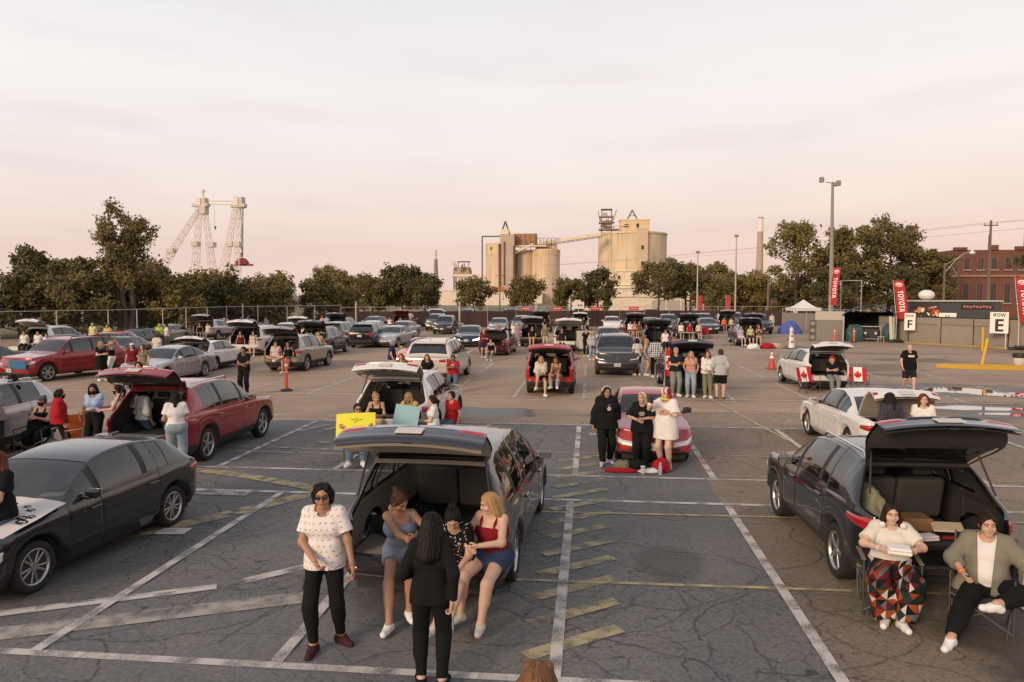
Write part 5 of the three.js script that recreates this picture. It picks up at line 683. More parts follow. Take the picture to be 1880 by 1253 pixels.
banner('red feather banner on a white pole beside the work tent', 23.1, -58.4, 4.7, -0.7, -0.35); banner('red feather banner behind the letter E sign', 28.0, -51.4, 4.75, -0.75, -0.45); banner('red feather banner behind the white canopy by the floodlight pole', 26.2, -84, 6.6, 0.6, -0.3);
for (const [x, z] of [[13.8, -96.5], [17.4, -97]]) { const b = thing('feather_banner', 'small red banner far beyond the maroon screen fence', 'banner', [x, 0, z], 0, 'small red banners beyond the fence'); mesh('flag', box(0.6, 1.9, 0.03, 0.3, 2.6, 0), std(RGB(0.4, 0.04, 0.04), 0.7), b); mesh('pole', bar([0, 0, 0], [0, 3.6, 0], 0.03, 0.02, 6), galv, b); }
// ---------------------------------------------------------------- tents
{
  const t = thing('work_tent', 'arched work tent with blue tarp roof and dark open front', 'tent', [20.9, 0, -60.2], -0.3); const blue = std(RGB(0.04, 0.075, 0.26), 0.6, { side: THREE.DoubleSide }), pale = std(RGB(0.42, 0.39, 0.34), 0.8, { side: THREE.DoubleSide }), gry = std(RGB(0.2, 0.185, 0.165), 0.9), dkc = std(RGB(0.02, 0.021, 0.024), 0.9, { side: THREE.DoubleSide }), teal = std(RGB(0.035, 0.085, 0.085), 0.7);
  const roof = (x0, x1, z0, z1, h0, h1, mat, name) => { const pos = [], idx = [], n = 16, m = 4, N = rng(4); for (let i = 0; i <= n; i++) for (let j = 0; j <= m; j++) { const u = i / n, v = j / m; pos.push(lerp(x0, x1, u), h0 + (h1 - h0) * Math.sin(Math.PI * (0.08 + 0.84 * u)) + 0.05 * (N() - 0.5), lerp(z0, z1, v)); } for (let i = 0; i < n; i++) for (let j = 0; j < m; j++) { const a = i * (m + 1) + j; idx.push(a, a + 1, a + m + 2, a, a + m + 2, a + m + 1); } return mesh(name, buildGeo(pos, idx), mat, t); };
  roof(-1.1, 2.75, -3.4, 1.2, 1.75, 2.75, dkc, 'roof'); roof(-1.15, 2.8, 0.4, 1.25, 1.82, 2.83, blue, 'roof_edge'); roof(-3.1, -0.9, -2.6, 0.9, 1.7, 2.55, blue, 'side_roof'); mesh('side_valance', box(2.1, 0.75, 0.05, -2.0, 1.95, 0.95), pale, t); mesh('side_wall', box(2.1, 1.65, 0.05, -2.0, 0.83, 0.98), gry, t); mesh('left_wall', box(0.05, 1.9, 3.4, -3.08, 0.95, -0.8), gry, t); mesh('back_wall', box(5.8, 2.2, 0.05, -0.15, 1.1, -3.4), dkc, t); mesh('right_wall', box(0.05, 1.9, 4.4, 2.74, 0.95, -1.1), dkc, t);
  const leg = (x, c) => mesh('tent_leg', [bar([x, 0, 1.2], [x * 0.98, 1.95, 1.2], 0.06, 0.06, 8)], c, t); leg(-1.02, pale); leg(2.5, pale); mesh('drape', [rbox(0.25, 1.8, 0.2, 2.35, 0.95, 1.1, 0.08, 3).rotateZ(0.06)], std(RGB(0.5, 0.47, 0.38), 0.85), t);
  const r = rng(12); const heap = (x, z, w, h, m, nm) => { const g = new THREE.IcosahedronGeometry(1, 3), p = g.attributes.position; for (let i = 0; i < p.count; i++) { const k = 0.75 + 0.5 * fbm(p.getX(i) * 2 + x, p.getY(i) * 2, 3, p.getZ(i) * 2); p.setXYZ(i, p.getX(i) * w * k, Math.max(0, (p.getY(i) + 0.55) * h * k), p.getZ(i) * 0.5 * k); } g.computeVertexNormals(); mesh(nm, g.translate(x, 0.01, z), m, t); };
  heap(-0.2, 0.6, 0.75, 0.85, teal, 'covered_gear'); heap(2.1, 0.3, 0.35, 0.95, teal, 'covered_gear'); 
  const cs = thing('equipment_case', 'dark road case in a metal frame inside the work tent', 'case', [21.75, 0, -59.9], -0.3); mesh('case', rbox(1.2, 0.75, 0.7, 0, 0.62, 0, 0.03), CM.trim, cs); for (const x of [-0.36, 0.36]) mesh('dial', cyl(0.1, 0.1, 0.03, x, 0.68, 0, 14).rotateX(Math.PI / 2).translate(0, 0.68, 0.37 - 0.68 * 0).translate(0, 0, 0), galv, cs); mesh('frame', [[-0.75, 0.4], [0.75, 0.4], [-0.75, -0.4], [0.75, -0.4]].map(([x, z]) => bar([x, 0, z], [x, 1.15, z], 0.03, 0.03, 6)).concat([bar([-0.75, 1.15, 0.4], [0.75, 1.15, 0.4], 0.03), bar([-0.75, 0.2, 0.4], [0.75, 0.2, 0.4], 0.03), bar([-0.75, 1.15, -0.4], [0.75, 1.15, -0.4], 0.03)]), galv, cs);
  const st = thing('step_stool', 'small pale step stool in front of the work tent', 'stool', [22.1, 0, -58.6], -0.3); mesh('seat', rbox(0.45, 0.05, 0.3, 0, 0.42, 0, 0.015), pale, st); for (const [x, z] of [[-0.2, 0.12], [0.2, 0.12], [-0.2, -0.12], [0.2, -0.12]]) mesh('leg', bar([x, 0, z], [x * 0.9, 0.42, z], 0.02), pale, st);
  const bx = thing('stacked_amp', 'grey stacked speaker boxes at the tent corner', 'speaker', [17.6, 0, -60.4], -0.3); for (let i = 0; i < 3; i++) { mesh('cabinet', rbox(0.5, 0.52, 0.5, 0, 0.28 + i * 0.54, 0, 0.02), std(RGB(0.09, 0.08, 0.07), 0.7), bx); mesh('cone', cyl(0.16, 0.16, 0.02, 0, 0, 0, 16).rotateX(Math.PI / 2).translate(0, 0.28 + i * 0.54, 0.255), std(RGB(0.24, 0.22, 0.2), 0.6), bx); }
}
{
  const t = thing('canopy_tent', 'white pop-up canopy with peaked roof by the grey mesh fence', 'tent', [21.6, 0, -77.5], 0.1), wm = std(RGB(0.7, 0.67, 0.66), 0.8, { side: THREE.DoubleSide }); const s = 1.3, pos = [], idx = [], n = 10; for (let k = 0; k < 4; k++) { const a = k * Math.PI / 2 + Math.PI / 4; for (let i = 0; i <= n; i++) for (let j = 0; j <= 4; j++) { const u = i / n, v = j / 4, c0 = [Math.cos(a) * s * 1.414, Math.sin(a) * s * 1.414], c1 = [Math.cos(a + Math.PI / 2) * s * 1.414, Math.sin(a + Math.PI / 2) * s * 1.414]; pos.push(lerp(c0[0], c1[0], u) * (1 - v), 2.15 + 1.0 * Math.pow(v, 1.25), lerp(c0[1], c1[1], u) * (1 - v)); } const o = k * (n + 1) * 5; for (let i = 0; i < n; i++) for (let j = 0; j < 4; j++) { const q = o + i * 5 + j; idx.push(q, q + 1, q + 6, q, q + 6, q + 5); } } mesh('roof', buildGeo(pos, idx), wm, t);
  for (const [x, z] of [[-s, -s], [s, -s], [-s, s], [s, s]]) { mesh('leg', bar([x, 0, z], [x, 2.3, z], 0.03, 0.03, 6), galv, t); } for (const [w, d, x, z] of [[2 * s, 0.02, 0, s], [2 * s, 0.02, 0, -s], [0.02, 2 * s, s, 0], [0.02, 2 * s, -s, 0]]) mesh('valance', box(w, 0.3, d, x, 2.17, z), wm, t); mesh('side_curtain', rbox(0.4, 2, 0.3, -s + 0.1, 1.05, s - 0.2, 0.1), wm, t);
  const f = thing('grey_fence', 'grey mesh-covered fence panels beside the white canopy', 'fence', [0, 0, 0]); along([[19.2, -76], [20.8, -73.5], [22.6, -70.5], [24.4, -67]], 2.6, (a, b) => { const ry = -Math.atan2(b[1] - a[1], b[0] - a[0]); mesh('fabric_panel', box(Math.hypot(b[0] - a[0], b[1] - a[1]) - 0.05, 1.8, 0.03, (a[0] + b[0]) / 2, 0.95, (a[1] + b[1]) / 2, ry), std(RGB(0.2, 0.18, 0.16), 0.9), f); mesh('post', cyl(0.03, 0.03, 2.3, a[0], 1.15, a[1], 8), galv, f); mesh('top_rail', bar([a[0], 2.25, a[1]], [b[0], 2.25, b[1]], 0.022, 0.022, 6), galv, f); });
  const d = thing('folded_tarp', 'blue dome tent heap on the asphalt before the white canopy', 'tent', [18.6, 0, -71]); const g = new THREE.IcosahedronGeometry(1, 4), p = g.attributes.position; for (let i = 0; i < p.count; i++) { const k = 0.8 + 0.4 * fbm(p.getX(i) * 3, p.getY(i) * 3, 3, p.getZ(i) * 3); p.setXYZ(i, p.getX(i) * 1.05 * k, Math.max(0, p.getY(i)) * 1.2 * k, p.getZ(i) * 0.9 * k); } g.computeVertexNormals(); mesh('fabric', g, std(RGB(0.06, 0.1, 0.38), 0.7), d);
}
// ---------------------------------------------------------------- cones, posts, island
const orange = std(RGB(0.72, 0.1, 0.02), 0.6), coneWhite = std(RGB(0.7, 0.68, 0.64), 0.5), rubber = std(RGB(0.03, 0.03, 0.03), 0.9);
function delineator(label, x, z, h = 1.1) { const d = thing('delineator_post', label, 'traffic post', [x, 0, z], 0, 'orange traffic posts'); mesh('tube', new THREE.LatheGeometry([[0.065, 0.06], [0.06, h * 0.6], [0.05, h - 0.06], [0.03, h], [0, h + 0.01]].map(p => new THREE.Vector2(...p)), 16), orange, d); for (const y of [h * 0.6, h * 0.78]) mesh('reflective_band', cyl(0.058, 0.061, 0.09, 0, y, 0, 16), coneWhite, d); mesh('base', new THREE.LatheGeometry([[0, 0], [0.24, 0], [0.22, 0.05], [0.08, 0.09], [0, 0.09]].map(p => new THREE.Vector2(...p)), 8), rubber, d); return d; }
delineator('orange traffic post standing alone in the open aisle', -11.33, -26.45, 1.25); delineator('orange traffic post beside the dark saloon near the canopy', 15.9, -60.5); delineator('orange traffic post before the grey side wall of the work tent', 18.7, -58.6); delineator('orange traffic post before the open front of the work tent', 20.0, -58.2);
{ const c = thing('traffic_cone', 'orange traffic cone with white bands near the white hatchback', 'traffic cone', [8.83, 0, -36.78]); mesh('cone', new THREE.LatheGeometry([[0.19, 0.05], [0.03, 0.9], [0, 0.9]].map(p => new THREE.Vector2(...p)), 20), std(RGB(0.45, 0.06, 0.03), 0.6), c); mesh('reflective_band', cyl(0.082, 0.106, 0.14, 0, 0.6, 0, 20), coneWhite, c); mesh('reflective_band', cyl(0.058, 0.072, 0.08, 0, 0.77, 0, 20), coneWhite, c); mesh('base', rbox(0.46, 0.05, 0.46, 0, 0.025, 0, 0.015), std(RGB(0.3, 0.05, 0.03), 0.8), c); }
{ const c = thing('floor_sign', 'tall white caution cone sign on the asphalt', 'sign', [13.55, 0, -51.2]); mesh('cone', new THREE.CylinderGeometry(0.1, 0.26, 1.4, 4, 1).rotateY(Math.PI / 4).translate(0, 0.72, 0), coneWhite, c); for (const [y, w] of [[0.45, 0.18], [0.85, 0.12], [1.1, 0.08]]) mesh('symbol', box(w, 0.1, 0.01, 0, y, 0.2 - 0.08 * y), std(RGB(0.08, 0.06, 0.05), 0.7), c); mesh('base', rbox(0.62, 0.05, 0.62, 0, 0.025, 0, 0.02), rubber, c); }
{ const k = thing('kerb_island', 'yellow painted kerb island with a leaning post', 'kerb', [0, 0, 0]), ym = std(RGB(0.5, 0.29, 0.03), 0.7); const sh = new THREE.Shape(); sh.moveTo(17.2, 38.4); sh.lineTo(18.6, 37.7); sh.lineTo(26, 36.8); sh.lineTo(26, 37.9); sh.lineTo(19, 38.9); sh.closePath(); const g = new THREE.ExtrudeGeometry(sh, { depth: 0.16, bevelEnabled: true, bevelSize: 0.03, bevelThickness: 0.03, bevelSegments: 2 }).rotateX(-Math.PI / 2).translate(0, 0.0, 0); mesh('kerb', g, ym, k); }
for (const [x, z, h, ln, lab] of [[19.26, -38.4, 1.3, 0.18, 'leaning yellow bollard on the kerb island'], [25.4, -50.6, 1.35, 0.0, 'upright yellow bollard below the letter E sign']]) { const b = thing('bollard', lab, 'bollard', [x, 0.1, z], 0, 'yellow bollards'); mesh('tube', [bar([0, -0.1, 0], [ln * h, h, 0], 0.07, 0.07, 14), new THREE.SphereGeometry(0.07, 12, 8).translate(ln * h, h, 0)], std(RGB(0.6, 0.36, 0.03), 0.55), b); }
{ const b = thing('waste_bin', 'white bucket bin with black liner on the kerb island', 'bin', [20.9, 0.18, -38.2]); mesh('bucket', new THREE.LatheGeometry([[0, 0], [0.24, 0], [0.28, 0.45], [0.27, 0.45]].map(p => new THREE.Vector2(...p)), 20), std(RGB(0.6, 0.57, 0.53), 0.6), b); mesh('liner', new THREE.LatheGeometry([[0.285, 0.36], [0.3, 0.42], [0.3, 0.56], [0.27, 0.58], [0.24, 0.45]].map(p => new THREE.Vector2(...p)), 20), CM.trim, b); }
// ---------------------------------------------------------------- poles and lamps
const poleMat = std(RGB(0.26, 0.23, 0.2), 0.7), woodPole = std(RGB(0.16, 0.12, 0.09), 0.95), lampPale = std(RGB(0.7, 0.68, 0.64), 0.4);
{ const p = thing('floodlight_pole', 'tall grey floodlight pole among tall trees', 'light pole', [27.3, 0, -87]); mesh('pole', bar([0, 0, 0], [-0.2, 16.3, 0], 0.3, 0.13, 14), poleMat, p); mesh('crossbar', bar([-0.9, 16.3, 0], [0.5, 16.0, 0], 0.05), poleMat, p); mesh('floodlight', rbox(0.5, 0.6, 0.4, -0.6, 16.6, 0.1, 0.1).rotateZ(0.05), poleMat, p); mesh('floodlight', rbox(0.5, 0.6, 0.4, 0.4, 16.15, 0.1, 0.1), poleMat, p); mesh('floodlight', rbox(0.4, 0.45, 0.4, 0.1, 16.0, 0.2, 0.1), poleMat, p); }
{ const p = thing('pipe_frame', 'thin grey pipe arch beside the floodlight pole', 'frame', [28.0, 0, -86]); mesh('pipe', [bar([0, 0, 0], [0, 5.2, 0], 0.05), bar([0, 5.2, 0], [2.2, 5.2, 0], 0.05), bar([2.2, 5.2, 0], [2.2, 0, 0], 0.05)], galv, p); }
for (const [x, z, h, lab] of [[18.2, -95, 11, 'tall slim lamp post behind the maroon screen fence near the chimney'], [13.5, -95, 9, 'shorter slim lamp post behind the maroon screen fence']]) { const p = thing('lamp_post', lab, 'lamp post', [x, 0, z], 0, 'slim lamp posts behind the fence'); mesh('pole', bar([0, 0, 0], [0, h, 0], 0.12, 0.07, 10), galv, p); mesh('lamp_head', rbox(0.5, 0.3, 0.4, 0, h, 0, 0.08), poleMat, p); }
function streetlight(label, x, z, H, dir, arm) { const p = thing('street_light', label, 'street light', [x, 0, z], 0, 'arched street lights'); mesh('pole', bar([0, 0, 0], [0, H * 0.86, 0], 0.16, 0.12, 10), woodPole, p); const pts = []; for (let i = 0; i <= 8; i++) { const t = i / 8; pts.push(V(dir * arm * t, H * 0.72 + H * 0.3 * Math.sin(t * Math.PI * 0.5), 0)); } mesh('arm', new THREE.TubeGeometry(new THREE.CatmullRomCurve3(pts), 16, 0.05, 6), galv, p); mesh('brace', bar([0, H * 0.83, 0], [dir * arm * 0.5, H * 0.94, 0], 0.035), galv, p); mesh('lamp_head', [new THREE.SphereGeometry(0.28, 12, 8).scale(1.3, 0.8, 1).translate(dir * arm, H * 1.0, 0), cyl(0.1, 0.2, 0.3, dir * arm, H * 1.03, 0, 10)], lampPale, p); return p; }
streetlight('wooden street light with curved arm before the brick building', 43, -95, 8.7, 1, 3.1); streetlight('smaller curved street light close to the brick wall', 52.6, -112, 8.6, -1, 2.4); streetlight('thin street light rising near the white canopy', 22.9, -98, 6.5, 1, 2);
{ const p = thing('utility_pole', 'tall wooden utility pole with crossarm and wires', 'utility pole', [48.1, 0, -95]); mesh('pole', bar([0, 0, 0], [0, 12.6, 0], 0.2, 0.12, 10), woodPole, p); mesh('crossarm', box(1.6, 0.12, 0.12, 0, 12, 0), woodPole, p); for (const x of [-0.7, 0, 0.7]) mesh('insulator', cyl(0.05, 0.06, 0.25, x, 12.2, 0, 8), poleMat, p);
  for (const [dx, y] of [[-0.7, 12.3], [0.7, 12.3], [0, 11.3]]) for (const [ex, ey, ez] of [[40, 14, 55], [-60, 11, -90]]) { const a = V(dx, y, 0), b = V(dx + ex, ey, ez), m = a.clone().lerp(b, 0.5).add(V(0, -1, 0)); mesh('wire', new THREE.TubeGeometry(new THREE.QuadraticBezierCurve3(a, m, b), 14, 0.016, 4), poleMat, p); } }
for (const [x, z, h] of [[-19.6, -160, 8.5], [22.6, -170, 11.5]]) { const p = thing('utility_pole', 'thin distant utility pole beyond the road', 'utility pole', [x, 0, z], 0, 'distant utility poles'); mesh('pole', bar([0, 0, 0], [0, h, 0], 0.16, 0.1, 8), woodPole, p); mesh('crossarm', box(2, 0.14, 0.14, 0, h - 0.7, 0), woodPole, p); }
// ---------------------------------------------------------------- far buildings
const concTex = (seed, streak) => dataTex(256, 256, (u, v) => { const a = fbm(u * 6 + seed, v * 5, 4), s = fbm(u * 40 + seed, v * 2, 3), k = clamp(236 + 40 * (a - 0.5) - streak * 40 * smooth(0.55, 0.8, s), 0, 255); return [k, k * 0.98, k * 0.95]; }, true, [3, 2]);
const conc = std(RGB(0.78, 0.63, 0.47), 0.9, { map: concTex(1, 1) }), conc2 = std(RGB(0.72, 0.57, 0.43), 0.9, { map: concTex(7, 1) }), cream = std(RGB(0.88, 0.78, 0.64), 0.9, { map: concTex(3, 0.6) }), rust = std(RGB(0.45, 0.26, 0.15), 0.9, { map: concTex(5, 1.2) }), darkSteel = std(RGB(0.13, 0.1, 0.085), 0.8), winDark = phys(RGB(0.05, 0.04, 0.035), 0.2), paleWall = std(RGB(0.8, 0.72, 0.64), 0.9, { map: concTex(9, 0.4) });
const frameWin = (par, w, h, x, y, z, ry = 0) => { const g = new THREE.Group(); const f = mesh('window', box(w + 0.3, h + 0.3, 0.12), cream, par, [x, y, z], [0, ry, 0]); mesh('pane', box(w, h, 0.14, 0, 0, 0.02), winDark, f); mesh('sill', box(w + 0.5, 0.14, 0.3, 0, -h / 2 - 0.2, 0.05), cream, f); return f; };
{
  const s = thing('silo_group', 'cluster of three beige concrete silos with pipes and a rusty roof house', 'silo', [-30, 0, -330]);
  const silo = (x, r, h, m, dz = 0) => { const q = mesh('silo_drum', new THREE.LatheGeometry([[r, 0], [r, h - 0.9], [r + 0.15, h - 0.9], [r + 0.15, h - 0.3], [r - 0.1, h], [0, h + 0.25]].map(p => new THREE.Vector2(...p)), 48), m, s, [x, 0, dz]); return q; };
  silo(-10.2, 6.4, 26.6, conc); silo(0.8, 4.4, 23.6, conc2, -1); silo(10.3, 6.3, 23.8, conc);
  mesh('upper_band', cyl(6.5, 6.5, 5.5, -10.2, 23.9, 0, 40), std(RGB(0.8, 0.63, 0.42), 0.9, { map: concTex(21, 1.4) }), s); mesh('upper_band', cyl(6.42, 6.42, 2.6, 10.3, 22.3, 0, 40), std(RGB(0.76, 0.58, 0.4), 0.9, { map: concTex(23, 1.6) }), s);
  mesh('lift_tower', box(6.2, 30.2, 5, -6.2, 15.1, 5.5), std(RGB(0.64, 0.52, 0.42), 0.9, { map: concTex(13, 1.2) }), s); mesh('duct', bar([-9.5, 0, 8.2], [-9.5, 26, 8.2], 0.5, 0.5, 8), darkSteel, s); mesh('duct', bar([-7.4, 8, 8.3], [-7.4, 27, 8.3], 0.3, 0.3, 8), darkSteel, s); mesh('duct', bar([-3.2, 0, 8.2], [-3.2, 25, 8.2], 0.35, 0.35, 8), darkSteel, s);
  mesh('roof_house', box(10, 5, 6, 1.4, 28.2, 1), rust, s); for (let i = 0; i < 5; i++) mesh('cladding_rib', box(0.25, 5, 0.2, -3 + i * 2.2, 28.2, 4.05), std(RGB(0.28, 0.13, 0.07), 0.9), s);
  mesh('gantry_deck', box(16, 0.6, 5, 3, 25.2, 3), cream, s); for (let i = 0; i < 8; i++) mesh('gantry_leg', bar([-3 + i * 2.3, 23, 5], [-3 + i * 2.3, 28, 5], 0.16), darkSteel, s); mesh('feed_pipe', bar([-3, 22, 6], [5, 26, 5], 0.5), cream, s); mesh('roof_parapet', box(9.4, 2.2, 6, 10.6, 25.1, 0), std(RGB(0.68, 0.5, 0.32), 0.9, { map: concTex(31, 1.4) }), s); for (let i = 0; i < 6; i++) mesh('railing', bar([6 + i * 1.8, 26, 4.4], [6 + i * 1.8, 28.6, 4.4], 0.1), darkSteel, s); mesh('railing', bar([6, 28.6, 4.4], [16.6, 28.6, 4.4], 0.1), darkSteel, s);
  mesh('roof_cab', box(3.6, 2.6, 3, -7.4, 31.2, 5), cream, s); mesh('hoist_frame', [bar([-9.2, 30, 6], [-7.2, 36, 6], 0.35), bar([-5, 29.5, 6], [-7.2, 36, 6], 0.35)], darkSteel, s); mesh('pipe_frame', [bar([-17.8, 0, 4], [-17.8, 29.6, 4], 0.3), bar([-17.8, 29.6, 4], [-9, 29.6, 4], 0.3)], darkSteel, s);
  for (const y of [24.2]) frameWin(s, 0.8, 1.6, -13.6, y, 5.6, -0.55); mesh('low_shed', box(9, 5, 6, 5, 2.5, 10), paleWall, s);
}
{ // galvanised gallery between the two
  const c = thing('conveyor_bridge', 'sloping conveyor gallery joining the grouped silos to the wide silo', 'conveyor', [0, 0, -330]); const a = [-21, 26.6, 2], b = [4.8, 30.2, 2], d = V(...b).sub(V(...a)), ang = Math.atan2(d.y, d.x); mesh('gallery', rbox(d.length(), 1.5, 2.4, 0, 0, 0, 0.2).rotateZ(ang).translate((a[0] + b[0]) / 2, (a[1] + b[1]) / 2, 2), cream, c); mesh('gallery_rail', bar([a[0], a[1] - 1.3, 3.4], [b[0], b[1] - 1.3, 3.4], 0.12), darkSteel, c); for (let i = 0; i <= 14; i++) { const t = i / 14; mesh('truss_bar', bar([lerp(a[0], b[0], t), lerp(a[1], b[1], t) - 0.6, 3.4], [lerp(a[0], b[0], t + 0.03), lerp(a[1], b[1], t) - 1.4, 3.4], 0.09), darkSteel, c); }
  mesh('trestle', [bar([-19, 20, 2], [-20, 26, 2], 0.25), bar([-17, 20, 2], [-18, 26.4, 2], 0.25)], darkSteel, c);
}
{
  const s = thing('wide_silo', 'wide beige concrete silo on a pale windowed base with roof house', 'silo', [19.3, 0, -345]); const R = 15.6;
  mesh('silo_drum', new THREE.LatheGeometry([[R, 14], [R, 30.8], [R + 0.3, 30.8], [R + 0.3, 31.5], [R - 0.3, 31.8], [0, 32]].map(p => new THREE.Vector2(...p)), 72), conc, s); mesh('base_drum', new THREE.LatheGeometry([[R - 0.2, 0], [R - 0.2, 13.9], [R + 0.2, 13.9], [R + 0.2, 14.3], [R - 0.2, 14.4]].map(p => new THREE.Vector2(...p)), 72), cream, s); mesh('ledge', new THREE.TorusGeometry(R, 0.25, 6, 72).rotateX(Math.PI / 2).translate(0, 8, 0), cream, s);
  const tw = 3.6; mesh('stair_shaft', box(4.6, 33, 3, tw, 16.5, R - 1.2), conc2, s); for (const y of [9.5, 17.5, 24.5]) frameWin(s, 1.3, 1.9, tw, y, R + 0.36);
  const rx = a => [Math.sin(a) * R, Math.cos(a) * R]; for (const [a, y] of [[-0.82, 11.4], [-0.42, 11.4], [-0.8, 6], [-0.4, 6], [0.02, 6], [0.6, 6], [0.6, 11.4]]) { const [x, z] = rx(a); frameWin(s, 1.2, 1.8, x, y, z, a); }
  mesh('roof_house', box(13, 5.4, 9, 0.6, 34.4, 5), std(RGB(0.8, 0.63, 0.43), 0.9, { map: concTex(41, 0.8) }), s); mesh('roof_slab', box(13.6, 0.5, 9.6, 0.6, 37.3, 5), cream, s); frameWin(s, 1.8, 1.5, -3.2, 34.6, 9.55); frameWin(s, 1.2, 1.9, 1.8, 34.6, 9.55); mesh('hoist_frame', [bar([-2.8, 37.5, 5], [-0.4, 42, 5], 0.3), bar([2, 37.5, 5], [-0.4, 42, 5], 0.3), bar([-1.6, 39.5, 5], [0.9, 39.5, 5], 0.15)], darkSteel, s);
  const mx = -12; mesh('machine_deck', box(9, 0.5, 6, mx + 1, 33, 8), rust, s); mesh('machine_deck', box(7, 0.5, 5, mx, 36.2, 8), rust, s); mesh('machine_deck', box(6, 0.5, 4, mx, 38.8, 8), rust, s); mesh('machine_deck', box(5, 0.4, 4, mx, 42, 8), darkSteel, s); const r = rng(6); for (let i = 0; i < 16; i++) { const x = mx - 3 + r() * 7, y = 32 + r() * 5; mesh('strut', bar([x, y, 8 + r() * 2], [x + (r() - 0.5) * 3, y + 1 + r() * 4, 8 + r() * 2], 0.14), darkSteel, s); } for (const x of [-2.2, 2.2]) mesh('strut', bar([mx + x, 31.5, 9], [mx + x, 42, 9], 0.2), darkSteel, s); mesh('hopper', rbox(4, 4, 4, mx + 0.4, 35, 8, 0.3), darkSteel, s); mesh('drive_unit', rbox(2.6, 1.8, 3, mx - 1, 39.6, 8, 0.2), galv, s); mesh('catwalk', box(10, 0.3, 1.2, mx + 5, 34.6, 9.6), cream, s);
}
{ const b = thing('low_depot', 'long low pale depot building at the foot of the wide silo', 'building', [24, 0, -300]); mesh('wall', box(36, 6.2, 12, 0, 3.1, 0), paleWall, b); mesh('roof', box(37, 0.4, 13, 0, 6.4, 0), cream, b); mesh('annexe', box(10, 4.6, 8, -22, 2.3, 2), std(RGB(0.06, 0.055, 0.05), 0.9), b); mesh('canopy_roof', box(14, 0.4, 9, -22, 5.4, 2), cream, b); }
{ const b = thing('long_shed', 'pale flat-roofed shed behind the maroon screen fence', 'building', [12, 0, -180]); mesh('wall', box(34, 3.2, 10, 0, 1.6, 0), paleWall, b); mesh('roof', box(34.6, 0.3, 10.6, 0, 3.3, 0), cream, b); for (let i = 0; i < 4; i++) mesh('shed_door', box(3, 2.4, 0.1, 4 + i * 3.4, 1.2, 5.06), std(RGB(0.4, 0.35, 0.3), 0.9), b); }
{ const b = thing('distant_store', 'low pale distant building with red band under the thin chimney', 'building', [-40, 0, -260]); mesh('wall', box(26, 5, 10, 0, 2.5, 0), paleWall, b); mesh('fascia', box(15, 1.6, 0.3, 3, 5.6, 5.1), std(RGB(0.45, 0.16, 0.09), 0.8), b); mesh('roof', box(27, 0.4, 11, 0, 5.1, -0.5), cream, b); }
{ // loading hopper left of the silos
  const s = thing('loading_tower', 'small steel loading tower with conveyor beside the grouped silos', 'tower', [-57, 0, -330]); for (const [x, z] of [[-4, 2], [3, 2], [-4, -3], [3, -3]]) mesh('leg', bar([x, 0, z], [x, 15, z], 0.3), darkSteel, s); mesh('bin', new THREE.CylinderGeometry(3.2, 1.4, 8, 4).rotateY(Math.PI / 4).translate(0, 7.5, 0), cream, s); mesh('deck', box(10, 1.1, 7, 0, 12.4, 0), cream, s); mesh('machine_house', box(7, 3, 5, -0.4, 14.6, 0), std(RGB(0.4, 0.32, 0.22), 0.9), s); const r = rng(9); for (let i = 0; i < 14; i++) { const x = -5 + r() * 9, y = 13 + r() * 3; mesh('strut', bar([x, y, 3.4], [x + (r() - 0.5) * 3, y + 1 + r() * 2.4, 3.4], 0.12), darkSteel, s); } mesh('top_deck', box(5.5, 0.35, 4, 0.2, 18.6, 0), darkSteel, s); for (const x of [-2.2, 2.6]) mesh('strut', bar([x, 16, 1], [x, 18.6, 1], 0.15), darkSteel, s); mesh('conveyor', rbox(13, 1.5, 2, 0, 0, 0, 0.1).rotateZ(-0.1).translate(8, 12, 0), cream, s);
}
{ const c = thing('thin_chimney', 'thin grey chimney far behind the dark tree clump', 'chimney', [-105.6, 0, -500]); mesh('stack', new THREE.CylinderGeometry(1.15, 2.1, 28, 24).translate(0, 14, 0), std(RGB(0.24, 0.21, 0.19), 0.9), c); mesh('tip', new THREE.CylinderGeometry(0.7, 0.8, 6.6, 16).translate(0, 31.3, 0), std(RGB(0.55, 0.5, 0.48), 0.9), c); mesh('tip_ring', new THREE.TorusGeometry(1.1, 0.3, 6, 16).rotateX(Math.PI / 2).translate(0, 28.2, 0), cream, c); }
{ const c = thing('tall_chimney', 'tall concrete chimney with a pale top band', 'chimney', [93.2, 0, -420]); mesh('stack', new THREE.CylinderGeometry(1.55, 2.2, 38.5, 28).translate(0, 19.25, 0), std(RGB(0.52, 0.43, 0.37), 0.9, { map: concTex(51, 0.8) }), c); mesh('pale_band', new THREE.CylinderGeometry(1.42, 1.56, 7.4, 28).translate(0, 42.2, 0), std(RGB(0.78, 0.7, 0.63), 0.9), c); mesh('rim', new THREE.CylinderGeometry(1.5, 1.5, 0.8, 28).translate(0, 46, 0), std(RGB(0.42, 0.36, 0.32), 0.9), c); }
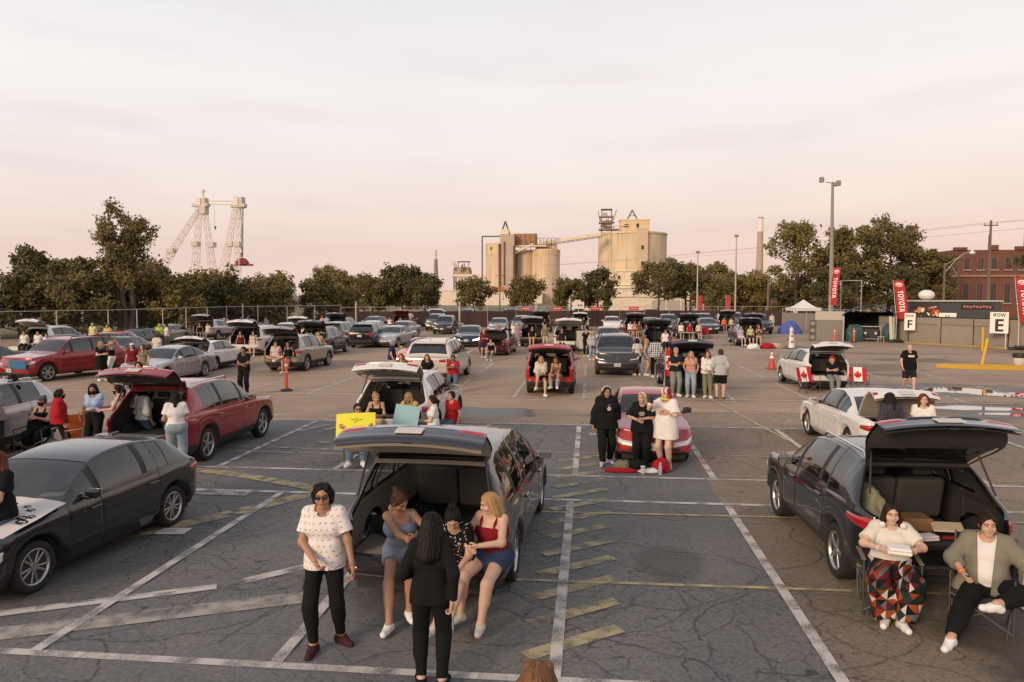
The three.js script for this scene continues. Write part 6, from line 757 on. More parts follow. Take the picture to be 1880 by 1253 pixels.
// ---------------------------------------------------------------- crane with lattice legs
function lattice(a, b, w0, w1, n, r = 0.075) { const A = V(...a), B = V(...b), d = B.clone().sub(A).normalize(), u = V(0, 0, 1).cross(d).normalize(), v = d.clone().cross(u).normalize(), out = [], P = (t, i) => { const w = lerp(w0, w1, t), s = [[1, 1], [1, -1], [-1, -1], [-1, 1]][i]; return A.clone().lerp(B, t).addScaledVector(u, s[0] * w / 2).addScaledVector(v, s[1] * w / 2).toArray(); }; for (let i = 0; i < 4; i++) { out.push(bar(P(0, i), P(1, i), r * 1.5, r * 1.5, 5)); for (let k = 0; k < n; k++) { const t = k / n, t2 = (k + 1) / n; out.push(bar(P(t, i), P(t2, (i + 1) % 4), r, r, 4), bar(P(t2, i), P(t2, (i + 1) % 4), r, r, 4)); } } return out; }
{
  const c = thing('derrick_crane', 'twin-headed white lattice crane with a hanging red spreader beam', 'crane', [-135, 0, -260]), cw = std(RGB(0.75, 0.66, 0.58), 0.7), cg = std(RGB(0.58, 0.52, 0.46), 0.7);
  const h1 = [-7.6, 35.6, 0], h2 = [7.1, 36, 0];
  mesh('mast', lattice([-10.4, 0, 3], [-8.2, 35, 0.5], 2.7, 1.3, 11), cw, c); mesh('mast', lattice([-1.4, 0, 2], [-6.4, 35, 0.2], 2.7, 1.3, 11), cw, c); mesh('leaning_strut', lattice([-36, 0, -4], [-9, 34.6, 0], 2.7, 1.3, 13), cw, c); mesh('mast', lattice([-1.5, 0, 2], [5.6, 35, 0.4], 2.7, 1.3, 11), cw, c); mesh('mast', lattice([6.4, 0, 4], [7.8, 35, 0.5], 2.6, 1.3, 11), cw, c); for (const p of [[-9.3, 22.4, 2], [-3.2, 22, 1.6], [4, 22.2, 1.6], [7.2, 22, 2.4], [-20.8, 20.2, -1.6]]) mesh('mast_collar', rbox(2.5, 1.8, 2.5, ...p, 0.1), cg, c);
  mesh('head_block', [rbox(3.4, 3.8, 3, h1[0] + 0.4, 37.4, 0, 0.2), rbox(6.2, 1.2, 2.4, h1[0], 36.6, 0.4, 0.2), rbox(2.2, 3, 3, h1[0] + 1.2, 34.8, 0.4, 0.2)], cg, c); mesh('head_block', [rbox(3.2, 4, 3, h2[0], 37.4, 0, 0.2), rbox(5.6, 1.3, 2.4, h2[0] - 0.2, 36.2, 0.4, 0.2)], cg, c); mesh('head_panel', rbox(1.8, 2.6, 0.4, h1[0] - 0.4, 37.6, 1.6, 0.05), cw, c); mesh('head_panel', rbox(1.6, 2.6, 0.4, h2[0] - 0.6, 37.5, 1.6, 0.05), cw, c); mesh('beacon_mast', bar([h1[0] + 0.8, 39, 0], [h1[0] + 0.8, 41.4, 0], 0.25, 0.2, 6), cg, c); mesh('beacon', rbox(0.9, 1.1, 0.9, h1[0] + 0.8, 41.8, 0, 0.2), cg, c);
  mesh('tie_beam', bar([h1[0] + 2.4, 38.3, 0], [h2[0] - 2, 38.0, 0], 0.22, 0.22, 6), cw, c); mesh('tie_beam', bar([h1[0] + 2.4, 37.1, 0], [h2[0] - 2, 36.8, 0], 0.22, 0.22, 6), cw, c); for (const x of [7.9, 8.4, 8.9]) mesh('hoist_cable', bar([x, 36, 1], [8 + (x - 8) * 0.5, 18.6, 1], 0.1, 0.1, 5), darkSteel, c); mesh('hook_block', rbox(0.8, 1.6, 0.6, 8, 18.2, 1, 0.15), darkSteel, c);
  const red = std(RGB(0.24, 0.035, 0.03), 0.7); mesh('spreader_hood', new THREE.SphereGeometry(2.7, 20, 8, 0, Math.PI * 2, 0, Math.PI / 2).scale(1, 0.9, 0.6).translate(8, 14.8, 1), red, c); mesh('spreader_beam', rbox(8.2, 0.7, 1.2, 8, 14.6, 1, 0.1), red, c); mesh('counter_hook', new THREE.ConeGeometry(0.5, 1.5, 8).rotateX(Math.PI).translate(-2.0, 28, 1), darkSteel, c); mesh('counter_cable', bar([-2.0, 28.6, 1], [-2.6, 36.6, 0.6], 0.05, 0.05, 4), darkSteel, c);
}
// ---------------------------------------------------------------- brick building
{
  const b = thing('brick_building', 'old red-brick building with tall narrow windows behind the utility pole', 'building', [58.5, 0, -121]); const bt = dataTex(256, 256, (u, v) => { const row = Math.floor(v * 32), x = u * 12 + (row % 2) * 0.5, e = (v * 32) % 1 < 0.14 || (x % 1) < 0.06, h = hash3(Math.floor(x), row, 2), a = fbm(u * 5, v * 5, 3); return e ? [128, 108, 96] : [116 + 34 * (h - 0.5) + 30 * (a - 0.5), 66 + 24 * (h - 0.5) + 20 * (a - 0.5), 52 + 20 * (h - 0.5)]; }, true, [0.36, 0.4]), bm = std(RGB(0.85, 0.8, 0.8), 0.9, { map: bt });
  const g = box(20, 10.2, 12, 4.6, 5.1, 0); { const p = g.attributes.position, n = g.attributes.normal, u = g.attributes.uv; for (let i = 0; i < p.count; i++) u.setXY(i, Math.abs(n.getX(i)) > 0.5 ? p.getZ(i) : p.getX(i), p.getY(i)); } mesh('wall', g, bm, b); const pg = (x, w, h) => { const q = box(w, h, 0.5, x, 10.2 + h / 2, 6.02); return q; }; mesh('parapet', [pg(-4.4, 1.8, 0.4), pg(0.2, 1.2, 0.7), pg(4.2, 2.0, 0.5), pg(8.6, 1.4, 0.5)], bm, b); mesh('string_course', box(20.2, 0.25, 0.3, 4.6, 6.4, 6.1), std(RGB(0.34, 0.2, 0.15), 0.9), b); mesh('drainpipe', bar([-1.6, 0, 6.12], [-1.6, 10, 6.12], 0.08), darkSteel, b);
  for (let i = 0; i < 8; i++) { const x = -3.4 + i * 1.9; for (const [y, h] of [[8.2, 1.7], [3.9, 2.9]]) { const f = mesh('window', box(0.95, h + 0.15, 0.1), std(RGB(0.2, 0.11, 0.08), 0.9), b, [x, y, 6.03]); mesh('pane', box(0.72, h, 0.1, 0, 0, 0.012), winDark, f); mesh('sill', box(1.1, 0.14, 0.25, 0, -h / 2 - 0.1, 0.08), std(RGB(0.4, 0.32, 0.26), 0.9), f); mesh('mullion', box(0.05, h, 0.1, 0, 0, 0.03), std(RGB(0.14, 0.1, 0.08), 0.9), f); } }
  mesh('roof_vent', cyl(0.05, 0.05, 2.4, 1, 11.4, 3, 6), darkSteel, b); mesh('roof_vent', cyl(0.05, 0.05, 3.4, 6, 11.9, 3, 6), darkSteel, b);
  const lo = thing('brick_annexe', 'low brown building behind the trees and the white canopy', 'building', [34, 0, -135]); mesh('wall', box(26, 3.8, 8, 0, 1.9, 0), std(RGB(0.2, 0.12, 0.085), 0.9), lo); mesh('roof', box(26.6, 0.4, 8.6, 0, 4.0, 0), darkSteel, lo); mesh('entrance', box(2, 2.6, 0.2, 4, 1.3, 4.05), winDark, lo); for (let i = 0; i < 7; i++) if (i !== 4) mesh('window', box(1.4, 1.2, 0.16, -11 + i * 3.6, 2.2, 4.03), winDark, lo);
}
{ // food truck and things just behind the barrier
  const t = thing('food_truck', 'dark grey food truck with painted side behind the grey barrier', 'truck', [28.6, 0, -62], -0.25); mesh('body', rbox(6.4, 2.6, 2.3, 0, 1.75, 0, 0.12), std(RGB(0.045, 0.045, 0.05), 0.5), t); mesh('roof', rbox(6.7, 0.14, 2.6, 0, 3.12, 0, 0.05), galv, t); mesh('side_art', box(2, 1.5, 0.03, -2, 2.2, 1.16), lettered(256, 192, (c, w, h) => { c.fillStyle = '#2b2523'; c.fillRect(0, 0, w, h); const r = rng(2); for (let i = 0; i < 26; i++) { c.fillStyle = ['#c2621d', '#a83418', '#d9962b', '#7b2418', '#ddd0bd'][Math.floor(r() * 5)]; c.beginPath(); c.ellipse(r() * w, 40 + r() * 130, 8 + r() * 26, 5 + r() * 18, r() * 3, 0, 7); c.fill(); } }), t); mesh('side_name', box(2.2, 0.45, 0.03, 1.6, 2.7, 1.16), lettered(256, 52, (c, w, h) => { c.fillStyle = '#1d1b1e'; c.fillRect(0, 0, w, h); c.fillStyle = '#b56a63'; for (let i = 0; i < 9; i++) c.fillRect(20 + i * 25, 14 + (i % 3) * 3, 17, 20); }), t); mesh('roof_dish', new THREE.SphereGeometry(0.6, 16, 10).scale(1, 0.7, 1).translate(-1.7, 3.6, 0), lampPale, t); for (const x of [-2, 2]) mesh('wheel', cyl(0.42, 0.42, 0.3, 0, 0, 0, 20).rotateX(Math.PI / 2).translate(x, 0.42, 1.0), CM.tyre, t);
}
// ---------------------------------------------------------------- the parked cars
const PI = Math.PI;
const PT = { black: paint('black', 0.006, 0.006, 0.008, 0), plum: paint('plum', 0.012, 0.009, 0.016, 0.1), navy: paint('navy', 0.02, 0.03, 0.055, 0.5), charcoal: paint('charcoal', 0.035, 0.033, 0.033, 0.3), grey: paint('grey', 0.14, 0.135, 0.13, 0.6), silver: paint('silver', 0.38, 0.37, 0.38, 0.6), silverWarm: paint('silverWarm', 0.34, 0.3, 0.27, 0.6), white: paint('white', 0.68, 0.66, 0.63, 0), pearl: paint('pearl', 0.6, 0.55, 0.5, 0.1), red: paint('red', 0.26, 0.008, 0.016, 0.3), crimson: paint('crimson', 0.38, 0.012, 0.018, 0.15), maroon: paint('maroon', 0.11, 0.012, 0.018, 0.4), orange: paint('orange', 0.5, 0.13, 0.04, 0.2), coral: paint('coral', 0.36, 0.03, 0.03, 0.1), teal: paint('teal', 0.2, 0.25, 0.28, 0.5), blue: paint('blue', 0.02, 0.06, 0.17, 0.4), sky: paint('sky', 0.1, 0.16, 0.3, 0.4), sage: paint('sage', 0.2, 0.21, 0.17, 0.5) };
const A = 1.34;
// nearest rows
car('dark plum minivan with its tailgate raised beside the man in the white printed shirt', 'minivan', PT.plum, -1.78, -10.6, PI - 0.045, { open: 1, pale: 1, gateAngle: 1.4, tint: CM.glass });
car('black hatchback with a patterned blanket spread on its bonnet', 'hatch', PT.black, -7.38, -9.42, -0.08, { spokes: 10 });
car('glossy black crossover with raised tailgate behind the two seated people in folding chairs', 'crossover', PT.black, 3.95, -10.93, PI + 0.03, { open: 1, gateAngle: 1.5, spokes: 5 });
car('deep red compact SUV with raised tailgate and five-spoke wheels', 'suv', PT.red, -9.12, -16.4, PI, { open: 1, gateAngle: 1.3, spokes: 5 });
car('white crossover with raised tailgate and people holding posters', 'suv', PT.white, -4.55, -18.8, PI - 0.02, { open: 1, gateAngle: 1.22, spokes: 5, pale: 1 });
car('small red saloon with three people leaning on its bonnet', 'oldsedan', PT.coral, 1.33, -17.45, 0.02, { spokes: 6, mirror: CM.trim });
car('white saloon with its boot lid up and two people seated in the boot', 'sedan', PT.white, 6.5, -18.2, PI + 0.03, { open: 1, gateAngle: 1.15, pale: 1 });
car('silver SUV with dark side windows beside the group in masks', 'crossover', PT.silver, -13.8, -14.7, 0.0, { tint: CM.privacy, spokes: 5 });
// middle rows
car('small white hatchback with raised tailgate and maple leaf chairs behind it', 'fit', PT.white, 8.85, -30.5, PI + 0.05, { open: 1, gateAngle: A, spokes: 6 });
car('boxy bright red SUV with two people sitting in its open boot', 'boxy', PT.crimson, -1.41, -28.2, PI, { open: 1, gateAngle: A, spokes: 5, roof: CM.trim });
car('dark grey SUV with wide dark grille showing its front', 'bigsuv', PT.charcoal, 1.23, -34.95, 0, { roof: CM.trim });
car('black estate with open tailgate and four people standing behind it', 'crossover', PT.black, 3.62, -28.85, PI, { open: 1, gateAngle: 1.25, spokes: 5, roof: CM.trim });
car('white SUV with closed tailgate and dark rear window', 'bigsuv', PT.pearl, -6.42, -31.3, PI - 0.03, { roof: CM.trim });
car('orange hatchback with lit headlights behind the white SUV', 'hatch', PT.orange, -8.35, -36.2, -0.05, { lit: 1, fine: 0 });
car('silver SUV with open tailgate and a pair sitting on its sill', 'suv', PT.silverWarm, -14.2, -35.0, PI - 0.03, { open: 1, gateAngle: A, spokes: 5 });
car('white mini hatchback with its rear door up by the silver saloon', 'mini', PT.white, -18.5, -34.4, PI, { open: 1, gateAngle: A, spokes: 6 });
car('pale silver saloon with driver window down', 'sedan', PT.silver, -17.85, -29.5, -0.06, {});
car('dark red SUV with chrome grille and a blue rug on its nose', 'bigsuv', PT.red, -23.0, -29.9, -0.24, { spokes: 6, roof: CM.trim });
car('black saloon partly behind the dark red SUV', 'sedan', PT.black, -27.0, -29.4, -0.1, {});
car('charcoal saloon parked beyond the woman in white trousers', 'sedan', PT.charcoal, -24.9, -36.6, 0.1, { fine: 0 });
const far = (label, type, col, x, z, h, o = {}) => car(label, type, col, x, z, h, { fine: 0, spokes: 6, gateAngle: A, ...o });
far('red hatchback with salmon bonnet seen over the dark red SUV', 'hatch', PT.crimson, -28.2, -40.6, 0.1);
far('white SUV with raised tailgate beside the chain-link fence and people in white shirts', 'suv', PT.white, -33.6, -43.4, PI, { open: 1, pale: 1 });
far('sleek charcoal saloon near the people in yellow vests', 'sedan', PT.charcoal, -29.4, -45.0, -0.08);
far('grey-green saloon behind the lime-vest steward', 'sedan', PT.sage, -31.6, -52.0, 0);
far('silver wagon with open tailgate near the chain-link fence', 'crossover', PT.silver, -30.4, -57.2, PI, { open: 1 });
far('sage green saloon half hidden behind the silver wagon', 'sedan', PT.sage, -31.2, -64.5, PI);
far('white box-shaped SUV with raised tailgate and two sitters', 'bigsuv', PT.white, -20.2, -43.7, PI, { open: 1 });
far('charcoal SUV with raised tailgate and people in its boot', 'suv', PT.charcoal, -16.2, -43.8, PI, { open: 1 });
far('white crossover with open tailgate and red tail lights beside the grey minivan', 'crossover', PT.white, -20.6, -52.6, PI, { open: 1 });
far('white hatchback showing its windscreen beside the white crossover', 'hatch', PT.white, -23.6, -55.2, 0);
far('grey minivan behind the charcoal SUV', 'minivan', PT.grey, -18.0, -51.8, PI);
far('black SUV with closed tailgate beside the grille-fronted silver saloon', 'suv', PT.black, -15.4, -50.4, PI, {});
far('white saloon half hidden behind the grey minivan', 'sedan', PT.white, -18.3, -60.5, 0);
far('black SUV with raised dark tailgate behind the grey minivan', 'suv', PT.black, -21.0, -61.5, PI, { open: 1 });
far('silver saloon with wide front grille in the open aisle', 'sedan', PT.silver, -13.75, -50.9, -0.14, { fine: 1 });
far('small dark hatchback by the concrete-footed post', 'hatch', PT.charcoal, -22.0, -73.0, -0.2);
far('red SUV with raised tailgate against the maroon screen fence', 'suv', PT.crimson, -18.9, -74.6, PI, { open: 1 });
far('pale silver saloon behind the grille-fronted silver saloon', 'sedan', PT.silver, -15.6, -60.5, -0.1);
far('dark green-grey SUV with silver grille by the second post', 'suv', PT.charcoal, -13.5, -68.0, 0.05);
far('grey SUV just behind the dark green-grey SUV', 'suv', PT.grey, -15.6, -74.2, 0.05);
far('dark blue saloon with lit headlights', 'sedan', PT.navy, -8.5, -52.0, 0.03, { lit: 1, fine: 1 });
far('dark red saloon with open boot and two people behind', 'sedan', PT.maroon, -5.6, -45.2, PI - 0.05, { open: 1, gateAngle: 1.2 });
far('teal saloon in front of the maroon screen fence', 'sedan', PT.teal, -8.6, -69.8, 0);
far('pale teal SUV in front of the maroon screen fence', 'crossover', PT.teal, -6.5, -70.6, 0);
far('black SUV with open tailgate against the maroon screen fence below the silos', 'suv', PT.black, -4.6, -72.0, PI, { open: 1 });
far('silver-grey SUV with open tailgate and a yellow-legged sitter', 'suv', PT.silverWarm, -3.95, -53.0, PI, { open: 1 });
far('white SUV with raised tailgate and a folding table behind', 'bigsuv', PT.white, -1.3, -48.8, PI, { open: 1, pale: 1 });
far('white off-roader with open tailgate by the maroon screen fence', 'boxy', PT.white, -0.95, -76.4, PI, { open: 1 });
far('white saloon standing alone before the maroon screen fence', 'sedan', PT.white, 2.25, -76.2, 0);
far('silver-blue saloon close behind the dark grey SUV', 'sedan', PT.silver, 1.28, -50.9, 0);
far('maroon minivan with open tailgate and children inside', 'minivan', PT.maroon, 3.85, -66.0, PI, { open: 1 });
far('black SUV with open tailgate beside the plaid-shirt man', 'suv', PT.black, 4.35, -49.3, PI - 0.03, { open: 1 });
far('dark saloon beside the maroon minivan', 'sedan', PT.charcoal, 5.9, -72.5, 0);
far('grey SUV with silver grille before the maroon screen fence', 'suv', PT.grey, 7.9, -75.6, 0);
far('white hatchback next to the grey SUV by the maroon screen fence', 'hatch', PT.white, 10.0, -75.4, 0);
far('black SUV with open tailgate and a picnic group behind it', 'suv', PT.black, 8.05, -63.4, PI, { open: 1 });
far('sky blue SUV at the maroon screen fence', 'suv', PT.sky, 12.0, -79.5, 0);
far('grey saloon beside the red folding chair', 'sedan', PT.charcoal, 11.05, -71.4, 0);
far('pale SUV with open tailgate beside the sky blue SUV', 'suv', PT.silverWarm, 13.6, -77.2, PI, { open: 1 });
far('dark grey SUV next to the pale SUV with open tailgate', 'bigsuv', PT.grey, 15.2, -80.2, 0);
far('black SUV with bright grille parked nearest the blue dome heap', 'bigsuv', PT.black, 15.75, -71.5, 0.02, { fine: 1 });
far('charcoal SUV with open tailgate behind the blue hatchback', 'suv', PT.charcoal, 13.3, -64.2, PI, { open: 1 });
far('blue hatchback with open tailgate and three people sitting', 'hatch', PT.blue, 11.45, -56.2, PI, { open: 1 });
// traffic beyond the fences
for (const [x, z, h, c, t] of [[-27, -101, 1.57, PT.silver, 'sedan'], [-20.6, -101, 1.57, PT.white, 'suv'], [-10, -101, 1.57, PT.charcoal, 'suv'], [2, -101, 1.57, PT.grey, 'sedan'], [9, -101, 1.57, PT.maroon, 'suv']]) far('passing car seen over the maroon screen fence', t, c, x, z, h, { group: 'cars on the road beyond the maroon screen fence' });
far('dark van with bright headlights beyond the maroon screen fence', 'minivan', PT.charcoal, -16.5, -98.5, 0, { lit: 1, group: 'cars on the road beyond the screen fence' });
for (const [x, z] of [[34.2, -58.5], [37.2, -55.6], [40.4, -52.6]]) far('dark parked car showing its roof above the grey barrier', 'sedan', PT.black, x, z, 0.9, { group: 'cars behind the grey barrier' });
// ---------------------------------------------------------------- the people
const K = { blk: [0.006, 0.006, 0.0065], ink: [0.014, 0.015, 0.02], wht: [0.68, 0.66, 0.64], off: [0.55, 0.5, 0.44], gry: [0.2, 0.2, 0.2], lgt: [0.38, 0.38, 0.4], red: [0.34, 0.012, 0.018], drd: [0.16, 0.01, 0.016], nvy: [0.015, 0.02, 0.06], jean: [0.09, 0.13, 0.19], ljn: [0.24, 0.3, 0.36], khk: [0.42, 0.36, 0.28], olv: [0.17, 0.16, 0.1], pnk: [0.5, 0.25, 0.22], blu: [0.3, 0.42, 0.62], tea: [0.1, 0.25, 0.26], lim: [0.4, 0.6, 0.05], ylw: [0.6, 0.42, 0.1], gld: [0.5, 0.33, 0.12], org: [0.7, 0.16, 0.03], brn: [0.14, 0.08, 0.05], mve: [0.3, 0.22, 0.3] };
const tee = (c, o = {}) => ({ c, sl: 0.62, loose: 0.018, hem: -0.07, ...o }), tank = (c, o = {}) => ({ c, sl: 0, ...o }), longS = (c, o = {}) => ({ c, sl: 1.93, loose: 0.02, hem: -0.08, ...o }), trs = (c, o = {}) => ({ c, len: 1.93, ...o }), shorts = (c, l = 0.5) => ({ c, len: l, loose: 0.02 });
const hold = (y = 1.06, z = 0.26, w = 0.07) => [[w, y, z], [-w, y, z]], lap = (s) => [[0.09, s + 0.24, 0.3], [-0.09, s + 0.24, 0.3]];
// --- foreground
const printTex = canvasTex(512, 512, (c, w, h) => { c.fillStyle = '#dcd5d2'; c.fillRect(0, 0, w, h); const r = rng(4); for (let j = 0; j < 12; j++) for (let i = 0; i < 12; i++) { c.save(); c.translate((i + 0.5 + (j % 2) * 0.5) * w / 12, (j + 0.5) * h / 12); c.rotate(r() * 6.3); c.fillStyle = ['#4a4650', '#6d5a52', '#8a4f4a', '#58606e'][Math.floor(r() * 4)]; c.beginPath(); c.ellipse(0, 0, 10, 2.2, 0, 0, 7); c.fill(); c.beginPath(); c.ellipse(5, 4, 5, 1.5, 0.8, 0, 7); c.fill(); c.restore(); } }); printTex.repeat.set(1.55, 1.55);
const plaid = (a, b, c2, key) => { const t = canvasTex(128, 128, (c, w) => { c.fillStyle = a; c.fillRect(0, 0, w, w); c.globalAlpha = 0.6; c.fillStyle = b; c.fillRect(0, 0, 44, w); c.fillRect(0, 0, w, 44); c.fillStyle = c2; c.fillRect(80, 0, 10, w); c.fillRect(0, 80, w, 10); }); t.repeat.set(11, 11); return { map: t, key }; };
const plaidGrey = plaid('#b9b9bb', '#2a2c33', '#f0f0f0', 'pg'), plaidDark = plaid('#211f26', '#4d4753', '#7d7078', 'pd');
const p1 = person('man in white printed short-sleeve shirt, dark glasses and black trousers standing by the minivan', -2.66, -7.06, 0.12, { lod: 0, H: 1.74, b: 0.92, skin: 'tan', hair: ['mop', 'black'], glasses: 1, top: tee([0.7, 0.68, 0.67], { map: printTex, key: 'print', hem: -0.1, loose: 0.018, fold: 0.5, sl: 0.68, sleeveLoose: 0.006 }), low: trs(K.blk, { len: 1.9, loose: 0.008, high: 0.0 }), shoe: [0.05, 0.016, 0.018], feet: [[0.13, 0.085, -0.12], [-0.1, 0.085, 0.1]], toe: [[0.75, -0.1, 0.6], [-0.1, -0.1, 1]], wr: [[0.31, 0.86, 0.1], [-0.04, 1.0, 0.24]], elbow: [[0.5, -0.3, -1], [-0.9, -0.4, -0.35]], head: [0.1, 0.08, 0], curl: 0.8 });
mesh('collar', [new THREE.TorusGeometry(0.074, 0.014, 8, 24, Math.PI * 1.6).rotateX(-Math.PI / 2).rotateY(-Math.PI * 0.3).rotateX(0.3).translate(0, 1.395, 0.005)], cloth([0.7, 0.68, 0.67]), p1); band(p1, 0, [0.25, 0.2, 0.16]);
const p2 = person('woman in grey-blue denim romper sitting on the minivan sill looking down', -2.12, -8.02, 0.15, { lod: 0, H: 1.66, f: 1, sit: 0.62, b: 1.02, skin: 'tan', hair: ['bun', 'brown'], top: tank([0.19, 0.225, 0.3], { loose: 0.012 }), low: { c: [0.21, 0.245, 0.32], len: 0.32, loose: 0.02, high: 0.12 }, lean: 0.2, twist: 0.2, feet: [[0.13, 0.17, 0.42], [-0.07, 0.1, 0.58]], wr: [[0.2, 0.98, 0.36], [0.22, 0.93, 0.4]], elbow: [[1, -0.6, -0.3], [-1, -0.7, -0.2]], head: [0.65, 0.55, 0], curl: 0.8 }); band(p2, 1, K.org);
person('woman in black hoodie and leggings standing before the minivan boot with her back turned', -1.42, -6.42, PI + 0.12, { lod: 0, H: 1.64, f: 1, b: 0.92, skin: 'fair', hair: ['long', 'black'], top: longS(K.blk, { hood: 1, loose: 0.014, hem: -0.1 }), low: trs(K.blk, { loose: 0.01 }), shoe: K.blk, lean: 0.14, wr: [[0.2, 1.0, 0.2], [-0.2, 0.86, -0.1]], head: [-0.2, 0.35, 0], curl: 1 });
person('woman in red strap top and denim shorts sitting on the minivan sill', -1.05, -8.0, -0.35, { lod: 0, H: 1.66, f: 1, sit: 0.62, b: 1.28, skin: 'pale', hair: ['bob', 'blond'], top: tank([0.2, 0.008, 0.014], { loose: 0.012 }), low: { c: [0.03, 0.05, 0.11], len: 0.4, loose: 0.02, high: 0.1 }, lean: 0.14, feet: [[0.1, 0.12, 0.5], [-0.2, 0.14, 0.42]], wr: [[0.02, 0.92, 0.38], [-0.1, 0.9, 0.38]], elbow: [[1, -0.6, -0.2], [-1, -0.6, -0.2]], head: [-0.85, 0.25, 0], shoe: [0.55, 0.52, 0.45] });
const floralTex = canvasTex(256, 256, (c, w) => { c.fillStyle = '#0d0c0d'; c.fillRect(0, 0, w, w); const r = rng(14); for (let i = 0; i < 70; i++) { c.fillStyle = r() < 0.7 ? '#cfc8c6' : '#8d8789'; c.save(); c.translate(r() * w, r() * w); c.rotate(r() * 6); c.beginPath(); c.ellipse(0, 0, 4 + r() * 9, 3, 0, 0, 7); c.fill(); c.restore(); } }); floralTex.repeat.set(3, 3);
person('person in black and white floral top sitting in the minivan behind the woman in black', -1.42, -7.98, -0.1, { lod: 0, H: 1.64, f: 1, sit: 0.62, skin: 'fair', hair: ['bun', 'black'], top: tee(K.blk, { map: floralTex, key: 'flor' }), low: { c: K.blk, len: 0.45, loose: 0.02 }, lean: 0.62, feet: [[0.06, 0.1, 0.86], [-0.1, 0.1, 0.7]], wr: [[0.1, 0.7, 0.5], [-0.1, 0.7, 0.5]], head: [0.2, 0.5, 0], shoe: [0.5, 0.46, 0.42] });
person('brown-haired person showing only the top of the head', -0.26, -3.73, PI, { lod: 0, H: 1.68, hair: ['mop', 'chestnut'], top: tee(K.gry), low: trs(K.ink) });
const triTex = canvasTex(512, 512, (c, w) => { c.fillStyle = '#1d2a2c'; c.fillRect(0, 0, w, w); const r = rng(23), cols = ['#7e3518', '#18292b', '#b9b3a8', '#4a151a', '#121214', '#5f5d57', '#8a4222', '#0f1214', '#1b2f33', '#16181a', '#5d181d'], n = 7; for (let j = 0; j < n; j++) for (let i = 0; i < n; i++) { const s = w / n, x = i * s, y = j * s; const t = (a) => { c.fillStyle = cols[Math.floor(r() * cols.length)]; c.beginPath(); a.forEach((p, k) => k ? c.lineTo(x + p[0] * s, y + p[1] * s) : c.moveTo(x + p[0] * s, y + p[1] * s)); c.fill(); }; t([[0, 0], [1, 0], [0.5, 0.55]]); t([[1, 0], [1, 1], [0.5, 0.55]]); t([[0, 0], [0, 1], [0.5, 0.55]]); t([[0, 1], [1, 1], [0.5, 0.55]]); } }); triTex.repeat.set(1.3, 1.3);
const p7 = person('woman in white tee and bold geometric trousers in a folding chair holding a food box', 3.42, -8.62, -0.2, { lod: 0, H: 1.64, f: 1, b: 1.34, sit: 0.44, skin: 'pale', hair: ['long', 'dark'], top: tee([0.62, 0.58, 0.52], { hem: -0.06, loose: 0.022, sl: 0.75 }), low: trs(K.blk, { high: 0.1, map: triTex, key: 'tri', loose: 0.045, flare: 1.6 }), feet: [[0.05, 0.085, 0.5], [-0.1, 0.085, 0.44]], knee: [[0.3, 0.3, 1], [-0.3, 0.3, 1]], wr: [[0.16, 0.82, 0.36], [-0.16, 0.82, 0.36]], elbow: [[1, -0.5, -0.3], [-1, -0.5, -0.3]], head: [0.05, 0.1, 0], palm: [[-1, 0.2, 0], [1, 0.2, 0]] }); band(p7, 0, [0.6, 0.3, 0.2]); band(p7, 1, [0.6, 0.58, 0.55]);
{ const b = tag(mesh('food_box', [rbox(0.24, 0.035, 0.15, 0, 0, 0, 0.015), rbox(0.23, 0.04, 0.14, 0, 0.036, 0, 0.018)], std(RGB(0.72, 0.7, 0.67), 0.6), null, [3.35, 0.83, -8.2], [0.15, -0.2, 0]), 'white foam food box held by the woman in geometric trousers', 'food box'); void b; }
for (const s of [-1, 1]) { const f = mesh('hair_flower', new THREE.SphereGeometry(0.035, 10, 8).scale(1, 1, 0.6), cloth(K.wht), p7); f.position.set(s * 0.11, 1.06, 0.13); }
const p8 = person('person in olive overshirt and white tee sitting with one ankle on the other knee', 4.28, -8.28, -0.5, { lod: 0, H: 1.7, b: 1.2, sit: 0.4, skin: 'fair', hair: ['topbun', 'dark'], top: tee([0.66, 0.63, 0.62], { hem: -0.04, loose: 0.016 }), jacket: { c: [0.19, 0.175, 0.135], sl: 1.5, gap: 0.1, hem: -0.12 }, low: trs(K.blk, { loose: 0.022, len: 1.85, high: 0.08 }), lean: -0.16, feet: [[0.12, 0.46, 0.52], [-0.26, 0.085, 0.78]], knee: [[1.6, 0.5, 0.6], [-0.2, 0.6, 1]], toe: [[-0.8, 0.1, 0.6], [-0.3, -0.14, 1]], wr: [[0.36, 0.62, 0.2], [-0.2, 0.66, 0.3]], elbow: [[1, -0.4, -0.4], [-1, -0.4, -0.3]], head: [0.3, 0.08, 0.05] }); band(p8, 1, K.org); band(p8, 0, [0.3, 0.28, 0.26]);
person('person in black tee and jeans sitting on the bonnet of the black hatchback', -7.0, -7.95, -0.3, { lod: 0, H: 1.68, sit: 0.93, skin: 'fair', hair: ['wavy', 'auburn'], f: 1, top: tee(K.blk), low: trs(K.jean), wr: [[0.1, 1.12, 0.34], [-0.1, 1.12, 0.34]], feet: [[0.1, 0.4, 0.55], [-0.1, 0.4, 0.55]] });
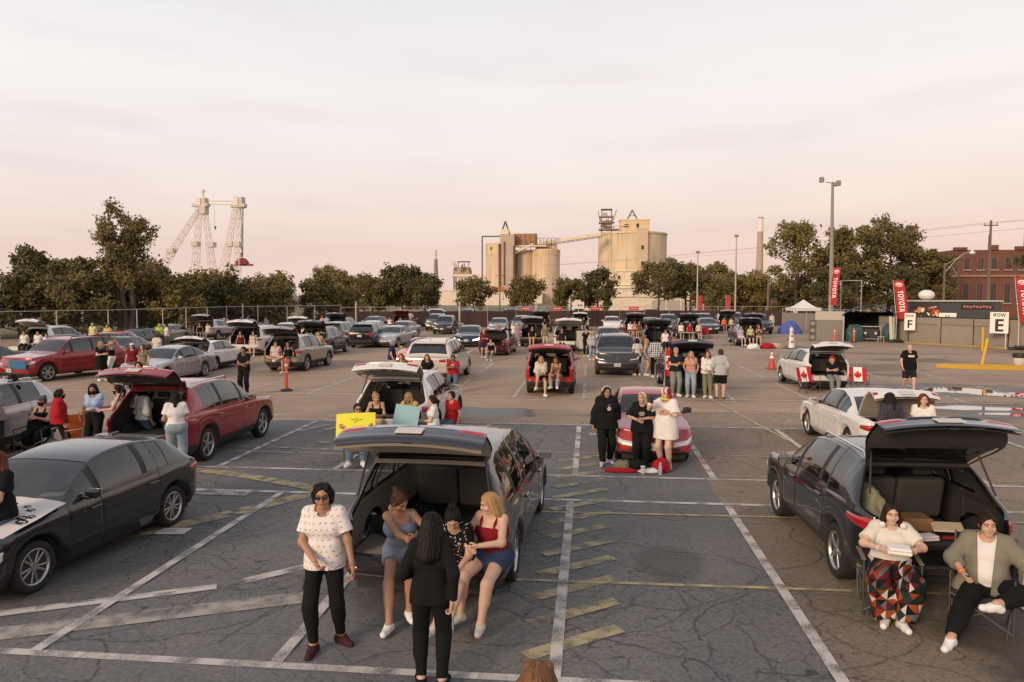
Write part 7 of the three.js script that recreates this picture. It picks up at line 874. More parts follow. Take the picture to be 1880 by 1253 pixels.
// --- trio leaning on the small red saloon
const p21 = person('woman in long black hoodie with a white bow headband by the red saloon', 0.36, -15.59, 0.15, { lod: 1, H: 1.7, f: 1, b: 1.1, skin: 'tan', hair: ['verylong', 'dark'], top: longS(K.blk, { hood: 1, loose: 0.04, hem: -0.16 }), low: trs(K.blk, { loose: 0.018 }), shoe: [0.5, 0.42, 0.52], feet: [[0.1, 0.085, -0.1], [-0.1, 0.085, 0.16]], head: [0.2, 0.1, 0], wr: [[0.24, 0.98, 0.0], [-0.28, 0.84, 0.05]] });
const p22 = person('woman in black tee with a white headband looking aside in the middle of the trio', 1.10, -15.42, -0.1, { lod: 1, H: 1.6, f: 1, b: 1.15, skin: 'fair', hair: ['bob', 'blond'], top: tee(K.blk, { sl: 0.95, loose: 0.03, hem: -0.14 }), low: trs(K.blk, { loose: 0.02 }), shoe: K.blk, head: [-0.6, 0.1, 0], wr: [[0.02, 1.06, 0.26], [-0.08, 1.03, 0.26]], elbow: [[1, -0.5, -0.2], [-1, -0.5, -0.2]] });
const p23 = person('woman in oversized white tee and red and white cap raising a phone', 1.58, -15.27, -0.55, { lod: 1, H: 1.72, f: 1, b: 1.2, skin: 'pale', hair: ['bob', 'red'], top: tee(K.wht, { sl: 0.9, loose: 0.03, hem: -0.3, sleeveLoose: 0.008 }), low: shorts(K.blk, 0.45), shoe: K.lgt, head: [-0.15, 0.1, 0], wr: [[0.06, 1.28, 0.24], [-0.12, 1.38, 0.38]], elbow: [[1, -0.8, -0.2], [-1, -0.8, -0.2]], curl: 1 });
{ const ph = tag(mesh('phone', rbox(0.075, 0.155, 0.012, 0, 0, 0, 0.008), CM.trim, p23.parent === scene ? null : null), 'dark phone held up by the woman in the white tee', 'phone'); const q = V(...p23.rig.arms[1][1]).applyMatrix4(p23.updateMatrixWorld() || p23.matrixWorld); ph.position.copy(q).add(V(-0.02, 0.1, 0.05)); ph.rotation.set(0.2, -0.5, 0); mesh('scarf', new THREE.TorusGeometry(0.085, 0.03, 8, 20).rotateX(Math.PI / 2 - 0.3), cloth(K.ylw), p23).position.set(0, 1.43, 0.02); }
for (const [p, c] of [[p21, K.wht], [p22, K.wht]]) { const hb = mesh('headband', new THREE.TorusGeometry(0.098, 0.012, 8, 24, Math.PI).translate(0, 0.03, 0), cloth(c), p); hb.applyMatrix4(p.rig.hq); }
{ const cm = mesh('striped_cap', netMesh((px, py, pz) => Math.max(ell(px, py, pz, [0, 0.05, -0.01], [0.1, 0.1, 0.118]), 0.03 - py), [-0.13, 0, -0.15], [0.13, 0.17, 0.14], 0.009, (px, py, pz) => Math.abs(((px + py * 0.3) * 16) % 1) < 0.5 ? [0.6, 0.58, 0.56] : [0.3, 0.012, 0.02]), phys(RGB(1, 1, 1), 0.9, { vertexColors: true }), p23); cm.applyMatrix4(p23.rig.hq); }
shirtPrint(p21, 0.03, 1.24, 0.13, 0.16, printMat((c, w, h) => { c.fillStyle = '#0c0c0d'; c.fillRect(0, 0, w, h); c.fillStyle = '#6a4a8c'; c.fillRect(46, 4, 34, 30); c.fillStyle = '#d9d0c6'; c.beginPath(); c.ellipse(64, 62, 40, 24, 0, 0, 7); c.fill(); c.fillStyle = '#1a1716'; c.fillRect(46, 50, 10, 22); c.fillRect(70, 56, 18, 12); }));
shirtPrint(p22, 0.0, 1.22, 0.16, 0.12, printMat((c, w, h) => { c.fillStyle = '#0c0c0d'; c.fillRect(0, 0, w, h); c.strokeStyle = '#cfc9c2'; c.lineWidth = 9; c.beginPath(); c.ellipse(64, 42, 44, 24, 0, 0, 7); c.stroke(); c.fillStyle = '#cfc9c2'; c.fillRect(44, 36, 40, 12); c.fillRect(30, 76, 70, 8); }));
shirtPrint(p23, 0.02, 1.16, 0.2, 0.09, printMat((c, w, h) => { c.fillStyle = '#d8d3cf'; c.fillRect(0, 0, w, h); c.fillStyle = '#c0473f'; for (let i = 0; i < 5; i++) { c.fillRect(8 + i * 23, 18, 17, 60); c.clearRect(13 + i * 23, 40, 7, 14); c.fillStyle = '#d8d3cf'; c.fillRect(13 + i * 23, 38, 7, 18); c.fillStyle = '#c0473f'; } }));
// --- left group behind the black hatchback
const M1 = 1, gl = 'group between the silver SUV and the red SUV';
person('man in grey shirt and dark trousers beside the silver SUV', -12.73, -14.36, 0.7, { lod: M1, H: 1.78, b: 1.15, top: tee(K.gry), low: trs(K.ink), hair: ['short', 'dark'], wr: hold(1.1), group: gl });
person('man in black tee and khaki trousers facing away', -13.30, -15.64, PI - 0.3, { lod: M1, H: 1.8, top: tee(K.blk, { hem: -0.05 }), low: trs(K.khk, { loose: 0.025 }), hair: ['short', 'black'], skin: 'brown', shoe: K.blk, group: gl, wr: [[0.1, 1.12, 0.26], [-0.22, 1.05, 0.2]] });
person('woman in black tank top and black mask with cap sitting', -12.36, -15.38, 0.1, { lod: M1, H: 1.66, f: 1, b: 1.15, sit: 0.5, mask: 1, cap: [0.1, 0.1, 0.12], top: tank(K.blk), low: trs(K.blk), hair: ['bun', 'brown'], wr: [[0.06, 0.86, 0.32], [-0.14, 0.86, 0.3]], group: gl });
person('person in red hooded jacket seen from the side', -11.59, -14.90, 2.3, { lod: M1, H: 1.56, b: 1.05, top: longS(K.red, { hood: 1, loose: 0.035 }), low: trs(K.blk), hair: ['mop', 'black'], mask: 1, group: gl });
person('woman in light blue tank top with long dark hair and mask', -10.97, -15.19, 0.15, { lod: M1, H: 1.66, f: 1, mask: 1, skin: 'tan', top: { ...tee(K.blu), sl: 0.12, hem: 0.1 }, low: trs(K.blk, { high: 0.1 }), hair: ['long', 'black'], wr: [[-0.02, 1.05, 0.24], [-0.24, 0.95, 0.1]], head: [0.2, 0.3, 0], group: gl });
person('woman in pale backless top reaching towards her friend', -10.48, -15.35, -1.2, { lod: M1, H: 1.62, f: 1, mask: 1, skin: 'fair', top: tank([0.45, 0.52, 0.55], { hem: 0.1 }), low: trs(K.blk, { high: 0.1 }), hair: ['pony', 'black'], wr: [[0.12, 1.05, 0.34], [-0.12, 1.08, 0.38]], group: gl });
person('woman in white ruffled top with very long dark hair facing the open red SUV', -9.75, -15.10, PI - 0.5, { lod: M1, H: 1.62, f: 1, skin: 'tan', top: longS(K.wht, { loose: 0.035, hem: -0.02, sl: 1.3 }), low: trs(K.jean), hair: ['verylong', 'black'], group: gl });
person('woman in white tee and light jeans standing by the red SUV wheel', -8.36, -14.03, PI + 0.5, { lod: M1, H: 1.68, f: 1, b: 1.1, skin: 'tan', top: tee(K.wht, { hem: 0.02 }), low: trs(K.ljn, { loose: 0.02, high: 0.08 }), hair: ['verylong', 'black'], wr: [[0.16, 1.0, 0.2], [-0.14, 1.02, 0.22]], group: gl });
person('person in black crouched in the open boot of the red SUV', -9.0, -14.9, 2.6, { lod: M1, H: 1.6, sit: 0.62, top: longS(K.blk), low: trs(K.blk), hair: ['mop', 'black'], group: gl, feet: [[0.12, 0.3, 0.3], [-0.12, 0.3, 0.3]] });
person('person in dark top leaning behind the raised red tailgate', -12.96, -19.92, 0.3, { lod: 2, H: 1.7, top: longS(K.ink), hair: ['mop', 'black'], group: gl });
// --- middle
person('man in black tee and trousers with folded arms standing in the aisle', -12.34, -25.13, 0.1, { lod: M1, H: 1.78, top: tee(K.blk), low: trs(K.blk), shoe: K.blk, skin: 'brown', hair: ['short', 'black'], mask: 0, wr: [[-0.06, 1.12, 0.22], [0.06, 1.1, 0.24]], elbow: [[1, -0.6, -0.2], [-1, -0.6, -0.2]] });
person('man in navy tee turned towards the orange hatchback', -8.22, -29.96, 1.9, { lod: M1, H: 1.76, b: 1.12, top: tee(K.nvy), low: shorts(K.khk, 0.95), hair: ['short', 'grey'] });
for (const [px, lab, o] of [[741, 'person with reddish hair sitting behind the white tailgate', { top: tee(K.brn), hair: ['bob', 'auburn'] }], [777, 'woman in black tee with brown hair seated behind the white crossover', { f: 1, top: tee(K.blk), hair: ['wavy', 'brown'] }], [818, 'man in red tee with a white ring print seated by the white SUV bumper', { top: tee(K.red), hair: ['short', 'black'], skin: 'brown', wr: [[0.1, 0.95, 0.34], [-0.1, 0.95, 0.36]] }]]) { const [X, Z] = { 741: [-7.1, -27.2], 777: [-6.1, -27.2], 818: [-5.05, -26.9] }[px]; const q = person(lab, X, Z, 0.1, { lod: M1, sit: 0.55, b: 1.1, low: trs(K.jean), ...o }); if (px === 818) shirtPrint(q, 0, 0.98, 0.16, 0.16, printMat((c, w, h) => { c.fillStyle = '#9c1a20'; c.fillRect(0, 0, w, h); c.strokeStyle = '#e6dcd8'; c.lineWidth = 13; c.beginPath(); c.ellipse(64, 48, 42, 32, 0, 0.6, 5.8); c.stroke(); })); }
person('woman in black strap top and jeans sitting in the white crossover boot', -4.95, -16.75, 0.1, { lod: M1, H: 1.62, f: 1, sit: 0.58, skin: 'fair', top: tank(K.blk), low: trs(K.jean), hair: ['bun', 'blond'], lean: 0.36, wr: [[0.1, 0.82, 0.4], [-0.16, 0.86, 0.36]], feet: [[0.1, 0.3, 0.4], [-0.1, 0.3, 0.42]], head: [0.5, 0.05, 0] });
person('woman with long fair hair holding a pale blue poster in the white crossover boot', -4.15, -16.75, -0.15, { lod: M1, H: 1.6, f: 1, lean: 0.25, sit: 0.58, skin: 'tan', top: { ...tee(K.gld), sl: 0.2 }, low: trs(K.jean), hair: ['long', 'blond'], wr: [[0.32, 0.95, 0.3], [-0.2, 0.95, 0.35]], feet: [[0.1, 0.3, 0.4], [-0.1, 0.3, 0.42]] });
person('man in red tee and glasses sitting low behind a yellow poster', -4.98, -15.35, 0.2, { lod: M1, H: 1.72, sit: 0.42, glasses: 1, skin: 'fair', hair: ['short', 'dark'], top: tee(K.red), low: trs(K.jean), wr: [[0.34, 0.84, 0.36], [-0.34, 0.84, 0.36]], feet: [[0.2, 0.085, 0.95], [-0.12, 0.085, 0.95]], head: [0.3, 0.05, 0] });
person('person in white top sitting sideways beside the white crossover boot', -3.55, -16.4, -1.3, { lod: M1, H: 1.66, f: 1, sit: 0.5, skin: 'pale', hair: ['pony', 'dark'], top: tee(K.wht), low: trs(K.jean), wr: lap(0.5) });
person('person in red tee half hidden at the white crossover rear wheel', -3.3, -17.4, -0.6, { lod: 2, H: 1.6, sit: 0.5, hair: ['short', 'dark'], top: tee(K.red), low: trs(K.jean) });
function poster(label, c, x, y, z, w, h, rot, draw) { const p = thing('poster', label, 'poster', [x, y, z]); p.rotation.set(...rot); const m = new THREE.BoxGeometry(w, h, 0.006, 8, 6, 1), q = m.attributes.position; for (let i = 0; i < q.count; i++) q.setZ(i, q.getZ(i) + 0.03 * Math.cos(q.getX(i) / w * 3)); m.computeVertexNormals(); mesh('card', m, draw ? new THREE.MeshStandardMaterial({ roughness: 0.7, map: canvasTex(256, 192, draw) }) : std(c, 0.7), p); }
poster('yellow hand-drawn poster held by the man in the red tee', 0, -4.9, 0.82, -14.95, 0.82, 0.6, [-0.5, 0.15, 0.12], (c, w, h) => { c.fillStyle = '#e0d43a'; c.fillRect(0, 0, w, h); c.strokeStyle = '#5a5220'; c.lineWidth = 5; c.beginPath(); c.moveTo(96, 42); c.lineTo(124, 52); c.lineTo(142, 34); c.moveTo(120, 74); c.lineTo(140, 54); c.lineTo(176, 46); c.stroke(); c.fillStyle = '#a9ab78'; c.font = '44px sans-serif'; c.fillText('L', 40, 128); c.fillText('ATT', 104, 120); });
poster('pale blue blank poster held in the white crossover boot', RGB(0.24, 0.4, 0.46), -4.1, 0.86, -16.1, 0.62, 0.52, [-0.3, -0.2, -0.14]);
const gM = 'people behind the black estate';
person('man in black tee holding a white hat over his chest behind the black estate', 3.05, -26.47, 0.15, { lod: M1, H: 1.78, b: 1.1, group: gM, hair: ['short', 'grey'], top: tee(K.ink), low: trs(K.gry), wr: [[0.08, 1.2, 0.28], [-0.12, 1.16, 0.28]] });
person('woman in pink top and jeans with long fair hair behind the black estate', 3.55, -26.25, -0.1, { lod: M1, H: 1.66, f: 1, group: gM, hair: ['long', 'blond'], top: { ...tee(K.pnk), sl: 0.2, hem: -0.02 }, low: trs(K.ljn), wr: [[0.22, 0.95, 0.1], [-0.2, 1.0, 0.12]] });
person('woman in white blouse and green trousers leaning on the black estate', 4.13, -26.31, -0.1, { lod: M1, H: 1.66, f: 1, group: gM, hair: ['wavy', 'auburn'], top: longS(K.wht, { loose: 0.03 }), low: trs(K.olv), lean: -0.08, feet: [[0.1, 0.085, 0.25], [-0.08, 0.085, 0.3]], wr: hold(0.98, 0.24) });
person('man in grey shirt and black shorts facing the black estate', 4.49, -25.80, PI - 0.2, { lod: M1, H: 1.78, group: gM, hair: ['short', 'brown'], top: tee(K.lgt, { sl: 1.2, hem: -0.12 }), low: shorts(K.blk, 0.85), shoe: K.brn });
person('woman in white cardigan and mini shorts in the red boxy SUV boot', -1.72, -26.15, 0.15, { lod: M1, H: 1.66, f: 1, sit: 0.62, skin: 'fair', hair: ['verylong', 'blond'], top: longS(K.off, { loose: 0.03, hem: -0.02 }), low: shorts(K.blk, 0.4), feet: [[0.1, 0.12, 0.5], [-0.2, 0.35, 0.4]], wr: [[0.05, 0.86, 0.36], [-0.12, 0.84, 0.32]] });
person('woman in jeans and sleeveless top in the red boxy SUV boot', -1.15, -26.2, -0.2, { lod: M1, H: 1.66, f: 1, sit: 0.62, skin: 'tan', hair: ['long', 'auburn'], top: tank(K.brn), low: trs(K.ljn), lean: 0.25, feet: [[0.1, 0.38, 0.38], [-0.12, 0.38, 0.4]], wr: [[0.0, 0.8, 0.42], [-0.08, 0.8, 0.4]], head: [-0.2, 0.3, 0] });
const bald = person('bald man in black graphic tee walking across the lot', 11.81, -28.59, 0.05, { lod: M1, H: 1.8, b: 1.2, hair: ['bald'], skin: 'pale', top: tee(K.blk, { loose: 0.03, hem: -0.12 }), low: shorts(K.ink, 0.95), feet: [[0.1, 0.085, 0.22], [-0.1, 0.13, -0.25]], shoe: K.blk });
shirtPrint(bald, 0, 1.26, 0.24, 0.12, printMat((c, w, h) => { c.fillStyle = '#0c0c0d'; c.fillRect(0, 0, w, h); c.fillStyle = '#d8cdb8'; c.fillRect(6, 14, 116, 44); c.fillStyle = '#c77f35'; c.fillRect(24, 50, 84, 24); }));
person('woman in black top with red headband sitting in the white hatchback boot', 8.95, -28.35, 0.1, { lod: M1, H: 1.64, f: 1, sit: 0.56, skin: 'fair', hair: ['bob', 'blond'], cap: K.red, top: tee(K.blk), low: trs(K.gry), wr: [[0.1, 0.86, 0.32], [-0.06, 0.84, 0.32]], lean: 0.15 });
person('person in dark plaid shirt with back turned at the white saloon boot', 6.2, -15.85, PI + 0.3, { lod: M1, H: 1.72, f: 1, sit: 0.74, skin: 'tan', hair: ['wavy', 'black'], top: longS(K.ink, { ...plaidDark, loose: 0.03 }), low: trs(K.jean), feet: [[0.1, 0.085, 0.3], [-0.1, 0.085, 0.3]] });
person('woman in white tee with long auburn hair laughing at the white saloon boot', 6.85, -15.85, -0.25, { lod: M1, H: 1.7, f: 1, b: 1.12, sit: 0.74, skin: 'pale', hair: ['long', 'auburn'], top: tee(K.wht), low: trs(K.jean), wr: lap(0.74), head: [0.1, 0.1, 0] });
const far2 = (label, x, z, t, o) => person(label, x, z, t, { lod: 2, ...o });
// --- around the dark red SUV and silver saloon
far2('woman in black dress with fair hair beside the dark red SUV', -20.34, -28.68, 1.2, { f: 1, b: 1.15, H: 1.7, hair: ['long', 'blond'], top: tee(K.blk), low: { c: K.blk, skirt: 0.5 }, wr: [[0.1, 1.15, 0.3], [-0.12, 1.15, 0.3]] });
far2('woman in white trousers and black top with raised hand', -20.27, -29.28, -0.6, { f: 1, H: 1.68, hair: ['bun', 'blond'], top: tank(K.blk, { hem: 0.08 }), low: trs(K.wht, { high: 0.08 }), wr: [[0.1, 1.5, 0.2], [-0.15, 1.1, 0.3]] });
far2('person in floral black dress and cap by the silver saloon', -18.67, -28.27, 0.3, { f: 1, H: 1.66, hair: ['bob', 'dark'], cap: K.wht, top: tee(K.drd), low: { c: K.blk, skirt: 0.45 } });
far2('person in sage green outfit by the silver saloon bonnet', -17.89, -27.80, -0.2, { f: 1, H: 1.66, hair: ['long', 'auburn'], top: tee(K.olv), low: shorts(K.olv, 0.5) });
far2('person in cream top seen behind the silver saloon', -21.88, -35.20, PI, { H: 1.66, hair: ['short', 'brown'], top: tee(K.off, { loose: 0.04 }), low: trs(K.jean) });
for (const [i, [x, t]] of [[-33.9, 'left'], [-33.0, 'right']].entries()) far2(i ? 'person in white tee sitting nearer the wheel of the white SUV by the chain-link fence' : 'person in white tee at the fence side of the open white SUV boot', x, -40.9, 0.3, { sit: 0.62, hair: ['short', 'dark'], top: tee(K.wht), low: trs(K.ink) });
far2('person in white shirt sitting beside the white SUV by the chain-link fence', -32.2, -40.6, 0.3, { sit: 0.5, f: 1, hair: ['bun', 'dark'], top: tee(K.wht), low: shorts(K.blk) });
far2('steward in black and yellow vest near the chain-link fence', -30.50, -43.72, 0.2, { H: 1.78, top: { ...tee(K.ylw), pat: (x) => Math.abs(x) < 0.06 ? [0.02, 0.02, 0.02] : [0.75, 0.7, 0.1] }, low: trs(K.blk), hair: ['short', 'brown'] });
far2('steward in pale yellow vest by the chain-link fence', -33.36, -46.31, 0.2, { H: 1.76, top: tee([0.6, 0.55, 0.25]), low: trs(K.blk), hair: ['short', 'blond'] });
far2('steward in lime vest beside the grey-green saloon', -28.60, -46.31, 0.6, { H: 1.74, top: tee(K.lim), low: trs(K.gry), hair: ['short', 'blond'] });
far2('person in white shirt next to the lime vest steward', -28.13, -46.36, -0.8, { H: 1.7, f: 1, top: tee(K.wht), low: trs(K.jean), hair: ['bun', 'dark'] });
far2('person curled up in the boot of the silver wagon', -30.7, -55.2, 0.3, { sit: 0.6, f: 1, hair: ['long', 'dark'], top: tank(K.blk), low: shorts(K.jean) });
far2('second person lounging in the boot of the silver wagon', -30.0, -55.2, -0.2, { sit: 0.6, hair: ['short', 'brown'], top: tee(K.off), low: shorts(K.khk) });
far2('couple member in white hat beyond the silver wagon', -30.06, -57.92, 0.6, { H: 1.72, cap: K.wht, top: tee(K.blk), low: trs(K.nvy) }); far2('couple member in pink top beyond the silver wagon', -29.79, -57.95, -0.5, { H: 1.66, f: 1, hair: ['long', 'blond'], top: tee(K.pnk), low: trs(K.jean) });
far2('person standing behind the silver wagon roof', -33.35, -60.80, 0, { top: tee(K.pnk), hair: ['short', 'blond'] }); far2('person in grey behind the silver wagon roof', -32.68, -60.87, 0.2, { top: tee(K.lgt), hair: ['short', 'grey'] });
for (const [i, x] of [-20.55, -19.75].entries()) far2(i ? 'woman in cream dress sitting in the white box-shaped SUV' : 'bare-armed woman sitting in the white box-shaped SUV', x, -41.5, 0.2, { sit: 0.66, f: 1, hair: ['long', 'dark'], top: i ? tee(K.off) : tank(K.drd), low: shorts(i ? K.off : K.blk) });
far2('person in pale pink tee cross-legged on the silver SUV sill', -14.55, -32.85, 0.25, { lod: 1, sit: 0.62, hair: ['short', 'brown'], top: tee([0.55, 0.42, 0.42]), low: shorts(K.khk, 0.8), feet: [[-0.05, 0.6, 0.4], [0.05, 0.62, 0.36]], knee: [[1, 0.3, 0.4], [-1, 0.3, 0.4]] });
far2('person in black vest with legs hanging from the silver SUV sill', -13.95, -32.85, 0.0, { lod: 1, sit: 0.62, f: 1, hair: ['long', 'dark'], skin: 'tan', top: tank(K.blk), low: shorts(K.nvy, 0.5) });
far2('person in yellow top standing by the charcoal SUV', -14.13, -37.22, 0.2, { H: 1.74, f: 1, hair: ['bun', 'dark'], top: tank(K.gld), low: trs(K.olv) });
far2('person in tan top sitting in the charcoal SUV boot', -16.5, -41.6, 0.2, { sit: 0.62, f: 1, hair: ['long', 'dark'], skin: 'tan', top: tee(K.brn), low: shorts(K.jean) }); far2('person in ochre shirt sitting in the charcoal SUV boot', -15.9, -41.6, 0, { sit: 0.62, f: 1, hair: ['long', 'brown'], top: tee(K.gld), low: trs(K.khk) });
far2('person in red sitting in the white crossover beside the grey minivan', -20.9, -50.4, 0.2, { sit: 0.6, f: 1, hair: ['long', 'dark'], top: tee(K.red), low: shorts(K.jean) }); far2('person in white sitting in the white crossover beside the grey minivan', -20.2, -50.4, 0, { sit: 0.6, top: tee(K.wht), low: trs(K.ink) });
far2('person in dark red tee standing with folded arms beside the maroon boot', -6.01, -41.43, 0.4, { lod: 1, H: 1.72, top: tee(K.drd), low: shorts(K.nvy, 0.7), hair: ['short', 'blond'], wr: [[-0.08, 1.14, 0.22], [0.08, 1.12, 0.24]] });
far2('woman in black tank crouched before the maroon boot', -5.39, -40.09, -0.1, { lod: 1, H: 1.64, f: 1, sit: 0.42, top: tank(K.blk), low: trs(K.gry), hair: ['bun', 'dark'], lean: 0.2 });
for (const [px, py, lab, o] of [[914, 640, 'woman in pink by the teal saloon', { f: 1, top: tee(K.pnk), hair: ['long', 'blond'] }], [932, 640, 'man in navy shorts and black tee near the teal saloon', { top: tee(K.blk), low: shorts(K.nvy, 0.8) }], [944, 634, 'man in white shirt beside the pale teal SUV', { top: tee(K.wht), low: shorts(K.gry, 0.8) }], [951, 635, 'woman in patterned dress beside the pale teal SUV', { f: 1, top: tee(K.mve), low: { c: K.mve, skirt: 0.4 }, hair: ['bob', 'grey'] }], [1001, 640, 'man in olive tee beside the silver-grey SUV', { top: tee(K.olv), low: trs(K.khk) }], [1076, 655, 'person in black vest by the folding table', { top: tee(K.blk), low: trs(K.blk) }], [1087, 662, 'woman in grey cardigan and pale jeans by the folding table', { f: 1, top: longS(K.lgt), low: trs(K.ljn), hair: ['long', 'blond'] }], [1170, 690, 'man in cream tee and black shorts with back turned near the dark grey SUV', { lod: 1, turn: PI + 0.4, top: tee(K.off), low: shorts(K.blk, 0.85), hair: ['mop', 'black'], skin: 'tan' }], [1186, 690, 'woman in denim shorts talking beside the cream tee man', { lod: 1, f: 1, turn: 1.4, top: tank(K.jean), low: shorts(K.jean, 0.4), hair: ['long', 'blond'] }], [1203, 694, 'man in grey plaid shirt and black trousers with back turned', { lod: 1, turn: PI, H: 1.8, b: 1.1, top: longS(K.lgt, { ...plaidGrey, loose: 0.03 }), low: trs(K.blk), hair: ['short', 'black'] }], [1222, 676, 'man in white tee sitting by the black SUV boot', { f: 0, sit: 0.6, top: tee(K.wht), low: trs(K.ink), hair: ['short', 'brown'] }], [1158, 678, 'person in dark green with headscarf beside the dark grey SUV', { top: longS(K.olv), low: trs(K.blk), hair: ['bob', 'dark'] }]]) { const [X, Z] = [{ 914: [-6.16, -49.19], 932: [-5.50, -49.26], 944: [-5.40, -52.53], 951: [-5.07, -51.99], 1001: [-2.98, -49.52], 1076: [-0.20, -43.17], 1087: [0.14, -40.67], 1170: [2.13, -33.15], 1186: [2.52, -33.19], 1203: [2.86, -32.35], 1222: [4.75, -47.0], 1158: [2.00, -36.06] }][0][px]; far2(lab, X, Z, o.turn ?? 0.2, o); }
far2('person in yellow shorts sitting in the silver-grey SUV boot', -3.95, -50.7, 0, { sit: 0.62, top: tee(K.blk), low: shorts(K.gld, 0.6), hair: ['short', 'dark'] });
far2('person in dark top inside the white SUV with the folding table', -1.75, -46.5, 0.1, { sit: 0.7, top: tee(K.ink), low: trs(K.ink), hair: ['long', 'dark'] });
for (const [x, z, c, l] of [[-20.0, -72.2, K.wht, 'person in white in the red SUV by the maroon screen fence'], [-18.9, -72.2, K.pnk, 'person in pink in the red SUV by the maroon screen fence'], [-4.9, -69.6, K.pnk, 'person in pink by the black SUV under the silos'], [-4.3, -69.8, K.blk, 'person in black by the black SUV under the silos'], [-1.2, -74.2, K.red, 'person in red in the white off-roader'], [-0.6, -74.2, K.blk, 'person in black in the white off-roader'], [3.45, -63.4, K.wht, 'child in white in the maroon minivan'], [4.2, -63.4, K.brn, 'child in brown in the maroon minivan'], [3.8, -63.2, K.pnk, 'child in pink between the others in the maroon minivan'], [7.4, -60.8, K.wht, 'person in white at the picnic behind the black SUV'], [8.1, -60.9, K.red, 'person in red at the picnic behind the black SUV'], [8.8, -60.8, K.off, 'person in cream at the picnic behind the black SUV'], [13.3, -74.9, K.org, 'person in orange in the pale SUV beside the sky blue SUV'], [14.0, -74.9, K.off, 'person in cream in the pale SUV beside the sky blue SUV'], [13.0, -62.0, K.brn, 'person in brown vest behind the blue hatchback'], [13.7, -62.1, K.org, 'person with orange sash behind the blue hatchback']]) far2(l, x, z, 0.1, { sit: 0.6, top: tee(c), low: shorts(K.ink, 0.7), hair: [x > 5 ? 'bob' : 'long', x > 0 ? 'dark' : 'brown'], f: 1, H: 1.6 });
far2('woman in lilac top nearest the charcoal SUV wheel at the blue hatchback boot', 10.75, -53.9, 0.3, { sit: 0.55, f: 1, top: tee([0.4, 0.38, 0.45]), low: shorts(K.wht), hair: ['bob', 'blond'] }); far2('woman in lime top and navy skirt in the middle of the blue hatchback boot', 11.4, -53.8, 0, { sit: 0.6, f: 1, top: tee([0.42, 0.45, 0.18]), low: { c: K.nvy, skirt: 0.5, len: 0.8 }, hair: ['bun', 'blond'] }); far2('woman in dark top with crossed legs on the outer side of the blue hatchback boot', 12.0, -53.9, -0.2, { sit: 0.6, f: 1, top: tank(K.brn), low: shorts(K.khk, 0.4), hair: ['long', 'brown'], wr: [[0.06, 1.1, 0.3], [-0.06, 1.1, 0.3]] });
far2('steward in orange and white holding a ring near the white canopy', 18.46, -77.20, 0, { H: 1.76, top: { ...tee(K.off), pat: (x) => Math.abs(x) < 0.07 ? [0.5, 0.08, 0.05] : [0.6, 0.5, 0.4] }, low: trs(K.khk) });
far2('person in pink behind the white saloon near the grey minivan', -25.14, -67.20, 0, { top: tee(K.pnk), hair: ['bun', 'dark'] }); far2('person in blue behind the white saloon near the grey minivan', -24.73, -67.25, 0.3, { top: tee(K.blu), hair: ['short', 'brown'] });
// ---------------------------------------------------------------- things people brought
function campChair(label, x, z, turn, c, o = {}) {
  const r = thing('folding_chair', label, 'chair', [x, 0, z], turn, 'folding chairs'), w = 0.29, m = cloth(c, o), fr = std(RGB(0.09, 0.09, 0.09), 0.5, { metalness: 0.4 }), sl = (pts) => { const pos = [], uv = [], idx = []; pts.forEach(([y, zz, sag], i) => { for (let k = 0; k <= 6; k++) { const u = k / 6; pos.push(lerp(-w, w, u), y - sag * Math.sin(u * PI), zz - (i > pts.length - 3 ? 0.03 * Math.sin(u * PI) : 0)); uv.push(u, i / (pts.length - 1)); } }); for (let i = 0; i < pts.length - 1; i++) for (let k = 0; k < 6; k++) { const a = i * 7 + k; idx.push(a, a + 1, a + 8, a, a + 8, a + 7); } return buildGeo(pos, idx, null, uv); };
  const sm = m.clone(); sm.side = THREE.DoubleSide; mesh('seat', sl([[0.43, 0.26, 0.02], [0.41, 0.1, 0.05], [0.39, -0.14, 0.05]]), sm, r); const bm = o.flag ? new THREE.MeshStandardMaterial({ roughness: 0.8, side: THREE.DoubleSide, map: o.flag }) : sm; mesh('backrest', sl([[0.4, -0.16, 0.02], [0.62, -0.24, 0.0], [0.9, -0.34, 0.0]]), bm, r);
  for (const s of [-1, 1]) { mesh('leg', bar([s * w, 0.42, 0.26], [s * (w - 0.06), 0, -0.22], 0.011), fr, r); mesh('leg', bar([s * w, 0.4, -0.16], [s * (w - 0.06), 0, 0.3], 0.011), fr, r); mesh('back_post', bar([s * w, 0.1, -0.12], [s * w, 0.92, -0.34], 0.011), fr, r); mesh('front_post', bar([s * w, 0, 0.28], [s * w, 0.64, 0.28], 0.011), fr, r); mesh('armrest', rbox(0.05, 0.014, 0.56, s * w, 0.64, 0.0, 0.006), o.flag ? cloth(K.red) : sm, r); }
  mesh('cross_brace', [bar([-w, 0.06, 0.28], [w, 0.4, 0.28], 0.01), bar([w, 0.06, 0.28], [-w, 0.4, 0.28], 0.01), bar([-w, 0.06, -0.2], [w, 0.4, -0.16], 0.01), bar([w, 0.06, -0.2], [-w, 0.4, -0.16], 0.01)], fr, r); return r;
}
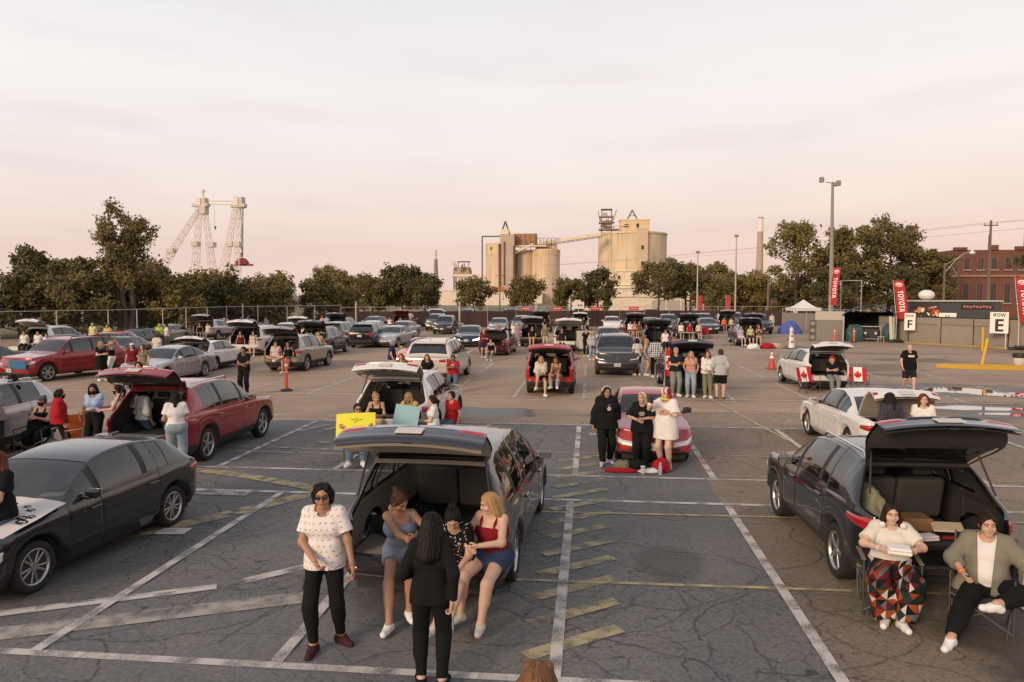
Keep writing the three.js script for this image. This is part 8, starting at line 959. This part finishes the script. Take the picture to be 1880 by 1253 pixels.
const flagTex = canvasTex(256, 192, (c, w, h) => { c.fillStyle = '#b3151f'; c.fillRect(0, 0, w, h); c.fillStyle = '#e8e0dc'; c.fillRect(62, 0, 132, h); c.fillStyle = '#b3151f'; c.save(); c.translate(128, 100); c.beginPath(); const L = [[0, -62], [12, -38], [26, -46], [21, -14], [40, -32], [45, -20], [62, -24], [54, -4], [62, 4], [32, 28], [36, 40], [4, 34], [4, 62], [-4, 62], [-4, 34], [-36, 40], [-32, 28], [-62, 4], [-54, -4], [-62, -24], [-45, -20], [-40, -32], [-21, -14], [-26, -46], [-12, -38]]; L.forEach((p, i) => i ? c.lineTo(...p) : c.moveTo(...p)); c.fill(); c.restore(); });
campChair('green folding chair under the woman in geometric trousers', 3.42, -8.66, -0.2, K.olv); campChair('black folding chair under the person in the olive overshirt', 4.28, -8.32, -0.5, K.ink);
campChair('red and white maple leaf folding chair beside the white hatchback wheel', 8.05, -28.0, 0.35, K.red, { flag: flagTex }); campChair('red and white maple leaf folding chair standing empty on the asphalt', 9.95, -28.3, -0.15, K.red, { flag: flagTex }); campChair('bright orange folding chair behind the woman in the blue tank top', -11.28, -15.16, 0.6, K.org); campChair('pale folding chair beside the person in the red hooded jacket', -11.48, -15.14, -0.4, K.off); campChair('red folding chair beside the picnic behind the black SUV', 9.5, -61.3, 0.2, K.red); campChair('dark folding chair under the man in the red tee', -4.98, -15.4, 0.2, K.ink); campChair('beige folding chair turned towards the white SUV table', -0.4, -44.6, PI, K.off); campChair('black folding chair among the group near the silver SUV', -12.32, -15.05, 0.2, K.ink);
{ // blanket on the hatchback bonnet
  const t = canvasTex(256, 256, (c, w) => { c.fillStyle = '#cfc9c6'; c.fillRect(0, 0, w, w); const r = rng(41); for (let i = 0; i < 22; i++) { const x = r() * w, y = r() * w, s = 9 + r() * 7; c.fillStyle = '#1a1718'; c.beginPath(); c.arc(x, y, s, 0, 7); c.fill(); c.fillStyle = '#cfc9c6'; c.beginPath(); c.arc(x - s * 0.3, y - s * 0.1, s * 0.3, 0, 7); c.arc(x + s * 0.35, y - s * 0.1, s * 0.3, 0, 7); c.fill(); c.fillStyle = '#1a1718'; c.fillRect(x - s, y + s, 2 * s, 3); } }); const g = new THREE.PlaneGeometry(1.25, 0.95, 30, 22).rotateX(-PI / 2), p = g.attributes.position; for (let i = 0; i < p.count; i++) { const x = p.getX(i), z = p.getZ(i); p.setY(i, 0.975 - 0.16 * (z + 0.45) - 0.04 * (x / 0.6) ** 2 + 0.018 * fbm(x * 7, z * 7, 3) + 0.012); } g.computeVertexNormals();
  tag(mesh('blanket', g, new THREE.MeshStandardMaterial({ map: t, roughness: 0.95, side: THREE.DoubleSide }), null, [-7.2, 0.03, -8.05], [0, -0.08, 0]), 'white blanket with black printed motifs draped on the black bonnet', 'blanket');
}
// heap of things before the red saloon
const lump = (name, label, x, z, w, h, d, m, seed, cat) => { const g = new THREE.IcosahedronGeometry(1, 4), p = g.attributes.position; for (let i = 0; i < p.count; i++) { const k = 0.6 + 0.8 * fbm(p.getX(i) * 2 + seed, p.getY(i) * 2, 4, p.getZ(i) * 2 + seed); p.setXYZ(i, p.getX(i) * w * k, Math.max(0.001, (p.getY(i) * 0.8 + 0.35) * h * k), p.getZ(i) * d * k); } g.computeVertexNormals(); return tag(mesh(name, g, m, null, [x, 0.012, z]), label, cat); };
lump('red_blanket', 'crumpled red cloth on the asphalt before the red saloon', 0.66, -14.95, 0.34, 0.07, 0.15, cloth(K.red), 3, 'cloth'); lump('backpack', 'black bag slumped on the asphalt by the trio', 1.0, -15.05, 0.24, 0.2, 0.17, cloth(K.blk), 7, 'bag'); lump('camouflage_hat', 'olive bag lying beside the black bag', 0.7, -15.1, 0.2, 0.17, 0.15, cloth(K.olv), 11, 'bag'); lump('red_bag', 'red drawstring bag at the feet of the woman in white', 1.46, -15.0, 0.17, 0.24, 0.16, cloth(K.red), 15, 'bag'); lump('flag_cloth', 'black, white and red cloth spilling from the bags', 1.22, -14.92, 0.24, 0.08, 0.14, cloth(K.wht), 19, 'cloth');
for (const [x, z, lab] of [[1.08, -14.72, 'clear plastic cup before the black bag'], [1.42, -14.7, 'clear water bottle before the red bag']]) { const b = lab.includes('bottle'); const g = thing(b ? 'water_bottle' : 'plastic_cup', lab, b ? 'bottle' : 'cup', [x, 0.012, z]); mesh('shell', new THREE.LatheGeometry((b ? [[0, 0], [0.035, 0], [0.036, 0.17], [0.014, 0.22], [0.014, 0.24]] : [[0, 0], [0.034, 0], [0.046, 0.16]]).map(p => new THREE.Vector2(...p)), 16), phys(RGB(0.85, 0.88, 0.9), 0.1, { transmission: 0.7, thickness: 0, side: THREE.DoubleSide }), g); mesh('lid', cyl(b ? 0.016 : 0.048, b ? 0.016 : 0.048, 0.015, 0, b ? 0.245 : 0.163, 0, 16), coneWhite, g); }
// load in the black crossover boot
{ const y = 0.66; tag(mesh('wooden_crate', rbox(0.5, 0.16, 0.3, 0, 0, 0, 0.01), std(RGB(0.2, 0.11, 0.05), 0.8), null, [3.98, y + 0.1, -9.55]), 'brown wooden crate in the black crossover boot', 'crate'); tag(mesh('takeaway_box', [rbox(0.2, 0.03, 0.16, 0, 0, 0, 0.012), rbox(0.19, 0.03, 0.15, 0, 0.03, 0, 0.014)], std(RGB(0.7, 0.67, 0.64), 0.6), null, [4.05, y + 0.03, -9.12], [0, 0.3, 0]), 'white takeaway box on the black crossover sill', 'food box'); tag(mesh('gift_bag', rbox(0.16, 0.26, 0.1, 0, 0.13, 0, 0.01), new THREE.MeshStandardMaterial({ roughness: 0.7, map: canvasTex(64, 64, (c) => { c.fillStyle = '#7d0f14'; c.fillRect(0, 0, 64, 64); c.fillStyle = '#e5dcd8'; for (let i = 0; i < 9; i++) { c.beginPath(); c.arc((i % 3) * 22 + 10, Math.floor(i / 3) * 22 + 10, 4, 0, 7); c.fill(); } }) }), null, [3.7, y, -9.2]), 'red dotted paper bag in the black crossover boot', 'bag'); lump('green_sack', 'pale green sack in the black crossover boot', 3.45, -9.5, 0.26, 0.5, 0.3, cloth([0.25, 0.25, 0.15]), 31, 'bag').position.y = y; tag(mesh('tray', rbox(0.34, 0.02, 0.22, 0, 0, 0, 0.008), std(RGB(0.5, 0.4, 0.3), 0.7), null, [4.35, y + 0.12, -9.3], [0.25, -0.2, 0.1]), 'tan paper tray in the black crossover boot', 'tray'); tag(mesh('umbrella', [bar([4.2, y + 0.05, -9.1], [4.5, y + 0.06, -9.05], 0.02, 0.03, 8), new THREE.SphereGeometry(0.035, 10, 8).translate(4.5, y + 0.06, -9.05)], cloth(K.drd)), 'short red-tipped torch on the black crossover sill', 'torch'); }
{ const t = thing('folding_table', 'pale folding table standing on edge behind the white SUV', 'table', [-0.35, 0, -45.4], 0.1); mesh('tabletop', rbox(0.9, 1.0, 0.05, 0, 0.9, 0, 0.02), std(RGB(0.42, 0.38, 0.31), 0.8), t); mesh('table_frame', [bar([-0.5, 0.3, 0], [-0.5, 1.45, 0], 0.03), bar([0.5, 0.3, 0], [0.5, 1.45, 0], 0.03), bar([-0.5, 0.35, 0], [0.5, 0.35, 0], 0.03), bar([-0.5, 1.45, 0], [0.5, 1.45, 0], 0.03)], CM.trim, t); for (const s of [-1, 1]) mesh('leg', bar([s * 0.45, 0.35, 0], [s * 0.5, 0, 0.15], 0.02), CM.trim, t); }
{ const t = thing('picnic_table', 'low pale folding table with food behind the black SUV', 'table', [7.8, 0, -60.1], 0); mesh('tabletop', rbox(1.2, 0.04, 0.5, 0, 0.6, 0, 0.01), std(RGB(0.5, 0.42, 0.32), 0.8), t); for (const [x, z] of [[-0.5, 0.2], [0.5, 0.2], [-0.5, -0.2], [0.5, -0.2]]) mesh('leg', bar([x, 0, z], [x, 0.6, z], 0.018), galv, t); }
{ const f = thing('hand_flag', 'red and white maple leaf flag on a stick by the black estate', 'flag', [2.65, 0, -26.43], 0.1); mesh('stick', bar([0, 0, 0], [0.05, 1.75, 0], 0.012), galv, f); const g = new THREE.PlaneGeometry(0.24, 0.95, 6, 12), p = g.attributes.position; for (let i = 0; i < p.count; i++) p.setZ(i, 0.05 * Math.sin(p.getX(i) * 24 + p.getY(i) * 3)); g.computeVertexNormals(); mesh('cloth', g.translate(0.14, 1.2, 0), new THREE.MeshStandardMaterial({ map: (() => { const t = flagTex.clone(); t.rotation = PI / 2; t.needsUpdate = true; return t; })(), side: THREE.DoubleSide, roughness: 0.8 }), f); }
for (const [x, z, c, l] of [[10.9, -50.4, K.wht, 'white bag lying on the asphalt near the caution cone sign'], [11.9, -50.9, K.red, 'red bag lying on the asphalt near the caution cone sign'], [12.6, -51.4, K.khk, 'tan box lying on the asphalt near the caution cone sign']]) lump('picnic_bag', l, x, z, 0.45, 0.3, 0.3, cloth(c), x, 'bag');
{ const b = tag(mesh('white_box', rbox(0.8, 0.45, 0.5, 0, 0.225, 0, 0.03), std(RGB(0.6, 0.56, 0.52), 0.7), null, [...[-34.22, 0, -40.76]]), 'white cool box on the asphalt by the chain-link fence', 'cool box'); mesh('lid', rbox(0.84, 0.08, 0.54, 0, 0.47, 0, 0.03), std(RGB(0.62, 0.58, 0.54), 0.7), b); }
{ const g = tag(mesh('grille_rug', rbox(0.95, 0.36, 0.06, 0, 0, 0, 0.03), std(RGB(0.03, 0.12, 0.24), 0.8), null, [-23.05, 0.78, -27.4], [0, -0.24, 0]), 'blue rug hung over the nose of the dark red SUV', 'rug'); void g; }
tag(mesh('paper_sheet', rbox(0.3, 0.004, 0.2, 0, 0, 0, 0.002), CM.plate, null, [-7.0, 0.985, -8.83], [0.0, 0.2, 0]), 'white paper sheet lying inside the hatchback windscreen', 'paper');
renderer.render(scene, camera);
